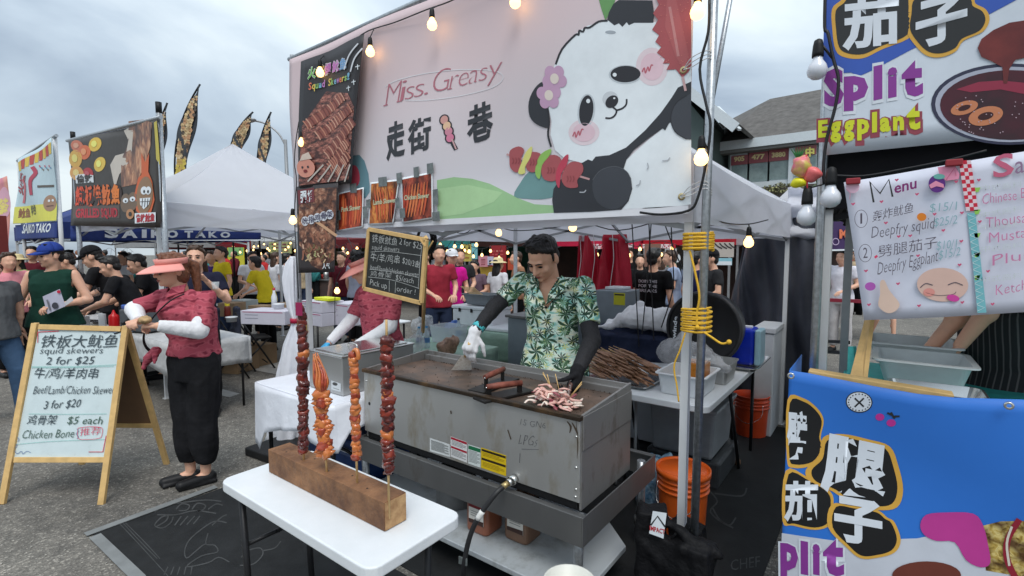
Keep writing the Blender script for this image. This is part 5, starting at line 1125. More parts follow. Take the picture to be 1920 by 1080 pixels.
mb=MB();mb.tube([(-3.98,2.25,1.055),(-3.98,2.25,1.095)],.038,14);mb.build('red_tape_band',mat('red_tape',hexc(170,20,60),.5,var=.1),t)
t=thing('rope_lashing','yellow rope wound round the left banner pole below the chicken poster','rope',(-3.94,2.27,1.0),'yellow rope lashings');mb=MB();pts=[(-3.93+.034*math.cos(k*.5),2.285+.034*math.sin(k*.5),.97+k*.0011)for k in range(80)];mb.tube(pts,.0045,5);mb.build('coil',M_rope,t)
# ---------- under the griddle
def jug(label,p,col,lab2):
 t=thing('sauce_jug',label,'jug',tuple(p),'brown sauce jugs on the lower shelf');x,y,z=p;mb=MB();m=mat('brown_sauce_'+lab2,col,.3,var=.08,spec=.5)
 mb.prism(rrect(x-.075,x+.075,y-.075,y+.075,.03,z),(0,0,.20));mb.build('body',m,t,bevel=.012)
 mb=MB();mb.lathe((x,y,z+.2),[(.06,-.004),(.05,.03),(.02,.05),(.02,.07),(0,.07)],14);mb.build('neck',m,t)
 mb=MB();mb.tube(catmull([(x-.03,y,z+.245),(x+.04,y,z+.25),(x+.06,y,z+.20)],4,False),.01,8);mb.build('handle',m,t)
 mb=MB();mb.box((x+.005,y-.0765,z+.11),(.10,.002,.11));mb.build('label',flat(220,216,208),t)
 P=Print(lambda a,b,L,x=x,y=y,z=z:(x+.005+a,y-.0782-L,z+.11+b),.0006);P.poly([(-.05,.03),(.05,.03),(.05,.055),(-.05,.055)],flat(120,24,30),1);P.poly([(-.05,-.055),(.05,-.055),(.05,-.03),(-.05,-.035)],flat(60,34,26),1)
 for k in range(3):P.line([(-.035,.012-k*.012),(.035,.012-k*.012)],.003,gy_,1,smooth=0)
 P.build('label_print',t)
p=gz(935,992,.17);jug('brown sauce jug with side label on the shelf beside the gas hose',(-1.66,1.98,.171),hexc(128,78,58),'a');jug('darker brown sauce jug facing forward with cream label, right jug on the shelf',(-1.45,2.04,.171),hexc(112,84,66),'b')
t=thing('stock_pot','dull grey metal pot on the lower shelf behind the folding table','pot',(-1.98,2.1,.171));mb=MB();mb.lathe((-1.98,2.1,.171),[(0,0),(.11,0),(.12,.01),(.12,.19),(.128,.195),(.118,.2),(.11,.19),(.108,.01),(0,.01)],24);mb.build('pot_body',mat('dull_grey_aluminium',(.2,.2,.2),.5,.6,var=.15),t)
t=thing('white_bucket','round white plastic bucket in front of the griddle stand at the bottom edge','bucket',tuple(gz(1070,1200,0)))
c=gz(1068,1080,.36);mb=MB();mb.lathe((c.x,c.y,0),[(0,.002),(.085,.002),(.09,.02),(.100,.325),(.106,.33),(.106,.342),(.098,.342),(.088,.03),(0,.03)],28);mb.build('bucket_body',mat('cream_white_plastic',(.66,.66,.6),.4,var=.05),t)
ORG[t.name]=ORG[t.name]
# ---------- right side of our stall
def bucket(label,c,m,lid=None,h=.37,r=.150,logo=False):
 t=thing('plastic_bucket',label,'bucket',(c[0],c[1],0),'orange plastic buckets');x,y=c[0],c[1];mb=MB()
 pr_=[(0,.002),(r*.84,.002),(r*.86,.012),(r*.93,h-.12)]
 for k in range(3):z=h-.11+k*.03;pr_+=[(r*.94,z),(r*1.0,z+.002),(r*1.0,z+.010),(r*.945,z+.012)]
 pr_+=[(r*.96,h-.012),(r*1.01,h-.01),(r*1.01,h),(r*.95,h),(r*.90,h-.06),(r*.82,.03),(0,.03)]
 mb.lathe((x,y,0),pr_,36);mb.build('body',m,t)
 if lid:mb=MB();mb.lathe((x,y,h),[(0,.008),(r*.88,.008),(r*.90,.0),(r*.96,.0),(r*.97,.014),(r*1.04,.014),(r*1.05,-.018),(r*1.02,-.02)],36);mb.build('lid',lid,t)
 mb=MB();mb.tube(catmull([(x-r*.75,y-r*.72,h-.06),(x-r*.7,y-r*.95,h-.16),(x,y-r*1.25,h-.22),(x+r*.7,y-r*.95,h-.16),(x+r*.75,y-r*.72,h-.06)],4,False),.0022,5);mb.build('wire_handle',M_bright,t)
 if logo:
  P=Print(lambda a,b,L:(x+(r*.93+.001+L)*math.sin(a),y-(r*.93+.001+L)*math.cos(a),b),.0008);P.poly([(.2+k*.05,.06)for k in range(9)]+[(.6-k*.05,.16)for k in range(9)],flat(222,90,40),1);P.text('Let\'s',(.25,.13),(.5,.14),.03,WH,2,upv=(0,1));P.text('DO IT',(.24,.09),(.55,.095),.035,WH,2,bold=.02,upv=(0,1));P.build('bucket_print',t)
 return t
bucket('bright orange bucket with closed orange lid beside the right tent pole',(-.895,2.90),M_orange,M_orange,logo=True)
bucket('open red-orange bucket farther back beyond the white table',(-.90,4.85),M_red_b)
t=thing('weight_bag','black fabric sandbag with white logo patch wrapped round the right tent pole foot','weight bag',(-.68,2.28,0))
b=Org();b.box((-.80,2.15,.24),(.12,.13,.48),.25);b.box((-.63,2.15,.19),(.19,.12,.38),-.1);b.box((-.70,2.37,.17),(.15,.12,.34));b.cap((-.80,2.15,.46),(-.60,2.14,.39),.025,.02);b.cap((-.60,2.14,.39),(-.50,2.16,.36),.022,.010)
me=remesh(b,.009,5,'bag',.014,9);me.materials.append(cloth('black_nylon',(.007,.007,.008),.2,.8,18,.6));me.transform(Matrix.Translation((.68,-2.28,0)));o=bpy.data.objects.new('bag_fabric',me);COL.objects.link(o);o.parent=t
P=Print(Pv(2.075),.001);P.poly([(1224,958),(1250,962),(1244,1010),(1217,1000)],WH,1);P.line([(1220,985),(1233,968),(1247,988)],3,flat(30,30,34),2,smooth=0);P.text('IMPACT',(1218,994),(1247,1002),9,flat(190,30,44),2,bold=.03);P.build('logo_patch',t)
t=thing('ice_bag','blue printed plastic bag of ice on the ground behind the griddle leg','ice bag',tuple(gz(1205,965,0)))
b=Org();c=gz(1210,960,0);b.cap(c+Vector((0,.1,.08)),c+Vector((0,.12,.25)),.10,.08);b.cap(c+Vector((.05,.12,.27)),c+Vector((.1,.14,.33)),.05,.03);me=remesh(b,.010,1,'ice',.014,16);me.materials.append(mat('blue_ice_bag',hexc(52,108,150),.25,var=.6,vscale=14,bump=.8,bscale=30,col2=hexc(170,200,215)));me.transform(Matrix.Translation((-t.location.x,-t.location.y,0)));o=bpy.data.objects.new('bag_film',me);COL.objects.link(o);o.parent=t
RT0,RT1,RV0,RV1,RZ=-1.78,-.775,2.95,4.72,.75
t=thing('folding_table','long white plastic folding table behind the griddle right end carrying the raw skewers','table',(-1.25,3.8,0))
mb=MB();mb.prism(rrect(RT0,RT1,RV0,RV1,.05,RZ-.042),(0,0,.042));mb.build('tabletop',M_tub,t,bevel=.006)
for x,y,dx in((RT1-.06,RV0+.75,.0),(RT1-.06,RV1-.2,0),(RT0+.1,RV0+.25,0),(RT0+.1,RV1-.2,0)):mb=MB();mb.tube([(x,y,RZ-.04),(x+.02,y+(.3 if y<4 else-.1),0)],.013,8);mb.build('leg',M_darkrub,t)
def tray(name,label,u0,u1,v0,v1,z,d,m,cat='tray',wall=.0015,flare=.02,rim=.006):
 t=thing(name,label,cat,((u0+u1)/2,(v0+v1)/2,z));mb=MB();a=rrect(u0+flare,u1-flare,v0+flare,v1-flare,.02,z+.002);b=rrect(u0,u1,v0,v1,.03,z+d);c=rrect(u0-rim,u1+rim,v0-rim,v1+rim,.032,z+d);n=len(a)
 e=rrect(u0-rim,u1+rim,v0-rim,v1+rim,.032,z+d-.006)
 mb.add(a+b+c+e,[tuple(range(n))]+[(i,(i+1)%n,n+(i+1)%n,n+i)for i in range(n)]+[(n+i,n+(i+1)%n,2*n+(i+1)%n,2*n+i)for i in range(n)]+[(2*n+i,2*n+(i+1)%n,3*n+(i+1)%n,3*n+i)for i in range(n)])
 mb.build('tray_body',m,t,solid=wall*2);return t
tray('sheet_tray','metal sheet tray heaped with raw brown skewers on the right table',-1.72,-1.20,3.06,3.62,RZ+.001,.022,M_bright)
M_raw=mat('raw_brown_meat',hexc(128,88,68),.5,var=.4,vscale=30,bump=.4,bscale=60,col2=hexc(172,130,98));r_=random.Random(21)
for i in range(110):
 lay=i//20;x0_=-1.66+(i%20)*.0215+r_.uniform(-.01,.01);y0_=3.10+lay*.035+r_.uniform(0,.08);z=RZ+.028+lay*.022+r_.uniform(-.003,.004)+(.03 if i%20 in(8,9,10,11,12)else 0);an=r_.uniform(-.13,.13)-.95
 d=Vector((math.sin(an),math.cos(an),.05));p=Vector((x0_+.08,y0_,z));t=thing('raw_skewer','raw brown meat skewer in the '+['bottom','second','third','fourth','upper','top'][min(lay,5)]+' layer of the heap on the metal tray','skewer',tuple(p),'raw skewers heaped on the tray')
 mb=MB();mb.tube([p,p+d*.05,p+d*.16,p+d*.21],[.007,.0105,.0105,.006],6,ell=.7);mb.build('meat',M_raw,t);mb=MB();mb.tube([p+d*.2,p+d*.30],.0023,5);mb.build('stick',BAM,t)
tray('white_tub','deep white plastic tub on the right table corner beside the tent pole',-1.13,-.84,3.07,3.42,RZ+.001,.135,M_tub,'tub',.002,.02,.014)
t=thing('sauce_container','clear container of orange sauce standing inside the white tub','container',(-.93,3.22,RZ+.01));mb=MB();mb.box((-.93,3.24,RZ+.12),(.13,.13,.17),taper=1.05);mb.build('sauce',mat('orange_sauce',hexc(196,122,40),.3,var=.1,vscale=9),t,bevel=.01)
mb=MB();mb.box((-.93,3.24,RZ+.212),(.14,.14,.015));mb.build('lid',M_clear,t,bevel=.003)
tray('steel_pan','deep square stainless pan behind the white tub',-.98,-.80,3.50,3.80,RZ+.001,.14,M_steel,'pan')
tray('sheet_tray','shallow empty aluminium tray at the far right of the table',-1.02,-.72,4.02,4.60,RZ+.001,.03,M_bright)
t=thing('plastic_bag','crumpled clear plastic bag lying on the raw skewers behind the pole','bag',(-1.1,3.6,RZ));b=Org();b.cap((-1.25,3.7,RZ+.15),(-1.0,3.55,RZ+.20),.10,.07);b.cap((-1.0,3.55,RZ+.2),(-.82,3.5,RZ+.12),.07,.03);b.cap((-1.2,3.72,RZ+.2),(-1.15,3.8,RZ+.33),.05,.03)
me=remesh(b,.012,2,'bag',.014,10);me.materials.append(M_bagfilm);me.transform(Matrix.Translation((1.1,-3.6,-RZ)));o=bpy.data.objects.new('bag_film',me);COL.objects.link(o);o.parent=t
t=thing('storage_bin','grey translucent plastic bin under the right white table','bin',(-1.15,3.7,0));mb=MB();mb.box((-1.1,3.75,.38),(.42,.5,.34),taper=1.1);mb.build('bin_body',mat('grey_translucent_plastic',(.30,.32,.34),.35,var=.1),t,bevel=.02);mb=MB();mb.box((-1.1,3.75,.56),(.5,.58,.03));mb.build('bin_lid',mat('grey_lid_plastic',(.36,.38,.4),.4,var=.1),t,bevel=.008)
t=thing('storage_bin','lower dark grey bin beneath the translucent bin under the table','bin',(-1.15,3.7,0));mb=MB();mb.box((-1.1,3.8,.1),(.5,.55,.2),taper=1.05);mb.build('bin_body',mat('dark_grey_plastic',(.05,.055,.06),.45,var=.15),t,bevel=.02)
for i in range(7):
 x=-1.62+i*.06;t=thing('metal_tube','bare metal tent tube leaning with others under the right table','tube',(x,3.1,0),'metal tubes under the table');mb=MB();mb.tube([(x,3.1+.02*i,.02),(x-.12+.05*(i%3),3.25,.62)],.011,8);mb.build('tube',M_grey_leg if i%2 else M_black,t)
t=thing('timber_piece','short weathered wooden stick on the ground beside the bins','timber',tuple(gz(1370,862,0)));a,b=gz(1340,858,.02),gz(1388,868,.02);mb=MB();mb.bar(a,b,.05,.035);mb.build('wood',mat('weathered_brown_wood',hexc(120,88,62),.8,var=.3),t,bevel=.004)
t=thing('chest_freezer','light grey chest freezer with round vents standing behind the cook','freezer',(-1.5,4.2,0));mb=MB();mb.box2((-2.05,4.0,.04),(-1.30,4.6,.86));mb.build('cabinet',mat('pale_grey_enamel',(.36,.38,.41),.35,var=.04),t,bevel=.012)
for dx,dz,r in((0,.06,.035),(-.025,-.02,.018),(.03,-.02,.018)):mb=MB();mb.lathe((-1.93+dx,3.998,.66+dz),[(r*.5,0),(r,0)],14,axis='y');mb.build('vent_ring',flat(40,60,84),t)
t=thing('navy_blanket','dark navy blanket draped over the grey chest freezer','blanket',(-1.6,4.2,.86));b=Org();b.cap((-2.0,4.2,.88),(-1.36,4.2,.89),.12,.11);b.cap((-2.0,3.99,.80),(-1.32,3.98,.78),.05,.06);b.box((-1.68,4.1,.86),(.72,.30,.16));me=remesh(b,.016,2,'blanket',.02,8);me.materials.append(cloth('navy_cloth',(.018,.024,.05),.2,.6,14));me.transform(Matrix.Translation((1.6,-4.2,-.86)));o=bpy.data.objects.new('cloth',me);COL.objects.link(o);o.parent=t
t=thing('white_sheet','bunched white foam sheet on top of the navy blanket','sheet',(-1.6,4.2,1.0));b=Org();b.cap((-2.0,4.15,.99),(-1.74,4.15,1.08),.03,.09);b.cap((-1.74,4.12,1.08),(-1.40,4.12,1.08),.10,.10);b.cap((-1.72,4.15,1.08),(-1.68,4.15,1.20),.09,.04);b.cap((-1.45,4.1,1.10),(-1.30,4.05,.98),.09,.05);b.cap((-2.12,4.12,.96),(-1.95,4.12,.99),.015,.04);me=remesh(b,.012,3,'sheet',.014,8);me.materials.append(mat('white_foam_cloth',(.78,.78,.8),.6,var=.04,bump=.5,bscale=30));me.transform(Matrix.Translation((1.6,-4.2,-1.0)));o=bpy.data.objects.new('cloth',me);COL.objects.link(o);o.parent=t
t=thing('grey_cooler','grey metal box with yellow warning label behind the cook, before the red tarp','cooler',(-2.02,4.7,.7));mb=MB();mb.box2((-2.36,4.6,.2),(-2.02,4.95,1.27));mb.build('box_body',mat('blue_grey_enamel',(.22,.26,.29),.4,.2,var=.06),t,bevel=.01);mb=MB();mb.box2((-2.15,4.594,1.13),(-2.03,4.599,1.25));mb.build('yellow_label',flat(200,196,40),t);mb=MB();mb.box2((-2.14,4.592,1.225),(-2.04,4.5935,1.24));mb.build('label_heading',flat(40,40,30),t);mb=MB();mb.box2((-2.3,4.7,1.272),(-2.1,4.9,1.30));mb.build('white_box_lid',M_tub,t,bevel=.006)
t=thing('red_tarp','crimson red tarp hung in folds from the tent truss behind the cook','tarp',(-2.75,5.2,1.4))
def rt(a,q):
 w=.30+.10*q;x=-2.72+(a-.5)*2*w*1.02+.08;z=1.86-q*1.25-(.22*max(0,1-abs(a-.42)/.16)*(1-q)**2*1.4);return(x,5.30+.05*math.sin(a*19+q*3)+.02*math.sin(a*41-q*5),z)
mb=MB();mb.grid(rt,60,30);mb.build('tarp_cloth',mat('crimson_tarp',hexc(178,20,46),.5,var=.12,vscale=3,bump=.4,bscale=10),t,solid=.002)
for x in(-2.9,-2.72,-2.48):mb=MB();mb.tube(catmull([(x,5.24,1.86),(x+.03,5.22,1.6),(x+.01,5.22,1.42),(x-.03,5.22,1.1)],4,False),.004,5);mb.build('white_cord',mat('white_cord',None),t)
c=gv(1322,614,4.0);t=thing('round_fan','large round black drum fan standing behind the white tent pole','fan',(c.x,c.y,0));mb=MB();mb.lathe((c.x,c.y,c.z),[(0,-.02),(.20,-.03),(.25,-.05),(.27,-.06),(.28,0),(.27,.12),(.0,.14)],40,axis='y');mb.build('drum',mat('satin_black',(.012,.012,.014),.4,var=.15),t)
mb=MB();mb.lathe((c.x,c.y-.055,c.z),[(.268,-.014),(.285,-.014),(.29,.01),(.268,.01)],40,axis='y');mb.build('rim',mat('dark_grey_rim',(.035,.035,.04),.5,var=.1),t)
for x in(-.2,.2):mb=MB();mb.tube([(c.x+x*.7,c.y+.05,c.z-.25),(c.x+x*1.2,c.y+.05,0)],.014,8);mb.build('stand_leg',M_black,t)
P=Print(lambda a,b,L:(c.x+a,c.y-.072-L,c.z+b),.001);P.text('winde',(-.205,-.10),(-.195,.08),.03,WH,1,upv=(-1,0),bold=.03);P.build('white_lettering',t)
c=gz(1408,680,RZ);t=thing('blue_jerrycan','bright blue plastic water container with clear side on the right table','container',(-.88,4.30,RZ));mb=MB();mb.box((-.88,4.32,RZ+.155),(.20,.22,.29));mb.build('body',mat('bright_blue_plastic',hexc(16,44,170),.3,var=.08,bump=.2,bscale=14),t,bevel=.025);mb=MB();mb.box((-.755,4.32,RZ+.155),(.045,.2,.28));mb.build('clear_side',mat('pale_blue_translucent',hexc(150,186,200),.3,var=.08),t,bevel=.012);mb=MB();mb.box((-.86,4.32,RZ+.305),(.10,.04,.02));mb.build('cap_strip',M_tub,t,bevel=.004)
t=thing('white_freezer','white chest freezer against the dark tarp at the right back of the stall','freezer',(-.62,5.0,0));mb=MB();mb.box2((-.90,4.86,0),(-.735,5.35,.93));mb.build('cabinet',mat('white_enamel',(.6,.62,.64),.35,var=.05),t,bevel=.012);mb=MB();mb.box2((-.91,4.85,.935),(-.725,5.36,.985));mb.build('lid',mat('white_enamel',None),t,bevel=.008)
t=thing('dark_tarp','charcoal tarpaulin curtain hanging in folds at the right back of the white tent','tarp',(-.9,6.0,0));mt_=mat('charcoal_tarp',(.05,.054,.07),.42,var=.18,vscale=2,bump=.5,bscale=7,spec=.5)
a0,a1=gv(1350,500,6.1),gv(1534,500,5.2)
def dt(a,q):
 x=a0.x+(a1.x-a0.x)*a;y=a0.y+(a1.y-a0.y)*a;z=1.98*(1-q);s_=.18*max(0,.35-a)*(1-q)*4;return(x+s_+.02*math.sin(q*9+a*7),y+.09*math.sin(a*13+q*3.4)*(.4+.6*q)+.035*math.sin(a*29-q*6)+.02*math.sin(q*11+a*9),z)
mb=MB();mb.grid(dt,90,50);mb.build('tarp_cloth',mt_,t,solid=.003)
t=thing('rolled_sidewall','white rolled-up tent sidewall above the charcoal tarp','tent wall',tuple(gv(1495,410,5.3)));a,b=gv(1474,425,5.3),gv(1530,452,5.1)
mb=MB();mb.grid(lambda s,q:(a.x+(b.x-a.x)*s,a.y+.05*math.sin(q*12),a.z+.36-q*.46-s*.02+.01*math.sin(s*9+q*30)),14,24);mb.build('sheet',M_canopy,t,solid=.004)
for i,(x0_,x1_,x2_)in enumerate(((1184,1192,1198),(1216,1222,1226),(1222,1212,1204),(1258,1262,1240),(1240,1290,1268))):
 t=thing('power_cable',['first','second','third','fourth','fifth'][i]+' thin black cable hanging from the truss behind the cook, counting from the left','cable',tuple(gv(x0_,430,4.0)),'cables dangling from the truss');mb=MB();mb.tube(catmull([gv(x0_,404,3.9),gv((x0_+x1_)/2,470,3.9),gv(x1_,540,3.9),gv(x2_,650-12*i,3.9)],6,False),.005,6);mb.build('cable',M_cable,t)
for i,(pts,bl,lab)in enumerate((([gv(830,425,3.6),gv(870,438,3.6),gv(905,415,3.6),gv(960,432,3.4),gv(1050,425,3.2),gv(1080,412,3.2),gv(1160,432,3.2),gv(1260,405,3.2)],[gv(935,430,3.5),gv(1074,418,3.2)],'string with two lit bulbs under the canopy above the cook'),([gv(640,430,3.2),gv(660,470,3.2),gv(632,520,3.1),gv(628,560,3.1),gv(628,620,3.1)],[gv(632,540,3.1)],'black cord with one lit bulb hanging behind the chicken poster'),([gv(1310,400,2.4),gv(1360,418,2.9),gv(1404,420,3.3),gv(1440,412,3.6)],[gv(1404,445,3.3)],'cord with one lit bulb under the right eave before the charcoal tarp'))):
 lstring(lab,catmull(pts,5,False),bl,s=1.0)
for i,(x,y)in enumerate(((770,425),(785,428),(800,430))):pass
t=thing('cable_coil','coil of thick black cables hung under the banner beside the chalkboard','cable',tuple(gv(800,430,2.5)))
for k in range(4):mb=MB();c=gv(795+k*2,450,2.5+.01*k);mb.tube([(c.x+(.075+.006*k)*math.cos(a),c.y,c.z+(.085+.005*k)*math.sin(a))for a in[2*PI*j/24 for j in range(25)]],.006,6);mb.build('cable_loop',M_cable,t)
# ---------- behind the griddle: green-clothed tables and clutter
def cloth_table(label,u0,u1,v0,v1,z,m,drop=.28,legs=M_darkrub,name='table'):
 t=thing(name,label,'table',((u0+u1)/2,(v0+v1)/2,0));mb=MB();mb.prism(rrect(u0,u1,v0,v1,.03,z-.02),(0,0,.02));mb.build('tabletop',m,t,bevel=.004)
 if drop:
  per=rrect(u0-.006,u1+.006,v0-.006,v1+.006,.035,z-.003,3);per.append(per[0]);L2=len(per)-1;cc=Vector(((u0+u1)/2,(v0+v1)/2,0))
  def sk(a,q):
   i=min(int(a*L2),L2-1);f=a*L2-i;p=Vector(per[i]).lerp(Vector(per[i+1]),f);o_=p-cc;o_.z=0;o_.normalize();return p+o_*(.004+.022*q*math.sin((p.x+p.y*.9)*26))-Vector((0,0,drop*q*(1+.12*math.sin(p.x*5+p.y*3))))
  mb=MB();mb.grid(sk,110,5);mb.build('cloth_skirt',m,t,solid=.001)
 for x in(u0+.08,u1-.08):
  for y in(v0+.06,v1-.06):mb=MB();mb.tube([(x,y,0),(x,y,z-.02)],.013,8);mb.build('leg',legs,t)
 return t
cloth_table('table under pale green cloth behind the left of the griddle, crowded with bottles and bags',-4.0,-2.95,2.86,3.75,.74,M_mint,.25)
cloth_table('farther green-clothed table with a white lid, left of the cook',-4.1,-3.02,4.15,4.85,.78,M_mint,.30)
t=thing('foam_lid','flat white foam lid lying on the farther green-clothed table','lid',(-3.4,4.5,.78));mb=MB();mb.box((-3.35,4.45,.80),(.55,.42,.035),.1);mb.build('lid_panel',M_tub,t,bevel=.01)
t=thing('grey_cabinet','grey metal cabinet standing between the green table and the cook','cabinet',(-2.7,4.1,0));mb=MB();mb.box2((-3.0,3.95,.1),(-2.35,4.5,1.0));mb.build('cabinet_body',mat('blue_grey_enamel',None),t,bevel=.01);mb=MB();mb.box2((-3.02,3.93,1.003),(-2.33,4.52,1.03));mb.build('cabinet_top',M_rail,t,bevel=.004)
def bottle(label,px,py,z,h,m,capm,group,r=.032):
 p=gz(px,py,z);t=thing('bottle',label,'bottle',tuple(p),group);mb=MB();mb.lathe(tuple(p),[(0,0),(r*.9,.001),(r,.01),(r,h*.55),(r*.9,h*.65),(r*.4,h*.86),(r*.38,h*.93)],14);mb.build('bottle_body',m,t);mb=MB();mb.lathe(tuple(p),[(r*.42,h*.92),(r*.42,h),(0,h)],10);mb.build('cap',capm,t);mb=MB();mb.lathe(tuple(p),[(r*1.02,h*.25),(r*1.02,h*.48)],14);mb.build('bottle_label',flat(90,130,180),t);return t
wat=mat('clear_water_bottle',(.6,.7,.75),.12,var=0,alpha=.5)
bottle('clear water bottle with dark cap beside the gloved hand of the cook',860,640,.74,.24,wat,M_black,'water bottles on the green cloth');bottle('clear water bottle nearest the steel box on the green cloth',800,652,.74,.21,wat,flat(60,140,190),'water bottles on the green cloth');bottle('clear water bottle with blue label left of the clear bin',786,651,.74,.20,wat,flat(60,140,190),'water bottles on the green cloth')
def boxthing(name,label,cat,p,dims,m,rz=0,group=None,bevel=.006,part='box',taper=1,extra=None):
 t=thing(name,label,cat,tuple(p),group);mb=MB();mb.box((p[0],p[1],p[2]+dims[2]/2),dims,rz,taper=taper);mb.build(part,m,t,bevel=bevel)
 if extra:extra(t,p,dims)
 return t
p=gz(830,645,.74);tray('clear_bin','clear plastic bin of wrapped supplies on the green cloth',p.x-.2,p.x+.12,p.y,p.y+.26,.741,.17,M_clear,'bin')
for i,(px,py,s_,m,lab)in enumerate(((790,600,.12,M_bagfilm,'crumpled clear plastic bag bulging above the clear bin'),(770,640,.10,M_bagfilm,'small crumpled clear bag left of the bottles'),(838,640,.08,mat('brown_wrapped_food',hexc(150,120,100),.5,var=.5,vscale=30),'brown wrapped food packet in front of the bin'),(845,605,.07,mat('blue_packet',hexc(50,90,160),.4,var=.2),'blue packet standing in the clear bin'))):
 p=gz(px,py+12,.8);t=thing('plastic_bag' if i<2 else 'food_packet',lab,'bag' if i<2 else 'packet',tuple(p));b=Org();b.cap(p,p+Vector((.05,.03,.05)),s_,s_*.7);me=remesh(b,.011,1,'bag',.016,14,seed=i);me.materials.append(m);me.transform(Matrix.Translation(-p));o=bpy.data.objects.new('film',me);COL.objects.link(o);o.parent=t
p=gz(740,628,.74);boxthing('sauce_tub','yellow-green sauce tub with white lid beside the helper','tub',p,(.09,.09,.12),mat('yellow_green_tub',hexc(170,180,50),.4,var=.1),bevel=.01,part='tub',extra=lambda t,p,d:MB().box((p[0],p[1],p[2]+.13),(.095,.095,.022)).build('lid',M_tub,t,bevel=.004))
def cool(t,p,d):
 MB().box((p[0],p[1],p[2]+d[2]+.02),(d[0]+.02,d[1]+.02,.04)).build('lid',M_tub,t,bevel=.01)
 for k in(-1,0,1):MB().box((p[0]+k*d[0]*.3,p[1]-d[1]/2-.008,p[2]+d[2]-.01),(.03,.014,.045)).build('latch',M_black,t,bevel=.003)
boxthing('white_cooler','white cooler with black latches behind the bottles','cooler',(-3.85,4.55,.78),(.62,.36,.2),M_tub,bevel=.015,part='body',extra=cool)
t=tray('grey_basin','grey plastic basin holding wooden skewers on top of the white cooler',-4.05,-3.62,4.42,4.72,1.03,.13,mat('grey_basin_plastic',(.2,.22,.24),.45,var=.08),'basin',.002,.04,.012)
for i in range(9):x=-4.02+i*.025;ts=thing('wooden_skewer','flat wooden stick leaning out of the grey basin','stick',(x,4.5,1.08),'wooden sticks in the grey basin');MB().bar((x+.08,4.58,1.07),(x-.12,4.50,1.24),.012,.006).build('stick',BAM,ts)
# ---------- A-frame whiteboard sign
f1,f0=gz(190,945,0),gz(2,945,0)
Rr=(f1-f0);Rr.z=0;Rr.normalize();Bk=Vector((-Rr.y,Rr.x,0))
topc=gy(150,609,(f1.x*_F[0]+f1.y*_F[1])+.27);hgt=topc.z
Sl=(Bk*.30+Vector((0,0,hgt)));nA=Rr.cross(Sl);nA=-nA if nA.dot(CAMP-f1)<0 else nA;nA.normalize()
t=thing('sandwich_board','pine A-frame sign with handwritten whiteboard menu standing on the asphalt','sign',tuple((f0+f1)/2))
PA=Pplane(f1,nA)
def pa(x,y,L=0):return PA(x,y,L)
rails={'left_leg':((64,612),(3,945)),'right_leg':((236,612),(190,945))}
tl,tr,bl,br=pa(60,608),pa(243,612),pa(20,862),pa(205,862)
mb=MB();mb.bar(pa(66,606),pa(4,945),.040,.022,nA);mb.build('leg',M_wood,t,bevel=.002)
mb=MB();mb.bar(pa(236,611),pa(190,946),.040,.022,nA);mb.build('leg',M_wood,t,bevel=.002)
mb=MB();mb.bar(pa(74,613),pa(228,617),.036,.021,nA);mb.build('top_rail',M_wood,t,bevel=.002)
mb=MB();mb.bar(pa(28,862),pa(196,862),.034,.021,nA);mb.build('bottom_rail',M_wood,t,bevel=.002)
mb=MB();q4=[pa(72,618,-.004),pa(230,620,-.004),pa(196,860,-.004),pa(25,862,-.004)];mb.prism(q4,-nA*.006);mb.build('whiteboard',flat(206,220,222,.3,.9),t)
P=Print(lambda x,y,L:PA(x,y,.0005+L),.0008,zoom=(0,600,.33333));MK=flat(66,78,84);GR=flat(80,104,92)
up_=(.24,-1)
def hw(s_,a,b,h,m=MK,bold=-.006,jit=.05):P.text(s_,a,b,h,m,2,bold=bold,slant=.18,upv=(.12,-1),jit=jit)
hw('铁板大鱿鱼',(222,150),(655,148),66,bold=.0);hw('squid skewers',(222,190),(575,186),34);hw('2 for $25',(255,250),(525,246),42,bold=0)
hw('牛/鸡/羊肉串',(186,325),(545,325),56,bold=0);hw('Beef/Lamb/Chicken Skewer',(184,415),(640,415),44);hw('3 for $20',(243,500),(448,488),44,bold=0)
hw('鸡骨架',(148,585),(312,583),50,bold=0);hw('$5 each',(375,585),(572,585),42,GR,0);hw('Chicken Bone',(120,668),(412,660),46,GR)
P.text('推荐',(448,648),(566,640),40,flat(214,70,100),2,bold=-.01,slant=.1)
for q in([(176,262),(420,262),(670,250)],[(176,268),(400,268),(640,260)],[(90,700),(300,682),(590,672)],[(160,528),(380,530),(600,528)]):P.line(q,2.2,flat(130,196,186),1)
for q in([(212,128),(212,68)],[(212,68),(330,62)],[(578,742),(597,650)],[(498,742),(578,742)]):P.line(q,4,flat(206,60,80),1,smooth=0)
for q in([(672,90),(685,80),(676,100),(688,112),(674,122),(686,136),(676,150)],[(80,706),(96,700),(82,730),(96,752),(120,738),(128,754),(150,738),(172,746)],[(98,660),(106,672),(100,684)],[(560,66),(580,62),(590,72),(620,64),(650,74),(670,66)],[(432,612),(440,625),(428,640),(440,655),(432,668)]):P.line(q,3,flat(110,130,170),1)
P.line([(438,608),(500,600),(570,606),(574,640),(560,664),(500,672),(440,666),(438,608)],3,flat(220,100,120),1)
P.build('menu_writing',t)
bx0,bx1=f0+Bk*.62,f1+Bk*.62;Tl,Tr_=pa(66,606,-.03),pa(236,611,-.03)
nB=(Tr_-Tl).cross(Vector(bx1)-Tr_).normalized()
for a,b in((Tl,bx0),(Tr_,bx1)):mb=MB();mb.bar(a,b,.040,.022,nB);mb.build('leg',M_wood,t,bevel=.002)
k=.70;mb=MB();mb.bar(Tl.lerp(bx0,k),Tr_.lerp(bx1,k),.036,.02,nB);mb.build('bottom_rail',M_wood,t,bevel=.002)
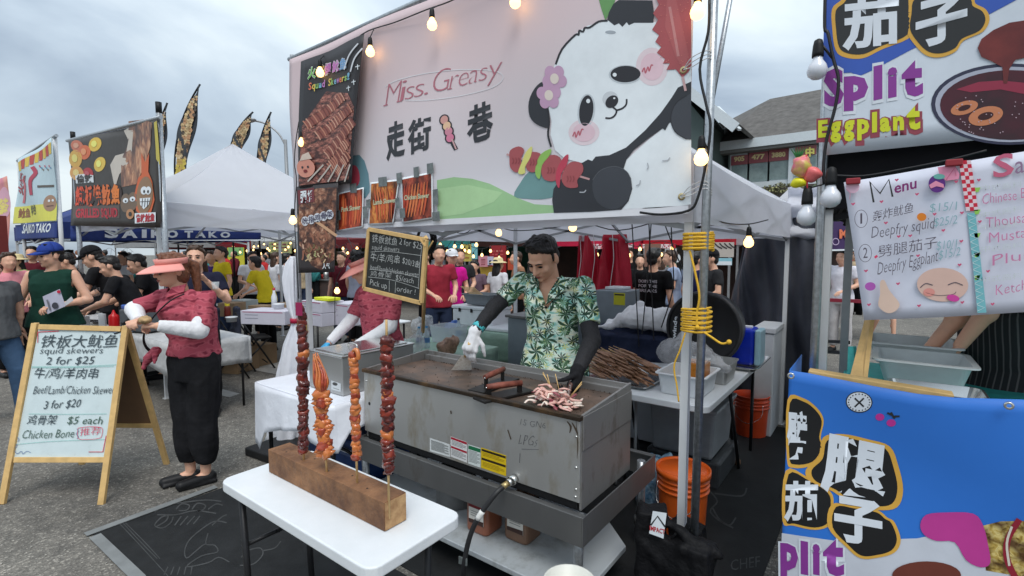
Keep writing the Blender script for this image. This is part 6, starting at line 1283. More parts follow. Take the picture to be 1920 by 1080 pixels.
mb=MB();mb.add([Tl.lerp(bx0,.02),Tr_.lerp(bx1,.02),Tr_.lerp(bx1,k),Tl.lerp(bx0,k)],[(0,1,2,3)]);mb.build('back_panel',mat('brown_hardboard',hexc(110,82,58),.75,var=.1),t,solid=.004)
mb=MB();mb.tube([pa(238,618),pa(226,622),pa(214,626)],.004,6);mb.build('marker_pen',M_black,t)
# ---------- neighbouring tents on our row
tent(-9.55,-6.43,2.07,5.15,2.22,3.3,.27,'white pop-up tent with pointed roof beyond the brown food banner',trussm=M_grey_leg)
T3=tent(-14.1,-10.9,2.07,5.2,2.16,3.1,.27,'navy pop-up tent with white valance lettering behind the man in the green tank top',can=M_navy)
def Pu2(u0):return lambda x,y,L:gu(x,y,u0+L)
P=Print(Pu2(-10.885),.004)
for s_,a,b in(('S',195,222),('A',228,258),('I',266,276),('K',284,308),('O',312,334),('T',348,362),('A',366,386),('K',392,408),('O',414,432)):P.text(s_,(a,446+(a<300)*0),(b,446),19-(a-195)*.035,WH,1,bold=.05)
P.poly([(110,448),(490,449),(490,451),(110,451)],WH,1);P.build('valance_lettering',T3)
def banner(name,label,c4,v,base,prints,cat='banner',zoom=None,hem=None,bulge=.02):
 pts=[gv(*c,v)for c in c4];c=sum(pts,Vector())/4;t=thing(name,label,cat,tuple(c));a,b,d,e_=pts;xs=(a.x+b.x)/2;w=abs(b.x-a.x)
 wf=lambda p:Vector((p[0],p[1]+bulge*math.sin((p[0]-a.x)/w*7+p[2]*3),p[2]))
 mb=MB();mb.grid(lambda s,q:wf(a.lerp(b,s).lerp(e_.lerp(d,s),q)),20,14);mb.build('banner_cloth',base,t,solid=.002)
 P=Print(Pv(v),.003,.25,wf,zoom);prints(P);P.build('banner_print',t);return t,pts
def brown(P):
 K=flat(44,38,36)
 P.poly([(800,360),(900,350),(960,370),(940,520),(900,640),(860,760),(780,780),(760,620),(800,500)],photo_print('octopus_leg_print',[hexc(70,40,30),hexc(150,92,62),hexc(196,140,100),hexc(220,176,140)],6,.3,.6),1)
 P.poly([(705,640),(730,580),(790,560),(800,480),(770,420),(800,400),(830,420),(820,600),(760,700),(740,790)],flat(206,196,184),1)
 for cx,cy,rx,ry,c in((610,510,36,46,(232,192,70)),(642,636,34,48,(232,196,80)),(545,560,40,46,(226,110,60)),(478,600,48,56,(230,180,80)),(480,690,50,46,(232,170,90)),(560,700,40,44,(190,40,50)),(495,520,44,36,(216,120,90))):P.ell(cx,cy,rx,ry,flat(*c),1,.3);P.ell(cx-6,cy-4,rx*.45,ry*.45,flat(min(255,c[0]+15),min(255,c[1]+50),c[2]+50),2)
 P.poly([(868,720),(885,700),(880,560),(905,620),(930,560),(925,680),(950,740),(970,860),(955,940),(900,960),(870,930),(855,820)],flat(214,100,50),2)
 P.ell(912,830,46,120,flat(150,116,84),3);P.ell(905,800,18,26,WH,4);P.ell(930,800,16,26,WH,4);P.ell(906,806,5,10,K,5);P.ell(928,806,5,10,K,5);P.poly([(885,850),(945,845),(938,890),(912,920),(890,890)],WH,4)
 for x in(900,915,930):P.line([(x,850),(x,905)],3,K,5,smooth=0)
 P.line([(888,872),(942,868)],3,K,5,smooth=0)
 for cx,cy in((805,880),(845,870)):P.ell(cx,cy,30,60,flat(120,98,78),2);P.ell(cx,cy-15,16,16,WH,3);P.ell(cx,cy-12,5,6,K,4)
 P.ell(835,950,24,32,flat(196,140,96),3);P.ell(835,950,10,14,K,4)
 P.poly([(466,700),(545,695),(600,705),(600,750),(470,755)],WH,2);P.text('倫敦',(474,748),(592,742),46,K,3,bold=.03)
 for i,ch in enumerate('鐵板燒魷魚'):P.ell(498+i*62,835-i*3,36,62,flat(50,26,22),2);P.text(ch,(466+i*62,885-i*3),(524+i*62,883-i*3),112,flat(236,80+i*12,40),3,bold=.05)
 P.poly([(455,895),(770,895),(768,975),(460,978)],flat(96,82,76),1);P.text('GRILLED SQUID',(472,970),(756,966),56,flat(200,40,60),2,bold=.04)
 P.poly([(862,945),(980,938),(985,1000),(866,1010)],WH,4);P.text('倫敦魷魚',(868,998),(978,990),48,flat(180,30,44),5,bold=.04)
 P.poly([(975,370),(995,360),(1000,640),(975,600)],flat(214,196,80),1)
t,pts=banner('food_banner','dark brown vinyl banner of grilled squid with red lettering left of the white tent',[(129,266),(296,224),(301,427),(134,423)],1.98,flat(58,52,48),brown,zoom=(0,120,.2963))
t2=thing('pipe_frame','pipe frame with black tipped poles carrying the brown squid banner','frame',(pts[1].x,2.0,0))
for c_,b_ in(((298,212),1),((137,262),0)):
 a=gv(*c_,2.02);mb=MB();mb.tube([(a.x,a.y,0),(a.x,a.y,a.z)],.028,10);mb.build('upright_pole',M_galv,t2);mb=MB();mb.tube([(a.x,a.y,a.z),(a.x,a.y,a.z+.11)],.03,8);mb.build('pole_tip',M_black,t2)
mb=MB();mb.tube([gv(126,264,2.0),gv(302,220,2.0)],.022,8);mb.build('top_rail',M_galv,t2)
def yellow(P):
 for i in range(9):
  a=i/9;P.poly([(118+214*a,625-130*a),(118+214*(a+.11),625-130*(a+.11)),(118+214*(a+.1),675-122*a),(120+214*a,680-120*a)],flat(*((200,60,50)if i%2 else(236,200,70))),1)
 P.poly([(95,905),(350,880),(352,990),(92,1010)],flat(232,226,90),1)
 P.text('火爆',(132,830),(170,700),40,flat(170,60,70),2,bold=.04,upv=(-.9,-.5));P.line([(205,650),(225,690),(200,740),(205,830)],22,flat(190,50,80),2);P.line([(140,730),(160,770),(140,880)],16,flat(210,110,120),2)
 P.line([(240,775),(330,770)],14,flat(90,80,70),2);P.ell(312,880,34,52,flat(170,130,100),2);P.ell(305,865,6,8,WH,3);P.ell(325,862,6,8,WH,3);P.line([(295,900),(330,895)],6,flat(100,60,50),3)
 P.text('鱿鱼',(115,970),(185,965),56,flat(150,90,50),2,bold=.03);P.text('特色',(195,955),(235,945),60,flat(90,90,60),2,bold=.02)
 for k in range(8):P.line([(240+10*k,640+(k%3)*12),(246+10*k,652+(k%3)*10)],7,flat(*((200,80,110),(90,150,190),(120,90,60))[k%3]),2,smooth=0)
t,pts=banner('food_banner','pale blue and yellow festival banner with red flag trim, second banner from the left edge',[(35,300),(100,258),(105,415),(27,420)],2.0,flat(196,218,226),yellow,zoom=(0,120,.2963))
def nav(P):P.text('SAIKO TAKO',(130,1070),(318,1062),55,WH,1,bold=.03,slant=.15)
banner('name_banner','narrow navy banner with white lettering under the pale yellow banner',[(28,422),(105,416),(106,446),(30,449)],2.0,M_navy,nav,zoom=(0,120,.2963))
t2=thing('pipe_frame','thin pale pole frame of the pale blue and yellow banner','frame',(pts[1].x,2.0,0))
for c_ in((103,262),(35,302)):a=gv(*c_,2.05);mb=MB();mb.tube([(a.x,a.y,0),(a.x,a.y,a.z+.05)],.03,8);mb.build('upright_pole',M_white_leg,t2)
mb=MB();mb.tube([gv(33,302,2.04),gv(106,254,2.04)],.025,8);mb.build('top_rail',M_galv,t2)
def pinkp(P):P.ell(6,380,12,30,flat(230,170,190),1);P.text('茶',(-6,400),(14,396),26,flat(240,220,110),2,bold=.05)
banner('food_banner','magenta and peach banner cut off by the left edge',[(-40,345),(15,330),(18,480),(-40,480)],2.0,mat('magenta_peach_print',hexc(190,90,130),.6,var=.3,vscale=1,col2=hexc(224,160,130)),pinkp)
t=thing('red_post','dark red wooden post at the far left behind the crowd','post',tuple(gy(16,620,8.8)*Vector((1,1,0))if False else(gy(16,600,8.8).x,gy(16,600,8.8).y,0)));a=gy(16,600,8.8);MB().box((a.x,a.y,1.15),(.12,.12,2.3)).build('post',mat('dark_red_paint',hexc(110,36,36),.6,var=.1),t)
def feather(label,base,topy,lean,Y,seed):
 """pixel outline of one flag: root x,y ; top x,y"""
 (x0,y0),(x1,y1),w=base,topy,lean;B=gy(x0,y0,Y);Tp=gy(x1,y1,Y);t=thing('feather_flag',label,'flag',(B.x,B.y,0),'feather flags behind the tents')
 R_=Vector((math.cos(YAW),math.sin(YAW),0));px=Y/FOC
 def edge(q):
  z=B.z+(Tp.z-B.z)*q;dx=(x1-x0)*(q**2.2);return B+R_*(dx*px)+Vector((0,0,z-B.z))
 def wid(q):return max(.012,(w*(1-q)**.65+(x1-x0)*(q-q**2.2))*px)
 hh=B.z;mb=MB();pole=[Vector((B.x,B.y,0))]+[edge(i/16)for i in range(17)];mb.tube(pole,.022,6);mb.build('mast',M_black,t)
 mb=MB();N_=36;fw=[(edge(i/N_),edge(i/N_)+R_*max(.01,wid(i/N_))-Vector((0,0,0)))for i in range(N_+1)]
 mb.grid(lambda s,q:(lambda e,f:e[0].lerp(e[1],s)+Vector((0,.04*math.sin(q*9+s*3),0)))(fw[int(round(q*N_))],0),4,N_);mb.build('flag_cloth',flat(62,66,70),t,solid=.004)
 r_=random.Random(seed);P=MB();off=Vector((.3,-.4,0)).normalized()*.03
 for i in range(1,N_-4):
  q=i/N_;a,b=fw[i];W_=(b-a).length
  for k in range(3):
   c=a.lerp(b,.26+.24*k+r_.uniform(-.08,.08))+off;rr_=W_*.125;P.use(flat(*r_.choice([(206,176,128),(196,150,110),(222,196,150),(90,80,70)]if i>6 else[(220,196,90),(206,170,96)])))
   P.add([c+R_*rr_*math.cos(j*PI/3+k)*1.1+Vector((0,0,rr_*1.3*math.sin(j*PI/3+k)))for j in range(6)],[(0,1,2,3,4,5)])
 P.build('flag_print',None,t);return t
feather('tall feather flag leaning right, tallest of the four behind the tents',(328,330),(382,158),20,13,1)
feather('dark feather flag half hidden behind the brown squid banner',(288,330),(320,193),14,13.5,2)
feather('feather flag just left of the white tent peak, with lamp arm behind',(431,300),(477,210),18,13,3)
feather('feather flag right of the white tent peak, rightmost of the four',(482,330),(512,210),16,13,4)
Y=26;a=gy(541,335,Y);b=gy(535,262,Y);t=thing('street_lamp','grey street lamp pole with a curved arm beyond the feather flags','street lamp',(a.x,a.y,0));mb=MB();mb.tube([(a.x,a.y,0),b],[.13,.085],8);mb.build('pole',mat('grey_galvanised_pole',(.25,.26,.27),.5,.4),t)
mb=MB();mb.tube(catmull([b+Vector((0,0,-.3)),gy(522,250,Y),gy(498,232,Y),gy(476,226,Y)],4,False),.05,6);mb.build('arm',M_grey_leg,t);mb=MB();c=gy(470,226,Y);mb.sph(c,(.45,.2,.1),10,6);mb.build('lamp_head',M_grey_leg,t)
# ---------- tables and goods of the neighbouring stalls
M_tc=mat('grey_white_tablecloth',(.50,.50,.50),.4,var=.15,bump=.6,bscale=12)
cloth_table('plastic-covered table of the cooks with trays, behind the whiteboard sign',-9.3,-5.4,1.85,2.55,.76,M_tc,.3)
cloth_table('bare white folding table stacked with white cartons beyond the folding chairs',-9.6,-6.2,3.75,4.45,.76,M_tub,0)
cloth_table('white folding table under the chicken poster with stacked cartons',-6.0,-4.7,3.6,4.2,.80,M_tub,0)
def at(px,Y,z):p=gy(px,500,Y);return Vector((p.x,p.y,z))
def onz(px,py,z):return gz(px,py,z)
p=onz(270,600,.78);p=at(272,5.6,.78)
def blid(t,p,d):MB().box((p[0],p[1],p[2]+d[2]+.02),(d[0]+.03,d[1]+.03,.05)).build('lid',mat('royal_blue_plastic',hexc(60,100,180),.4,var=.05),t,bevel=.012);MB().box((p[0],p[1],p[2]+d[2]+.052),(d[0]*.7,d[1]*.8,.012)).build('lid_sheet',M_tub,t);MB().tube(catmull([Vector(p)+Vector((-d[0]*.45,-d[1]*.55,.2)),Vector(p)+Vector((-.1,-d[1]*.62,.08)),Vector(p)+Vector((d[0]*.45,-d[1]*.55,.2))],4,False),.012,6).build('handle',M_black,t)
boxthing('grey_cooler','grey cooler with blue lid on the cooks table behind the visor woman','cooler',p,(.42,.34,.24),mat('slate_grey_plastic',(.09,.10,.11),.45,var=.1),.3,bevel=.015,part='body',extra=blid)
p=at(208,5.7,.76);t=thing('red_bottle','bright red squeeze bottle on the cooks table','bottle',tuple(p));mb=MB();mb.lathe(tuple(p),[(0,0),(.05,0),(.052,.02),(.052,.15),(.045,.17),(.02,.19),(.008,.23),(0,.23)],16);mb.build('bottle_body',flat(206,24,30,.35),t)
for i,(px,Y_,d,m,lab)in enumerate(((143,5.9,(.16,.12,.13),M_paper,'stack of white napkin boxes at the left of the cooks table'),(186,5.8,(.10,.02,.17),M_paper,'leaning white price card left of the red bottle'),(234,5.5,(.13,.02,.16),flat(170,186,214),'leaning bluish card right of the red bottle'),(165,6.2,(.34,.22,.03),M_bright,'shallow steel tray on the cooks table'),(120,6.3,(.3,.2,.05),M_bright,'steel tray behind the napkin boxes'),(225,6.1,(.12,.12,.1),flat(206,170,160),'small pinkish tub beside the red bottle'))):
 boxthing(('napkin_box','price_card','price_card','steel_tray','steel_tray','food_tub')[i],lab,('box','card','card','tray','tray','tub')[i],at(px,Y_,.765),d,m,.4,bevel=.003,part='panel')
def carton(label,px,Y_,z,d,m=None,rz=0):
 p=at(px,Y_,z);t=boxthing('carton',label,'box',p,d,m or flat(206,204,216),rz,'cardboard cartons',.004,'carton_body')
 c_=Euler((0,0,rz)).to_matrix()
 if m is None:
  P=Print(lambda a,b,L:Vector(p)+c_@Vector((a,-d[1]/2-.001-L,b)),.001)
  for k in range(2):P.line([(-d[0]*.4,d[2]*(.7-.25*k)),(-d[0]*.1,d[2]*(.7-.25*k))],.008,flat(150,150,165),1,smooth=0)
  P.line([(-d[0]*.45,d[2]*.9),(d[0]*.45,d[2]*.9)],.008,flat(190,80,120),1,smooth=0);P.build('carton_print',t)
 return t
carton('long white printed carton on the near edge of the far left table',508,6.3,.76,(.62,.38,.17),rz=.45);carton('white carton with pink stripe under the chicken poster, lower of the stack',602,5.9,.80,(.44,.3,.15));carton('white carton on top of the stack under the chicken poster',603,5.9,.955,(.42,.3,.13));carton('white carton at the right of the stack near the helper',655,5.9,.80,(.36,.3,.26))
carton('open brown carton behind the long white carton',488,6.9,.76,(.26,.22,.16),M_card,.3);carton('small brown carton near the white plastic sheet',530,7.1,.76,(.28,.22,.17),M_card,.1);carton('brown carton beside the yellow-capped bottle',432,7.0,.76,(.26,.24,.19),M_card,.5)
carton('big brown carton on the ground beneath the far left table',428,6.9,0,(.55,.4,.34),M_card,.4);carton('brown carton under the table next to the chairs',470,7.3,0,(.5,.4,.3),M_card,.2);carton('brown carton in the shade under the cartons table',600,6.6,.02,(.6,.3,.25),M_card,.0);carton('wide brown carton under the table beside the helper',640,6.2,.0,(.5,.3,.22),M_card,.1);carton('grey-white plastic crate behind the brown cartons',455,7.3,.76,(.3,.24,.2),flat(170,176,172),.2)
boxthing('yellow_tray','flat bright yellow tray on top of the white cartons','tray',at(612,5.85,1.09),(.3,.16,.035),flat(220,226,40),0,part='tray_body')
p=at(533-110,6.6,.76);t=thing('sauce_bottle','dark sauce bottle with yellow cap at the left end of the far table','bottle',tuple(p));MB().lathe(tuple(p),[(0,0),(.04,0),(.042,.09),(.038,.12),(.04,.16),(.02,.2),(0,.2)],12).build('bottle_body',mat('dark_sauce',hexc(110,40,30),.3,var=.3),t);MB().lathe((p.x,p.y,p.z+.18),[(.03,0),(.03,.05),(0,.05)],10).build('cap',flat(226,200,40),t)
for k,(px,lab)in enumerate(((430,'white lidded tub beside the sauce bottle'),(520,'white lidded tub on the long white carton'),(545,'white lidded tub nearest the plastic sheet'))):p=at(px,6.35,.765 if k==0 else .935);t=thing('lidded_tub',lab,'tub',tuple(p),'white lidded tubs');MB().lathe(tuple(p),[(0,0),(.06,0),(.065,.05),(.07,.05),(.07,.065),(0,.065)],16).build('tub_body',M_tub,t)
p=at(512,6.5,.93);t=thing('wash_bottle','tall white bottle with red top on the far left table','bottle',tuple(p));MB().lathe(tuple(p),[(0,0),(.035,0),(.035,.14),(.015,.2),(.015,.24),(0,.24)],12).build('bottle_body',M_tub,t);MB().lathe((p.x,p.y,p.z+.23),[(.018,0),(.018,.03),(0,.03)],8).build('cap',flat(180,40,50),t)
def chair():
 t=thing('folding_chair','dark folding chair with a jacket over its back, left of two at the far table','chair',(0,0,0),'folding chairs at the far table');c=cloth('dark_grey_blue_cloth',(.05,.055,.08),.15)
 b=Org();b.box((0,.22,.70),(.40,.05,.40));b.box((0,.25,.50),(.34,.04,.2));me=remesh(b,.018,2,'back',.012,9);me.materials.append(c);o=bpy.data.objects.new('draped_jacket',me);COL.objects.link(o);o.parent=t
 MB().box((0,0,.45),(.40,.38,.03)).build('seat',M_black,t,bevel=.01)
 for x in(-.2,.2):MB().tube([(x,.26,.84),(x,-.22,0)],.012,8).build('leg',M_darkrub,t);MB().tube([(x*.9,-.16,.45),(x*.9,.28,0)],.012,8).build('leg',M_darkrub,t)
 MB().tube([(-.2,-.12,.1),(.2,-.12,.1)],.009,6).build('crossbar',M_darkrub,t);return t
ch=chair();q=gz(440,705,0);ch.location=(q.x,q.y,0);ch.rotation_euler=(0,0,2.5)
q=gz(478,690,0);copy_tree(ch,(q.x,q.y,0),2.9,'dark folding chair nearer the white plastic sheet, right of two')
t=thing('power_strip_post','thin black post with dangling plug under the chicken poster','cable',tuple(gv(628,620,3.1)));p=gv(628,640,3.1);MB().box(p,(.05,.03,.09)).build('plug_box',flat(30,50,44),t,bevel=.004)
# ---------- people of the neighbouring stalls
blk=M_blackc;C_=lambda n,r,g,b:cloth(n,hexc(r,g,b),.12)
def ppl(label,px,Y_,h=1.7,yaw=0,**k):p=gy(px,500,Y_);k.setdefault('face',k.get('vox',.014)<.013);return person(label,(p.x,p.y,0),math.radians(yaw),h,**k)
p_=gy(97,500,5.25)
tt_,_,_,_=person('man in dark green tank top and blue cap holding a white flyer',(p_.x,p_.y,0),math.radians(58),1.74,J=dict(elR=(-.27,-.02,1.13),wrR=(-.27,-.10,.90),elL=(.30,-.02,1.12),wrL=(.10,-.20,1.08)),shirt=C_('dark_green_jersey',26,58,48),top='tank',pants=C_('grey_cotton_shorts',110,112,108),plen=.62,hair='short',hat='cap',hatm=C_('royal_blue_cap',44,66,140),skin=SKIN[0],hp=(math.radians(-48),math.radians(8),0),g=1.15,vox=.009,shirt_len=.80,face=True,handL=dict(curl=.9))
t=thing('flyer','white printed flyer held by the man in the green tank top','flyer',tuple(gy(105,565,5.02)));q4=[gy(80,556,5.0),gy(112,542,5.0),gy(123,574,5.0),gy(89,589,5.0)];MB().add(q4,[(0,1,2,3)]).build('paper',flat(196,196,214),t,solid=.002)
P=Print(lambda x,y,L:gy(x,y,4.99-L),.002);P.ell(110,547,3.4,3,flat(200,40,70),1);P.ell(103,573,6,6,flat(70,70,80),1);P.line([(88,562),(94,582)],3,flat(120,120,130),1);P.build('flyer_print',t)
MB().add([gy(120,568,5.0),gy(134,556,5.0),gy(138,563,5.0),gy(124,573,5.0)],[(0,1,2,3)]).build('folded_card',flat(206,206,210),t,solid=.002)
ppl('person in grey tee and blue jeans walking off the left edge',-20,4.75,1.62,110,shirt=C_('grey_tee',92,94,96),pants=C_('faded_blue_jeans',56,78,104),hair='long',pose='walk',vox=.012,g=1.12)
ppl('woman in dark navy top lifting a small cup behind the visor woman',368,4.95,1.72,60,shirt=C_('dark_navy_top',32,34,52),pants=blk,hair='long',hairm=HAIR[1],pose='drink',vox=.011,skin=SKIN[0])
q=gy(404,536,4.75);t=thing('small_cup','small clear cup raised by the woman behind the visor woman','cup',tuple(q));MB().lathe(tuple(q),[(0,-.03),(.025,-.03),(.035,.04),(.03,.04)],14).build('cup',M_clear,t)
emi=flat(200,200,205)
def tee_text(t,lines,w=.22,z0=1.27,y=-.15,k=.045):
 P=Print(lambda a,b,L:(a,y-L,b),.002)
 for i,s_ in enumerate(lines):P.text(s_,(-w/2,z0-i*k*1.15),(w/2,z0-i*k*1.15),k*.8,emi,1,upv=(0,1),bold=.01)
 o=P.build('shirt_lettering',None);o.parent=t;o.location=(0,0,0);return o
for i,(lab,px,Y_,h,yw_,pose,hat)in enumerate((('cook in black tee and black cap bending over trays, tallest of four cooks',212,6.3,1.80,-35,'lean','cap'),('cook in black tee at the left of four cooks beside the white pole',158,7.2,1.72,-20,'lean',None),('cook in black tee with white front lettering, third of four cooks from the left',244,5.95,1.68,-30,'lean',None),('cook in black at the right of four cooks, half behind the blue-lidded cooler',292,6.5,1.70,-20,'lean',None))):
 r_=ppl(lab,px,Y_,h,yw_,shirt=blk,pants=blk,pose=pose,hat=hat,hatm=blk,vox=.012,skin=SKIN[i%2],hp=(0,math.radians(22),0),g=1.05,group='cooks in black at the neighbouring stall',gloves=None)
 if i==2:tee_text(r_[0],['Fly','Emirates'],.2,1.2,-.33,.05)
 # ---------- right-hand stall
FV=2.25
M_blk_can=cloth('black_canopy',(.008,.008,.010),.2,.3,4,.6)
TR=tent(-.19,3.0,2.33,5.4,2.12,3.1,.30,'black pop-up tent of the eggplant stall at the right edge',can=M_blk_can,trussm=M_black,legs=(0,1,1,0))
def up(u,v,z1,r,m,nm,sq=False,z0=0):
 mb=MB();mb.box2((u-r,v-r,z0),(u+r,v+r,z1))if sq else mb.tube([(u,v,z0),(u,v,z1)],r,12);return mb.build(nm,m,TRP)
TRP=thing('pipe_frame','white and grey poles at the left end of the eggplant stall','frame',(-.2,2.35,0))
q=gv(1556,300,2.36);up(q.x,2.36,2.1,.020,M_white_leg,'white_leg',True);q=gv(1543,300,2.31);up(q.x,2.31,3.4,.016,M_galv,'upright_pole')
q=gv(1587,560,3.2);up(q.x,3.2,2.0,.018,M_grey_leg,'grey_leg',True);q=gv(1549,600,4.0);up(q.x,4.0,1.3,.016,M_black,'thin_black_leg',True)
for z in(.78,.95):mb=MB();mb.bar(gv(1552,640 if z>.9 else 660,3.9),gv(1590,642 if z>.9 else 662,3.3),.02,.02);mb.build('cross_brace',M_black,TRP)
def wr2(p):return Vector((p[0],p[1]+.006*math.sin(p[0]*6+p[2]*3),p[2]))
t=thing('eggplant_banner','upper white and blue vinyl banner with purple Split Eggplant lettering at the right edge','banner',(.7,FV,2))
zb=.27778
a,b=gv(1543,292,FV),gv(2250,219,FV);mb=MB();mb.grid(lambda s,q:wr2((a.x+(b.x-a.x)*s,FV,(a.z+(b.z-a.z)*s)*(1-q)+3.45*q)),30,20);mb.build('banner_cloth',flat(214,222,232),t,solid=.0015)
P=Print(Pv(FV),.0006,.08,wr2,(1460,0,zb))
BL=flat(54,92,184);GO=flat(222,170,70);BK=flat(40,42,44);PU=flat(140,56,150);WB=flat(222,228,236);YE=flat(214,220,44);MR=flat(150,66,80)
P.poly([(310,-80),(1700,-80),(1600,0),(1420,95),(1300,150),(1100,230),(880,340),(640,470),(540,516),(490,490),(320,500),(300,420)],BL,1)
def cloud(pts,l):P.poly(pts,GO,l,smooth=4);c=sum((Vector((*p,0))for p in pts),Vector())/len(pts);P.poly([(c.x+(p[0]-c.x)*.90,c.y+(p[1]-c.y)*.88)for p in pts],BK,l+1,smooth=4)
cloud([(360,60),(420,0),(480,-60),(700,-110),(880,-60),(915,40),(930,180),(870,260),(700,330),(570,392),(450,388),(385,340),(362,200)],2)
cloud([(870,80),(900,-40),(1100,-100),(1300,-40),(1330,20),(1400,60),(1425,130),(1380,210),(1250,270),(1200,340),(1100,382),(1000,372),(920,300),(860,200)],3)
P.text('茄',(430,298),(812,255),300,WB,5,bold=.035);P.text('子',(925,295),(1275,200),280,WB,6,bold=.04)
def fat(s_,a,b,h,c1,c2,l,ol=.07,bo=.035):P.text(s_,(a[0]-8,a[1]+6),(b[0]+8,b[1]+6),h*1.12,c1,l,bold=ol);P.text(s_,a,b,h,c2,l+1,bold=bo)
sp_=[('S',305,440,705,235),('p',440,605,668,150),('l',640,700,662,215),('i',735,800,648,190),('t',830,975,635,225)]
for ch,x0_,x1_,yb,h in sp_:fat(ch,(x0_,yb),(x1_,yb-14),h,WB,PU,2,.12,.06)
x=268
for ch,w,h in(('E',70,110),('g',78,92),('g',78,92),('p',88,92),('l',40,130),('a',78,88),('n',80,88),('t',98,150)):
 yb=925-(x-268)*.10;P.text(ch,(x-12,yb+16),(x+w+12,yb+8),h*1.25,MR,2,bold=.15);P.text(ch,(x,yb),(x+w-6,yb-6),h,YE,4,bold=.05);x+=w+12
P.ell(1560,700,530,275,flat(50,52,76),2,.0,40);P.ell(1562,702,505,255,flat(176,180,196),3,0,40);P.ell(1570,706,480,236,mat('dark_red_sauce_print',hexc(84,24,40),.4,var=.4,vscale=6,col2=hexc(50,30,36)),4,0,40)
P.poly([(1200,600),(1350,550),(1500,540),(1700,560),(1700,640),(1500,600),(1300,620)],flat(150,44,70),5)
P.poly([(1345,320),(1370,260),(1450,200),(1560,150),(1700,130),(1700,380),(1600,400),(1560,460),(1545,560),(1520,560),(1512,450),(1440,410),(1370,380)],mat('chocolate_spoon_print',hexc(120,48,44),.35,var=.4,vscale=5,col2=hexc(74,26,30)),6)
for cx,cy,rx,ry,ro in((1255,725,96,44,-.3),(1400,780,120,62,-.25)):P.ell(cx,cy,rx,ry,flat(206,130,90),6,ro);P.ell(cx,cy,rx*.45,ry*.4,flat(60,20,24),7,ro)
r_=random.Random(8)
for i in range(40):P.ell(r_.uniform(1200,1650),r_.uniform(640,900),5,4,flat(196,170,180),8,n=6)
P.build('eggplant_print',t)
MV=2.05
t=thing('menu_poster','white hand-drawn menu poster with pink hearts and price list at the right edge','poster',tuple(gv(1750,450,MV)))
zm=(1540,280,.31483);
c4=[(1582,342),(1960,278),(1960,584),(1620,601)]
mb=MB();A_,B_,C__,D_=[gv(*c,MV)for c in c4];mb.grid(lambda s,q:A_.lerp(B_,s).lerp(D_.lerp(C__,s),q)+Vector((0,.012*math.sin(s*6+q*2),0)),16,12);mb.build('sheet',flat(216,218,232),t,solid=.0015)
def wm(p):
 return Vector((p[0],p[1]-.0125,p[2]))
P=Print(Pv(MV),.0012,0,wm,zm);PKd=flat(206,80,120);PKl=flat(236,150,180);TEA=flat(140,178,186);VI=flat(150,60,150);GY=flat(84,76,90)
P.line([(312,318),(290,195),(350,265),(402,182),(424,285)],12,BK,2,smooth=0);P.text('enu',(434,265),(566,232),44,flat(130,40,110),2,bold=.02)
for cx,cy,s_ in((238,415,'1'),(262,618,'2')):
 P.line([(cx+38*math.cos(a),cy+52*math.sin(a))for a in[2*PI*k/12 for k in range(13)]],3,GY,2);P.text(s_,(cx-(5 if s_=='1' else 12),cy+30),(cx+(6 if s_=='1' else 14),cy+28),62,GY,2)
P.text('轰炸鱿鱼',(304,430),(545,372),58,GY,2,bold=-.004,slant=.1);P.text('Deepfry squid',(298,532),(668,470),66,GY,2,bold=-.012,slant=.1,jit=.05);P.text('劈腿茄子',(340,640),(690,580),66,GY,2,bold=-.006);P.text('Deepfry Eggplant',(334,745),(690,668),72,GY,2,bold=-.012,slant=.1,jit=.05)
for s_,a,b in(('$15/1',(642,376),(802,362)),('$25/2',(668,462),(806,442)),('$10/1',(684,600),(802,585)),('$15/2',(696,655),(824,630))):P.text(s_,a,b,50,TEA,2,bold=-.006,slant=.1)
for x,y in((448,186),(568,270),(190,328),(358,314),(384,440),(528,516),(724,484),(830,548),(834,380),(672,388),(266,724),(456,800),(574,634),(820,688),(284,924),(580,930),(836,910),(934,186),(800,196),(1015,920),(940,432),(988,726),(460,520)):P.poly([(x-12,y-2),(x-8,y-8),(x-1,y-4),(x+8,y-10),(x+13,y-4),(x,y+9)],PKd,2)
P.ell(596,404,28,24,flat(226,130,30),2);P.ell(686,208,50,52,flat(96,40,130),3);P.ell(700,165,34,16,flat(110,180,170),4);P.poly([(640,215),(680,190),(725,210),(730,232),(684,222),(650,236)],PKl,4)
P.poly([(690,110),(790,95),(820,150),(815,180),(740,190),(700,150)],PKl,2);P.line([(740,185),(790,115),(800,160)],3,PKd,3,smooth=0);P.ell(188,225,40,38,flat(232,190,210),2);P.line([(150,240),(172,262),(170,300)],3,PKl,3)
P.line([(322,634),(330,645)],20,flat(224,60,100),3,smooth=0)
P.ell(720,805,152,100,flat(222,186,172),1,.05,32);P.ell(640,850,34,24,flat(226,150,140),2);P.line([(588,822),(620,798),(662,808)],5,GY,2);P.line([(752,806),(795,792),(840,808)],5,GY,2);P.line([(620,852),(690,868),(780,862),(800,846)],3,GY,2);P.ell(782,884,38,20,flat(214,70,160),3,.2)
P.poly([(350,790),(375,778),(400,830),(430,870),(466,920),(440,962),(390,972),(340,930),(350,860)],flat(226,196,178),1,smooth=3);P.ell(292,815,32,25,flat(180,90,180),2)
for r__ in range(13):
 for c_ in range(3):
  x=815+c_*24+r__*3.4;y=70+r__*23
  P.poly([(x,y),(x+24,y-2),(x+27,y+21),(x+3,y+23)],flat(206,30,60)if(r__+c_)%2 else flat(232,210,216),2)
P.poly([(864,382),(914,380),(940,620),(980,970),(926,972),(900,700)],flat(120,188,196),2)
for k in range(14):y=390+k*41;x=868+(y-382)*.10;P.line([(x,y),(x+46,y+18),(x+4,y+38)],3,flat(224,238,240),3,smooth=0)
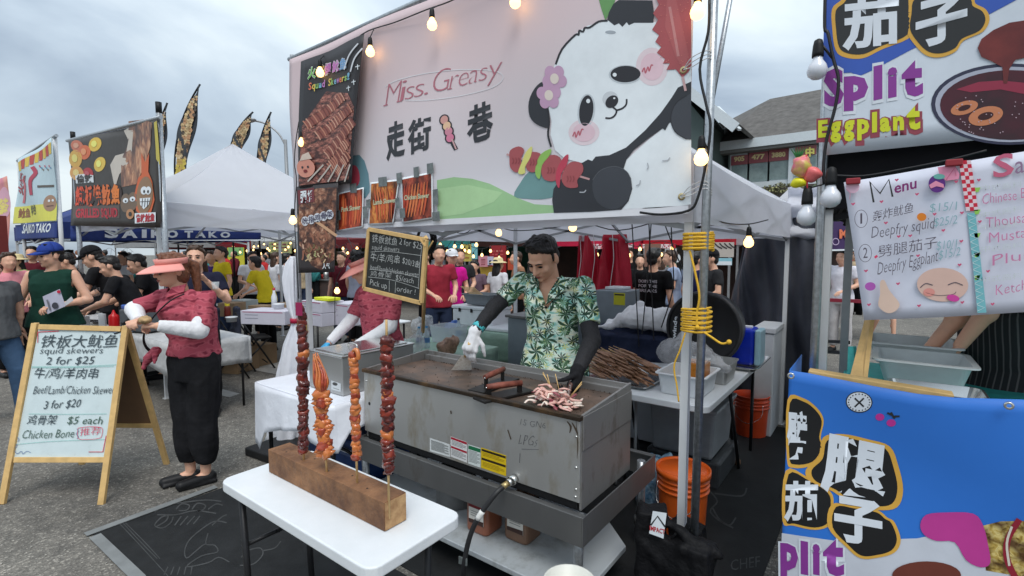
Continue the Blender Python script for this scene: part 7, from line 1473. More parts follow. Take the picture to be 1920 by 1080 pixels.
P.text('S',(1018,172),(1142,150),130,flat(206,100,130),2,bold=.02);P.text('auce',(1148,150),(1400,100),70,flat(150,120,150),2)
for i,(s_,y)in enumerate((('Chinese BBQ',330),('Thousand',470),('Mustard',560),('Plum',690),('Ketchup',870))):
 P.text(s_,(955+i*20,y),(1300,y-50),60,flat(206,130,170),2,bold=-.008,jit=.06);P.text('中式酱料',(950,y-80+20*(i==1)),(1190,y-105),34,flat(206,214,214),2,bold=-.01)
for y in(245,376,515,630,765):P.poly([(906,y-14),(944,y-16),(934,y+10),(912,y+14)],flat(150,206,90),2)
P.build('menu_drawing',t)
for x,y in((190,190),(790,80)):c=gv(1540+x*.31483,280+y*.31483,MV-.02);MB().box(c,(.04,.02,.02)).build('red_clip',flat(150,40,50),t,bevel=.003)
LV=2.15
zl=(1460,580,.46278)
t=thing('eggplant_banner','lower blue vinyl banner with black cloud lettering wrapped round the stall counter','banner',(.3,LV,.9))
def wl_(p):return Vector((p[0],p[1]+.012*math.sin(p[0]*7+1)*min(1,(1.25-p[2])*3)+.006*math.sin(p[2]*9+p[0]*4),p[2]))
toppx=[(1480,694),(1520,700),(1560,708),(1640,724),(1720,738),(1790,745),(1860,747),(1960,750),(2100,770)]
tp=[gv(*c,LV)for c in toppx]
def lb(a,q):
 f=a*(len(tp)-1);i=min(int(f),len(tp)-2);p=tp[i].lerp(tp[i+1],f-i);zt=p.z;return wl_((p.x,LV,zt*(1-q)+.12*q))
mb=MB();mb.grid(lb,48,24);mb.build('banner_cloth',mat('blue_vinyl',hexc(44,112,200),.42,var=.05,vscale=2),t,solid=.002)
mb=MB();mb.grid(lambda s,q:(tp[0].x+.0+.0*s,LV+.02+.35*s,tp[0].z*(1-q)+.12*q),6,6);mb.build('banner_return',mat('blue_vinyl',None),t,solid=.002)
P=Print(Pv(LV),.0006,.06,wl_,zl)
def cloud2(pts,l):P.poly(pts,GO,l,smooth=4);c=sum((Vector((*p,0))for p in pts),Vector())/len(pts);P.poly([(c.x+(p[0]-c.x)*.88,c.y+(p[1]-c.y)*.90)for p in pts],flat(20,20,22),l+1,smooth=4)
cloud2([(36,365),(100,360),(155,400),(182,450),(170,520),(180,570),(140,630),(60,640),(34,600)],2)
cloud2([(180,520),(260,508),(360,530),(450,560),(485,640),(505,740),(480,810),(400,820),(300,800),(220,740),(130,700),(110,650),(160,600)],3)
cloud2([(30,650),(120,680),(210,740),(222,800),(210,870),(150,890),(60,870),(18,850)],2)
cloud2([(215,790),(300,800),(400,820),(440,850),(470,870),(495,940),(470,990),(400,1010),(330,1010),(270,960),(200,880)],4)
P.text('劈',(34,580),(115,590),175,WB,4,bold=.036);P.text('腿',(170,700),(430,760),200,WB,5,bold=.04,upv=(.1,-1));P.text('茄',(24,830),(160,835),140,WB,4,bold=.036);P.text('子',(225,910),(420,950),160,WB,7,bold=.042)
P.poly([(15,900),(250,940),(560,935),(900,870),(1100,850),(1100,1100),(8,1100)],flat(206,210,220),1)
for ch,x0_,x1_,yb,h in(('p',8,80,1040,100),('l',90,120,1062,130),('i',138,168,1064,120),('t',180,265,1066,140)):fat(ch,(x0_,yb),(x1_,yb+6),h,WB,PU,4,.10,.05)
P.poly([(575,880),(600,840),(680,830),(790,832),(830,880),(850,960),(858,1030),(820,1048),(760,1020),(715,950),(640,945),(590,920)],flat(196,60,150),5,smooth=3)
P.ell(326,376,54,44,BK,2,.1);P.ell(326,376,50,40,WB,3,.1)
for k in range(20):a=2*PI*k/20;P.ell(326+43*math.cos(a),377+34*math.sin(a),3,3,BK,4,n=6)
P.line([(308,360),(345,395)],7,BK,4,smooth=0);P.line([(345,360),(308,396)],7,BK,4,smooth=0)
P.ell(410,438,18,15,flat(196,50,150),2);P.ell(456,462,19,15,flat(196,50,150),2)
for a in((440,420,460,430),(460,436,490,434),(455,418,470,444)):P.line([(a[0],a[1]),(a[2],a[3])],8,BK,3,smooth=0)
P.poly([(830,880),(900,860),(1100,850),(1100,1100),(840,1060)],photo_print('fried_crumb_print',[hexc(120,96,40),hexc(190,160,80),hexc(220,200,130),hexc(150,120,60)],30,0,1),2);P.line([(975,850),(930,930),(925,1010),(960,1090)],26,flat(150,30,50),6);P.line([(945,880),(925,950),(935,1040)],10,flat(226,216,200),7)
P.ell(600,1080,140,54,flat(110,52,40),6)
P.build('eggplant_print',t)
for px in(1892,1483):c=gv(px,761 if px>1800 else 705,LV-.03);MB().lathe(tuple(c),[(.006,0),(.012,-.002),(.013,.002),(.006,.003)],14,axis='y').build('eyelet',M_bright,t)
ct=1.02
t=thing('stall_counter','wooden edged counter with turquoise cloth behind the lower blue banner','counter',(.9,2.8,0))
MB().box2((-.14,LV+.08,ct-.03),(2.6,3.5,ct)).build('counter_top',M_teal,t,bevel=.005)
q0,q1=tp[1],tp[5]
MB().bar((tp[0].x+.06,LV+.05,tp[0].z-.012),(tp[5].x,LV+.05,tp[5].z-.012),.06,.03).build('pine_rail',M_wood,t,bevel=.003)
for x in(-.1,2.5):
 for y in(LV+.15,3.4):MB().tube([(x,y,0),(x,y,ct-.03)],.016,8).build('leg',M_darkrub,t)
t=thing('wooden_board','upright pale wooden board leaning at the left of the plastic trays','board',tuple(gv(1610,700,2.5)));a=[gv(1592,712,2.5),gv(1618,712,2.5),gv(1632,600,2.75),gv(1622,596,2.8)];MB().prism(a,(.015,.01,0)).build('board_panel',M_wood,t)
MB().prism([gv(1588,714,2.6),gv(1604,714,2.6),gv(1600,650,2.7),gv(1590,650,2.7)],(.01,.02,0)).build('turquoise_edge',M_teal,t)
M_pp=mat('milky_plastic_tray',(.62,.66,.66),.35,var=.05,alpha=.92)
for i,(x0_,x1_,yt,yb,v,lab)in enumerate(((1646,1828,672,722,2.62,'nearer milky plastic food tray on the turquoise counter'),(1630,1800,640,680,2.95,'farther milky plastic food tray that the hands reach into'))):
 a,b=gv(x0_,yt,v),gv(x1_,yt,v);c=gv(x0_,yb,v);tray('food_tray',lab,a.x,b.x,v,v+.32,c.z,a.z-c.z,M_pp,'tray',.0015,.03,.02)
a=gv(1668,722,2.42);b=gv(1850,742,2.42);t=tray('sheet_tray','metal sheet tray behind the blue banner edge',a.x,b.x,2.36,2.56,a.z-.05,.05,M_bright)
q=gv(1900,600,3.25);M_pin=mat('pinstripe_apron',(.02,.02,.022),.8,var=0);tr_=M_pin.node_tree;w=tr_.nodes.new('ShaderNodeTexWave');w.inputs['Scale'].default_value=14;w.inputs['Distortion'].default_value=.3;tcn=tr_.nodes.new('ShaderNodeTexCoord');tr_.links.new(tcn.outputs['Object'],w.inputs[0]);rp=tr_.nodes.new('ShaderNodeValToRGB');rp.color_ramp.elements[0].position=.80;rp.color_ramp.elements[0].color=(.016,.016,.018,1);rp.color_ramp.elements[1].position=.95;rp.color_ramp.elements[1].color=(.11,.10,.10,1);tr_.links.new(w.outputs[0],rp.inputs[0]);tr_.links.new(rp.outputs[0],tr_.nodes['Principled BSDF'].inputs['Base Color'])
sh=gv(1905,520,3.2);wl2,wr3=gv(1742,655,3.05),gv(1800,648,3.0);e1,e2=gv(1815,575,3.1),gv(1870,560,3.0)
person('seller in black pinstripe apron reaching into the plastic trays at the right edge',(q.x,3.3,0),math.radians(-35),1.76,J=dict(world=True,head=(q.x-.05,3.12,1.66),neck=(q.x,3.25,1.5),chest=(q.x,3.27,1.34),shR=(q.x-.17,3.28,1.44),shL=(q.x+.14,3.18,1.44),elR=tuple(e1),wrR=tuple(wl2),elL=tuple(e2),wrL=tuple(wr3)),shirt=M_pin,sleeve=.5,pants=M_pin,hat='cap',hatm=M_blackc,skin=SKIN[1],vox=.009,g=1.15,shirt_len=.8,handR=dict(curl=.6),handL=dict(curl=.6))
cab=[gv(x,y,FV-.03)for x,y in((1548,-40),(1546,50),(1552,62),(1562,110),(1572,150),(1566,200),(1550,260),(1544,310),(1545,345))]
lstring('black string of unlit white bulbs down the left edge of the eggplant banner',catmull(cab,4,False),[gv(1533,112,FV-.05)],False,1.15,.006)
cab=[gv(x,y,FV-.05)for x,y in((1545,345),(1560,330),(1620,330),(1700,316),(1780,300),(1850,282))]
lstring('black cord with unlit white bulbs in front of the white leg beside the menu poster',catmull(cab,4,False),[gv(1558,352,FV-.1),gv(1513,388,FV-.05)],False,1.15,.004)
c=gv(1510,315,2.2);t=thing('fruit_ornament','hanging plastic dragon fruit, lemon and green leaf ornament beside the eggplant stall pole','ornament',tuple(c))
def lp(px,py,r,m,nm,sx=1,sz=1):p=gv(px,py,2.2);mb=MB();k=len(mb.v);mb.sph((0,0,0),(r*sx,r,r*sz),14,10);mb.v=[tuple(Vector(v)*(1+.12*math.sin(v[2]*140+v[0]*90))+p)for v in mb.v];return mb.build(nm,m,t)
lp(1503,312,.034,mat('pink_dragon_fruit',hexc(224,80,140),.35,var=.25,vscale=20,col2=hexc(190,190,70)),'dragon_fruit',1,1.25);lp(1524,326,.030,mat('salmon_pink_fruit',hexc(226,110,110),.35,var=.2),'pink_fruit');lp(1497,343,.024,mat('yellow_lemon',hexc(226,220,40),.35,var=.1),'lemon',1.2,.8)
for k in range(6):p=gv(1497,298,2.2);MB().prism([p+Vector((-.006,0,0)),p+Vector((.006,0,0)),p+Vector(((k-2.5)*.012,-.004,.045))],(0,.002,0)).build('leaf',flat(50,120,60),t)
MB().tube([gv(1512,290,2.19),gv(1514,372,2.19)],.003,5).build('red_string',flat(220,60,80),t)
# ---------- seen between the stalls on the right
t=thing('name_banner','purple banner with an orange letter M seen between the two stalls','banner',tuple(gy(1580,440,8)));q4=[gy(1545,415,8),gy(1625,416,8),gy(1625,468,8),gy(1545,470,8)];MB().add(q4,[(0,1,2,3)]).build('banner_cloth',flat(70,48,96),t,solid=.004)
P=Print(lambda x,y,L:gy(x,y,7.98-L),.004);P.text('M',(1574,446),(1589,446),16,flat(236,130,90),1,bold=.06);P.line([(1567+6*math.cos(a),453+6*math.sin(a))for a in[k*.7 for k in range(10)]],1.4,flat(200,180,210),1);P.poly([(1545,468),(1625,466),(1625,469),(1545,471)],WH,1);P.build('banner_print',t)
ppl('person in white tee with a black letter behind the red rail',1580,8.2,1.70,-20,shirt=C_('white_tee',216,214,222),pants=C_('pale_trousers',190,186,186),pose='work',vox=.014)
t=thing('red_rail','dark red table edge crossing in front of the person in white','rail',tuple(gy(1585,565,7.8)));MB().bar(gy(1545,562,7.6),gy(1640,566,7.6),.10,.05).build('rail',flat(126,22,44),t)
ppl('child in pink shoes and purple top walking between the stalls',1662,9,1.45,30,shirt=C_('purple_top',70,50,96),pants=C_('purple_shorts',90,40,80),plen=.3,shoes=flat(206,80,120),pose='walk',vox=.014)
# ---------- navy lettered strip inside the white neighbouring tent
su=-9.44;t=thing('name_banner','long navy strip banner with white SAIKO TAKO lettering inside the white neighbouring tent','banner',(su,4.5,1.95))
a,b,c,d=gu(132,424,su),gu(489,436,su),gu(489,449,su),gu(132,452,su)
MB().grid(lambda s,q:a.lerp(b,s).lerp(d.lerp(c,s),q)+Vector((.01*math.sin(s*19),0,0)),20,3).build('banner_cloth',M_navy,t,solid=.003)
P=Print(lambda x,y,L:gu(x,y,su+.02+L),.004)
for s_,x0_,x1_ in(('S',196,222),('A',228,258),('I',266,275),('K',283,307),('O',312,334),('T',346,362),('A',366,386),('K',391,408),('O',413,432)):P.text(s_,(x0_,445),(x1_,445),17-(x0_-195)*.03,WH,1,bold=.05)
P.build('banner_lettering',t)
# ---------- stalls across the aisle
def sign(name,label,x0_,y0_,x1_,y1_,v,col,prints=None,cat='sign',th=.03,m=None):
 a,b=gv(x0_,y1_,v),gv(x1_,y0_,v);t=thing(name,label,cat,((a.x+b.x)/2,v,a.z));MB().box2((a.x,v,a.z),(b.x,v+th,b.z)).build('panel',m or flat(*col),t)
 if prints:P=Print(Pv(v),.004);prints(P);P.build('panel_print',t)
 return t
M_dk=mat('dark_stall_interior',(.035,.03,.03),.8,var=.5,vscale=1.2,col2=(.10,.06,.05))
def stall(label,x0_,x1_,v,can,wall,eave=2.1,val=.3,group=None,dep=3.0):
 a,b=gv(x0_,470,v),gv(x1_,470,v);t=tent(a.x,b.x,v,v+dep,eave,eave+1.0,val,label,leg=M_grey_leg,can=can,hi=False,group=group)
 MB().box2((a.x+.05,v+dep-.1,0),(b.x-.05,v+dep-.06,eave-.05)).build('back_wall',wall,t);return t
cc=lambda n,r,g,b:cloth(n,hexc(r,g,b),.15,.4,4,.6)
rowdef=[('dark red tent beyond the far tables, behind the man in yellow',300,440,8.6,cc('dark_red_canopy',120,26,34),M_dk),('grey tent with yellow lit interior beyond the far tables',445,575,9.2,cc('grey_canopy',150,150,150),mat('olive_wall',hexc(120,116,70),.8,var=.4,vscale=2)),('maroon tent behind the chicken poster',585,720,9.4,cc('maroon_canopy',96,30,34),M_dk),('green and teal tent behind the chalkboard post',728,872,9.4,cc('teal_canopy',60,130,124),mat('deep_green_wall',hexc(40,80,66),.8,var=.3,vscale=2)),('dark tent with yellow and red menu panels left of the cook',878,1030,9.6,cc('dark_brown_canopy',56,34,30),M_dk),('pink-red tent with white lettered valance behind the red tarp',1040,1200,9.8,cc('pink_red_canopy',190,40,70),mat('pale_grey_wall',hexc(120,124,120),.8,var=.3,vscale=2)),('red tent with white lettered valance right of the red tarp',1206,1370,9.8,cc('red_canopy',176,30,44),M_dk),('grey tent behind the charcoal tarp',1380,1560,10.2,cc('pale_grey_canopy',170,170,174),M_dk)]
for d_ in rowdef:stall(*d_,group='stalls across the aisle')
def tx(s_,x0_,x1_,y,h,c,bold=.03):return lambda P:P.text(s_,(x0_,y),(x1_,y),h,flat(*c),1,bold=bold)
def menu(x0_,y0_,x1_,y1_,cols,seed=1):
 def f(P):
  r_=random.Random(seed);n=max(3,int((y1_-y0_)/7))
  for i in range(n):
   y=y0_+(y1_-y0_)*(i+.7)/(n+.3)
   x=x0_+3
   while x<x1_-6:w=r_.uniform(3,10);P.line([(x,y),(min(x1_-2,x+w),y)],r_.uniform(1.6,3.4),flat(*r_.choice(cols)),1,smooth=0);x+=w+2
 return f
sg=[('menu_board','yellow and green menu board behind the man in yellow',428,464,456,512,8.4,(222,212,60),lambda P:(P.poly([(428,464),(456,464),(456,478),(428,482)],flat(140,196,120),1),menu(430,474,454,498,[(110,110,50),(150,150,70)],2)(P))),('menu_board','pale yellow-green sign high in the grey tent',505,453,545,475,9.1,(176,180,120),menu(506,454,544,474,[(120,60,60),(90,110,60)],5)),('menu_board','red panel sign in the maroon tent',652,455,672,520,9.3,(120,40,40),None),('menu_board','teal sign hanging above the crowd left of the cook',838,457,862,466,9.2,(40,140,150),None),('menu_board','bright green panel beside the man in red print tee',798,498,812,528,9.0,(40,140,90),None),('menu_board','yellow tall sign with cyan strip above the seated woman',868,458,884,490,9.3,(206,186,90),menu(869,462,883,488,[(170,120,60)],3)),('menu_board','cyan strip sign left of the dark awning',884,456,894,486,9.3,(130,196,200),None),('menu_board','pink notice with small print beside the sunhat visitor',897,480,914,500,9.2,(216,146,156),menu(899,484,912,498,[(170,90,100)],6)),('menu_board','white notice with black figure beside the pink notice',914,481,924,497,9.2,(206,200,220),lambda P:P.poly([(917,488),(921,488),(921,496),(917,496)],flat(40,50,70),1)),('menu_board','large red lettered panel behind the sunhat visitor',918,460,948,512,9.5,(160,40,44),menu(920,466,946,508,[(206,90,90),(216,150,130)],7)),('menu_board','mustard counter front under the pink notice',886,500,932,516,9.3,(206,166,60),None),('name_banner','pink-red valance banner with white lettering right of the cook',1100,456,1196,467,8.9,(206,34,70),menu(1102,457,1194,467,[(240,220,225)],8)),('name_banner','red valance banner with white lettering left of the tent pole',1200,456,1266,466,8.9,(196,30,50),menu(1202,457,1264,466,[(240,220,225)],9)),('menu_board','brown paper-like panel hanging behind the dangling cables',1208,457,1238,500,6.6,(150,112,96),None),('menu_board','white and green panel right of the red tarp',1086,468,1106,500,9.5,(150,160,156),menu(1087,476,1105,490,[(60,110,90)],4)),('menu_board','white board with green base behind the visitors near the pole',1246,466,1268,500,9.5,(196,200,200),lambda P:(P.poly([(1246,484),(1268,484),(1268,500),(1246,500)],flat(30,110,80),1),P.ell(1270,484,6,8,WH,2))),('menu_board','food photo board with red dish right of the tent pole',1312,466,1334,482,9.4,(186,176,160),lambda P:P.ell(1324,475,7,4,flat(196,50,30),1)),('menu_board','white board with black slanted strokes beside the charcoal tarp',1334,454,1376,482,9.3,(200,190,180),lambda P:[P.line([(1340+k*9,456),(1346+k*9,462),(1354+k*9,466)],2.4,flat(50,40,40),1)for k in range(4)]),('menu_board','cyan and white strip board below the slanted stroke board',1338,484,1372,497,9.3,(150,206,220),lambda P:P.poly([(1338,490),(1372,490),(1372,497),(1338,497)],WH,1)),('menu_board','maroon sign above the food photo board',1314,456,1334,465,9.3,(110,36,40),None),('menu_board','green base panel under the food photo board',1312,484,1336,498,9.4,(40,110,84),None),('menu_board','orange-red panel by the brown-haired visitor near the cook',952,484,968,506,9.2,(196,80,50),None)]
for s_ in sg:sign(*s_[:2],*s_[2:6],s_[6],s_[7],s_[8])
for i,(x0_,x1_,v,z,m,lab)in enumerate(((780,862,7.2,.86,M_rail,'grey metal counter behind the white cooler'),(872,940,6.4,.86,mat('brown_counter',hexc(110,100,92),.6,var=.2),'brown-topped counter left of the cook'),(395,545,8.0,.88,M_rail,'dark cooking counter behind the far white table'),(300,392,7.6,.85,M_dk,'dark counter behind the woman with the cup'),(560,660,8.0,.9,M_rail,'steel counter behind the white cartons'),(1100,1260,7.6,.85,M_dk,'dark counter beyond the red tarp'))):
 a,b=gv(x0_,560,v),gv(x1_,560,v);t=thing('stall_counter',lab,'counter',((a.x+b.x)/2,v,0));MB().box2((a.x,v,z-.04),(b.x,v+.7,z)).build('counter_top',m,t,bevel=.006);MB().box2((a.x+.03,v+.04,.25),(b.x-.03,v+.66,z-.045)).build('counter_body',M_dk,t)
 for x in(a.x+.05,b.x-.05):MB().tube([(x,v+.1,0),(x,v+.1,.25)],.02,6).build('leg',M_darkrub,t)
r_=random.Random(31);kit=[M_steel,M_black,M_tub,flat(190,60,50),flat(60,90,150),flat(206,190,80),M_rail,M_card]
names=['dark pot','small tin','stack of cups','metal tray','food box']
for i in range(40):
 ci=r_.choice([(785,858,7.2,.86),(875,936,6.4,.86),(400,540,8.0,.88),(565,655,8.0,.9),(1105,1255,7.6,.85),(305,388,7.6,.85)]);px=r_.uniform(ci[0],ci[1]);p=gv(px,560,ci[2]);p.z=ci[3];p.y=ci[2]+r_.uniform(.1,.55);h_=r_.uniform(.06,.24);w_=r_.uniform(.06,.16);k=r_.randrange(len(kit))
 t=thing('kitchen_container',('tall ' if h_>.15 else 'low ')+['steel','black','white','red','blue','yellow','grey','brown'][k]+' container on a counter of the stalls across the aisle','container',tuple(p),'containers on the far counters')
 mb=MB()
 if i%2:mb.lathe(tuple(p),[(0,0),(w_*.5,0),(w_*.55,h_),(w_*.5,h_),(w_*.45,h_*.2),(0,h_*.2)],12)
 else:mb.box((p.x,p.y,p.z+h_/2),(w_,w_*.8,h_),r_.random())
 mb.build('container_body',kit[k],t)
t=thing('cloth_pile','dark bunched cloth heap on the counter behind the far table','cloth',tuple(gv(425,540,8.1)));b=Org();p=gv(425,528,8.2);b.cap(p+Vector((-.35,0,0)),p+Vector((.4,0,0)),.12,.1);me=remesh(b,.03,1,'cloth',.05,5);me.materials.append(M_blackc);me.transform(Matrix.Translation(-gv(425,540,8.1)));o=bpy.data.objects.new('cloth',me);COL.objects.link(o);o.parent=t
t=thing('crowd_barrier','pale metal crowd barrier behind the cook shoulder','barrier',tuple(gv(1010,520,10)))
for k in range(6):MB().tube([gv(1003+k*5,492,9.0),gv(1003+k*5,520,9.0)],.012,5).build('bar',M_white_leg,t)
MB().tube([gv(1001,492,9.0),gv(1030,492,9.0)],.018,6).build('top_rail',M_white_leg,t)
for i,(x0_,x1_,y0_,v,n,lab)in enumerate(((405,560,455,7.0,12,'far string of lit bulbs above the man in yellow'),(470,560,449,8.5,9,'far string of lit bulbs between the two white poles'),(630,700,458,7.6,8,'far string of lit bulbs left of the chalkboard'),(805,900,450,6.6,7,'far string of lit bulbs right of the chalkboard post'),(815,960,462,8.0,9,'second far string of lit bulbs nearer the cook'),(1090,1270,457,8.6,9,'far string of lit bulbs along the pink-red valance'),(180,250,470,7.6,9,'far string of lit bulbs behind the cooks in black'))):
 cab=[gv(x0_+(x1_-x0_)*k/12,y0_+5*math.sin(k*1.1),v)for k in range(13)]
 lstring(lab,catmull(cab,2,False),[gv(x0_+(x1_-x0_)*(k+.5)/n,y0_+12+7*math.sin(k*2.3+i),v-.03)for k in range(n)],True,1.0,.006)
 # ---------- visitors and sellers across the aisle
CL={}
def colr(n,c):
 if n not in CL:CL[n]=cloth('crowd_'+n,hexc(*c),.12)
 return CL[n]
crowd=[('man in yellow tee standing before the yellow menu board',415,8.8,1.76,'yellow',(214,190,40),'stand','short',None,0),('person in yellow top bending left of the far tent pole',498,8.2,1.66,'yellow',(214,190,40),'lean','short',None,-60),('woman in white tee with long black hair at the far stall',517,10.5,1.66,'white',(214,214,218),'stand','long',None,180),('person in white tee left of the far white pole',472,9.6,1.68,'white',(214,214,218),'work','short',None,90),('person in white tee with tied black hair, second at the far stall',538,10.8,1.64,'white',(214,214,218),'stand','bun',None,170),('person in dark purple top behind the visor woman',398,9.0,1.68,'purple',(70,50,110),'stand','short',None,20),('tall man in red print tee cooking beside the chalkboard post',822,6.9,1.76,'redprint',(150,46,60),'work','short',None,60),('woman in magenta tank top and white cap',846,7.4,1.70,'magenta',(206,30,140),'work','short','cap',60),('person in dark tee behind the woman in magenta',862,8.2,1.72,'charcoal',(46,46,48),'work','short',None,50),('woman with long dark hair in grey-purple shirt facing the camera',892,8.6,1.52,'mauve',(110,90,104),'work','long',None,10),('visitor in white tee and cream sunhat seen from behind',934,8.4,1.56,'white',(214,214,218),'stand','long','sunhat',175),('visitor in tan jacket near the lit lamp left of the cook',972,8.6,1.68,'tan',(150,110,84),'work','short',None,-40),('brown-haired visitor close behind the cook shoulder',1000,8.0,1.56,'brown',(96,66,54),'stand','long',None,170),('man in black tee with back lettering bending behind the white sheet',1226,5.9,1.70,'black',(18,18,20),'stand','short',None,172),('young man in pale blue shirt facing left beyond the black tee',1262,7.6,1.70,'paleblue',(150,164,190),'work','short',None,-70),('man in black cap and dark grey tee right of the tent pole',1338,6.6,1.70,'charcoal',(46,46,48),'work','short','cap',-60),('person in navy top half behind the tent pole',1306,7.2,1.66,'navy',(36,38,74),'stand','short',None,150),('woman in grey stripes between the cables and the pole',1244,8.8,1.66,'grey',(120,120,124),'stand','long',None,160),('visitor in dark top beside the brown hanging panel',1200,8.6,1.62,'black',(18,18,20),'stand','long',None,20),('visitor in white and navy varsity jacket behind the helper visor',668,8.8,1.70,'varsity',(170,174,190),'stand','short',None,180),('visitor in dark maroon behind the white cartons',640,9.2,1.66,'maroon',(90,30,40),'stand','short',None,30),('person in straw sunhat and green top left of the man in the blue cap',32,8.2,1.62,'lime',(140,160,100),'stand','long','sunhat',20),('person in maroon top behind the man in the blue cap',62,8.8,1.76,'maroon',(90,30,40),'stand','short',None,60),('person in pink sleeve at the left edge behind the grey tee',14,6.6,1.66,'pink',(216,140,150),'work','long',None,100),('visitor in black tee in the shade behind the cooks',130,9.6,1.7,'black',(18,18,20),'stand','short',None,160),('visitor in white beyond the cooks, right of the white pole',232,10.2,1.66,'white',(214,214,218),'stand','short',None,10),('visitor in beige by the far bulbs near the brown carton',560,11.2,1.66,'beige',(180,160,130),'stand','short',None,90),('visitor in light blue beyond the dark tarp gap',1290,9.6,1.68,'paleblue',(150,164,190),'stand','long',None,120),('visitor in black far between the red tarp and the brown panel',1180,9.4,1.74,'black',(18,18,20),'stand','short',None,0),('seller in dark green apron at the teal stall',800,9.0,1.70,'forest',(36,76,56),'work','short',None,0)]
for i,(lab,px,Y_,h,cn,c,pose,hair,hat,yw_)in enumerate(crowd):
 r__=ppl(lab,px,Y_,h,yw_,shirt=colr(cn,c),pants=colr(['jeans','black'][i%2],[(50,60,84),(20,20,22)][i%2]),pose=pose,hair=hair,hairm=HAIR[[0,0,1][i%3]],hat=hat,hatm=colr('white',(214,214,218))if hat=='cap' and 'white' in lab else(colr('straw',(214,196,150))if hat=='sunhat' else M_blackc),vox=.016,skin=SKIN[i%3 if i%3<2 else 0],group='visitors and sellers across the aisle')
 if 'back lettering' in lab:
  P=Print(lambda a,b,L:(-a,.135+L,b),.002)
  for k,s_ in enumerate(('DOIN THIS','FOR THE','BREAKS')):P.text(s_,(-.12,1.30-k*.055),(.12,1.30-k*.055),.035,emi,1,upv=(0,1),bold=.02)
  o=P.build('shirt_lettering',None);o.parent=r__[0];o.location=(0,0,0)
ks=[k for k in _pc if k[0]in('stand','work')and not k[6]=='x'][:4];bmc=bmesh.new();far=MB();r_=random.Random(77)
fm=[colr(*q)for q in(('white',0),('black',0),('navy',0),('grey',0),('maroon',0),('beige',0),('paleblue',0),('redfar',(176,50,50)),('tealfar',(60,130,130)))]
for i in range(115):
 px=r_.uniform(-60,1700);Y_=r_.uniform(12.8,24);p=gy(px,500,Y_);h=r_.uniform(1.5,1.82);k=h/1.7;a=r_.random()*3;far.use(r_.choice(fm));far.loft=None
 far.lathe((p.x,p.y,0),[(.10*k,.85*k),(.19*k,.9*k),(.17*k,1.1*k),(.21*k,1.35*k),(.13*k,1.44*k),(.05*k,1.47*k)],8,sx=1,sy=.75);far.tube([(p.x-.22*k,p.y,1.38*k),(p.x-.26*k,p.y-.05,1.1*k),(p.x-.2*k,p.y-.15,.9*k)],.045,5);far.tube([(p.x+.22*k,p.y,1.38*k),(p.x+.26*k,p.y-.05,1.1*k),(p.x+.2*k,p.y-.15,.9*k)],.045,5)
 far.use(r_.choice([colr('jeans',0),colr('black',0)]));far.tube([(p.x-.09,p.y,0),(p.x-.09,p.y,.9*k)],.075,6);far.tube([(p.x+.09,p.y,0),(p.x+.09,p.y,.9*k)],.075,6)
 far.use(SKIN[i%3]);far.sph((p.x,p.y-.02,1.57*k),(.08,.095,.115),8,6);far.use(HAIR[i%2]);far.sph((p.x,p.y+.02,1.61*k),(.09,.10,.10),8,6)
tag(far.build('distant_crowd',None),'distant crowd of festival visitors filling the aisle beyond the stalls',kind='stuff')
for i in range(9):
 px=250+i*190;p=gy(px,470,19+(i%3)*2);c_=[cc('grey_canopy',0,0,0),cc('red_canopy',0,0,0),cc('teal_canopy',0,0,0),cc('dark_red_canopy',0,0,0)][i%4]
 t=tent(p.x-2.2,p.x+2.2,p.y,p.y+3,2.3,3.0,.45,['grey','red','teal','dark red'][i%4]+' tent in the farthest row, number %s from the left'%['one','two','three','four','five','six','seven','eight','nine'][i]if False else['pale grey distant tent beyond the navy tent','red distant tent beyond the cooks','teal distant tent beyond the far poles','dark red distant tent beyond the cartons','pale grey distant tent beyond the crowd at the chalkboard','red distant tent beyond the seated woman','teal distant tent beyond the cook','dark red distant tent beyond the red tarp','pale grey distant tent beyond the charcoal tarp'][i],leg=M_grey_leg,can=c_,hi=False,group='farthest row of tents')
 MB().box2((p.x-2.15,p.y+2.9,0),(p.x+2.15,p.y+2.95,2.28)).build('back_wall',M_dk,t)
 # ---------- plaza building on the right with hipped roofs
Vb=38.0
bt_=thing('plaza_building','dark green two-storey plaza building with brown hipped roof and numbered maroon window signs','building',tuple(gv(1450,474,Vb)*Vector((1,1,0))))
def bp(x,y,d=0):return gv(x,y,Vb+d)
m_wall=mat('dark_green_stucco',hexc(122,136,132),.85,var=.08,vscale=.6);m_roof=mat('brown_asphalt_shingle',hexc(106,103,100),.95,var=.3,vscale=2.2,bump=.5,bscale=4,col2=hexc(82,79,77));m_trim=mat('pale_blue_white_trim',hexc(206,214,218),.6,var=.05);m_wind=mat('window_glass_far',hexc(150,168,166),.15,var=.5,vscale=.8,col2=hexc(90,108,110))
a,b=bp(1367,266),bp(1700,240);zt=bp(1440,262).z
MB().box2((a.x,Vb,0),(b.x+6,Vb+14,zt)).build('wall',m_wall,bt_)
e0,e1=bp(1361,268,-.6),bp(1700,222,-.6);ez=(zt)
r0,r1,r2,r3=bp(1440,181,5),bp(1481,190,7),bp(1560,172,6),bp(1360,196,6)
ex0=a.x-.7;ex1=b.x+6
mb=MB();top=r0.z+.3
mb.add([(ex0,Vb-.8,ez),(ex1,Vb-.8,ez),(ex1,Vb+6,top),(r0.x,Vb+6,r0.z),(ex0-1,Vb+7,r0.z-.9),(ex0-6,Vb+7,r0.z-1.2),(ex0-4,Vb+14,ez)],[(0,1,2,3),(0,3,4),(0,4,5,6)]);mb.build('roof',m_roof,bt_,solid=.15)
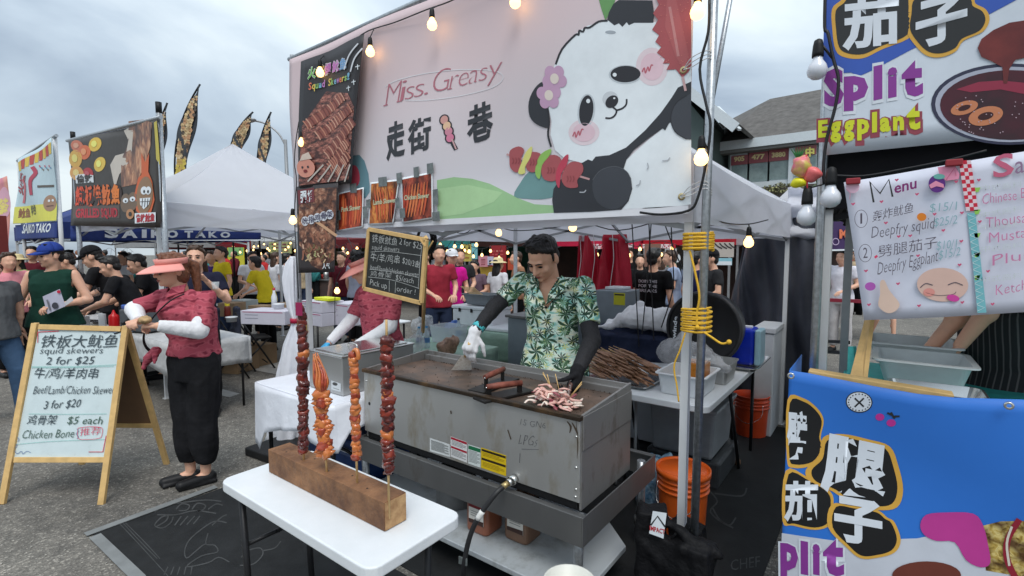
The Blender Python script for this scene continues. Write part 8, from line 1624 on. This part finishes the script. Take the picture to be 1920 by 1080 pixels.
mb=MB();g2=bp(1545,176,3);mb.add([(g2.x-4.5,Vb-.75,ez+.02),(g2.x+8,Vb-.75,ez+.02),(g2.x+6,Vb+5.5,g2.z+.3),(g2.x-.2,Vb+4.5,g2.z+.1),(g2.x-3.0,Vb+5.5,r1.z)],[(0,1,2,3),(0,3,4)]);mb.build('roof',m_roof,bt_,solid=.12)
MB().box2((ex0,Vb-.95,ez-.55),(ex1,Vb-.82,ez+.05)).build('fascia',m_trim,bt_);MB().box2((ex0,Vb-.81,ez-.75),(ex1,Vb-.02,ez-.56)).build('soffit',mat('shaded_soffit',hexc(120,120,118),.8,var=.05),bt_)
wins=[(1371,1402,293,306,'905'),(1404,1440,287,302,'477'),(1442,1479,281,298,'3880')]
for x0_,x1_,yt,yb,s_ in wins:
 f=MB();A_,B_=bp(x0_-2,yt-3,-.12),bp(x1_+2,yb+40,-.12);fr=f.box2((A_.x,Vb-.10,B_.z),(B_.x,Vb-.02,A_.z)).build('window',m_trim,bt_)
 A2,B2=bp(x0_+1.5,yb+1,-.14),bp(x1_-1.5,yb+37,-.14);MB().box2((A2.x,Vb-.14,B2.z),(B2.x,Vb-.11,A2.z)).build('pane',m_wind,fr)
 A3,B3=bp(x0_,yt,-.2),bp(x1_,yb,-.2);MB().box2((A3.x,Vb-.2,B3.z-.05),(B3.x,Vb-.16,A3.z)).build('window_sign',flat(152,80,86),fr)
 P=Print(Pv(Vb-.21),.01);P.text(s_,(x0_+5,yb-3),(x1_-6,yb-5),9,flat(226,206,150),1,bold=.05);P.build('sign_lettering',fr)
A_,B_=bp(1480,278,-.3),bp(1503,345,-.3);MB().box2((A_.x,Vb-.4,B_.z),(B_.x,Vb-.02,A_.z)).build('corner_panel',m_trim,bt_)
fr=MB().box2((bp(1504,0).x,Vb-.5,bp(1510,330).z),(bp(1545,0).x,Vb-.02,bp(1510,276).z)).build('window',m_trim,bt_);MB().box2((bp(1506,0).x,Vb-.56,bp(1510,326).z),(bp(1545,0).x,Vb-.51,bp(1510,296).z)).build('pane',m_wind,fr);MB().box2((bp(1505,0).x,Vb-.62,bp(1510,294).z),(bp(1545,0).x,Vb-.57,bp(1510,277).z)).build('window_sign',flat(146,84,84),fr)
P=Print(Pv(Vb-.64),.01);P.text('中',(1510,292),(1527,291),16,flat(222,214,110),1,bold=.05);P.build('sign_lettering',fr)
MB().box2((a.x-.1,Vb-.3,bp(1440,352).z),(ex1,Vb-.02,bp(1440,341).z)).build('sill',m_trim,bt_);MB().box2((a.x,Vb-.8,bp(1440,372).z),(ex1,Vb-.02,bp(1440,353).z)).build('sign_band',flat(84,78,70),bt_)
MB().box2((a.x,Vb-.5,bp(1440,400).z),(ex1,Vb-.02,bp(1440,373).z)).build('shop_awning',flat(56,58,100),bt_)
bt2=thing('gable_building','dark grey-green gabled wing with white barge board behind the right tent pole','building',tuple(gv(1330,474,33)*Vector((1,1,0))))
V2=33.0;pk=gv(1262,150,V2);ev=gv(1382,243,V2);lf=gv(1150,250,V2)
MB().prism([(lf.x,V2,0),(ev.x-2.0,V2,0),(ev.x-2.0,V2,ev.z+.9),(pk.x,V2,pk.z-.2),(lf.x,V2,ev.z)],(0,9,0)).build('wall',mat('dark_grey_green_wall',hexc(84,98,96),.85,var=.08,vscale=.7),bt2)
MB().add([(pk.x,V2-.6,pk.z+.25),(ev.x+.1,V2-.6,ev.z+.2),(ev.x+.1,V2+9,ev.z+.2),(pk.x,V2+9,pk.z+.25),(lf.x,V2-.6,ev.z),(lf.x,V2+9,ev.z)],[(0,1,2,3),(4,0,3,5)]).build('roof',m_roof,bt2,solid=.2)
MB().bar((pk.x,V2-.72,pk.z+.0),(ev.x+.1,V2-.72,ev.z-.05),.12,.6,(0,0,1)).build('barge_board',m_trim,bt2)
MB().bar(gv(1346,201,V2+3),gv(1387,243,V2-.5),.2,.12).build('valley_flashing',m_trim,bt2)
def bush(label,cpx,w,h,z0,Y_,col,n=900,cat='shrub',name='shrub',seed=1):
 p=gy(cpx,474,Y_);p.z=0;t=thing(name,label,cat,tuple(p));r_=random.Random(seed);MB().tube([(p.x,p.y,0),(p.x+.1,p.y,z0+h*.3)],[.12,.07],8).build('trunk',mat('bark',(.09,.065,.045),.9,var=.3),t)
 mb=MB();fm_=[mat('leaf_%d_%d'%(seed,k),tuple(c*s_ for c in col),.6,var=.3,vscale=3)for k,s_ in enumerate((.6,1.0,1.5))]
 for i in range(n):
  a=r_.uniform(0,6.28);q=r_.uniform(-1,1);rr_=r_.uniform(.35,1)**.5*(1+.25*noise.noise(Vector((a*2,q*3,seed))));c=Vector((p.x+w*rr_*math.cos(a)*math.sqrt(1-q*q),p.y+w*rr_*math.sin(a)*math.sqrt(1-q*q),z0+h/2+h/2*q*rr_))
  s_=r_.uniform(.05,.12)*w**.5;u=Vector((r_.gauss(0,1),r_.gauss(0,1),r_.gauss(0,1))).normalized();v=u.cross(Vector((r_.gauss(0,1),r_.gauss(0,1),1))).normalized();mb.use(fm_[r_.randrange(3)]);mb.add([c-u*s_,c+v*s_*.5,c+u*s_,c-v*s_*.5],[(0,1,2,3)])
 mb.build('crown',None,t,kind='stuff')
bush('green leafy tree seen between the tent and the eggplant stall',1580,2.2,3.2,1.2,18,(.05,.075,.03),3500,'tree','tree',2)
bush('flowering planter shrub below the numbered windows',1462,1.8,1.0,5.3,34,(.22,.22,.10),1200,seed=3)
bush('dark tree far behind the eggplant stall poles',1530,2.4,3.8,1.0,24,(.035,.05,.02),2500,'tree','tree',5)
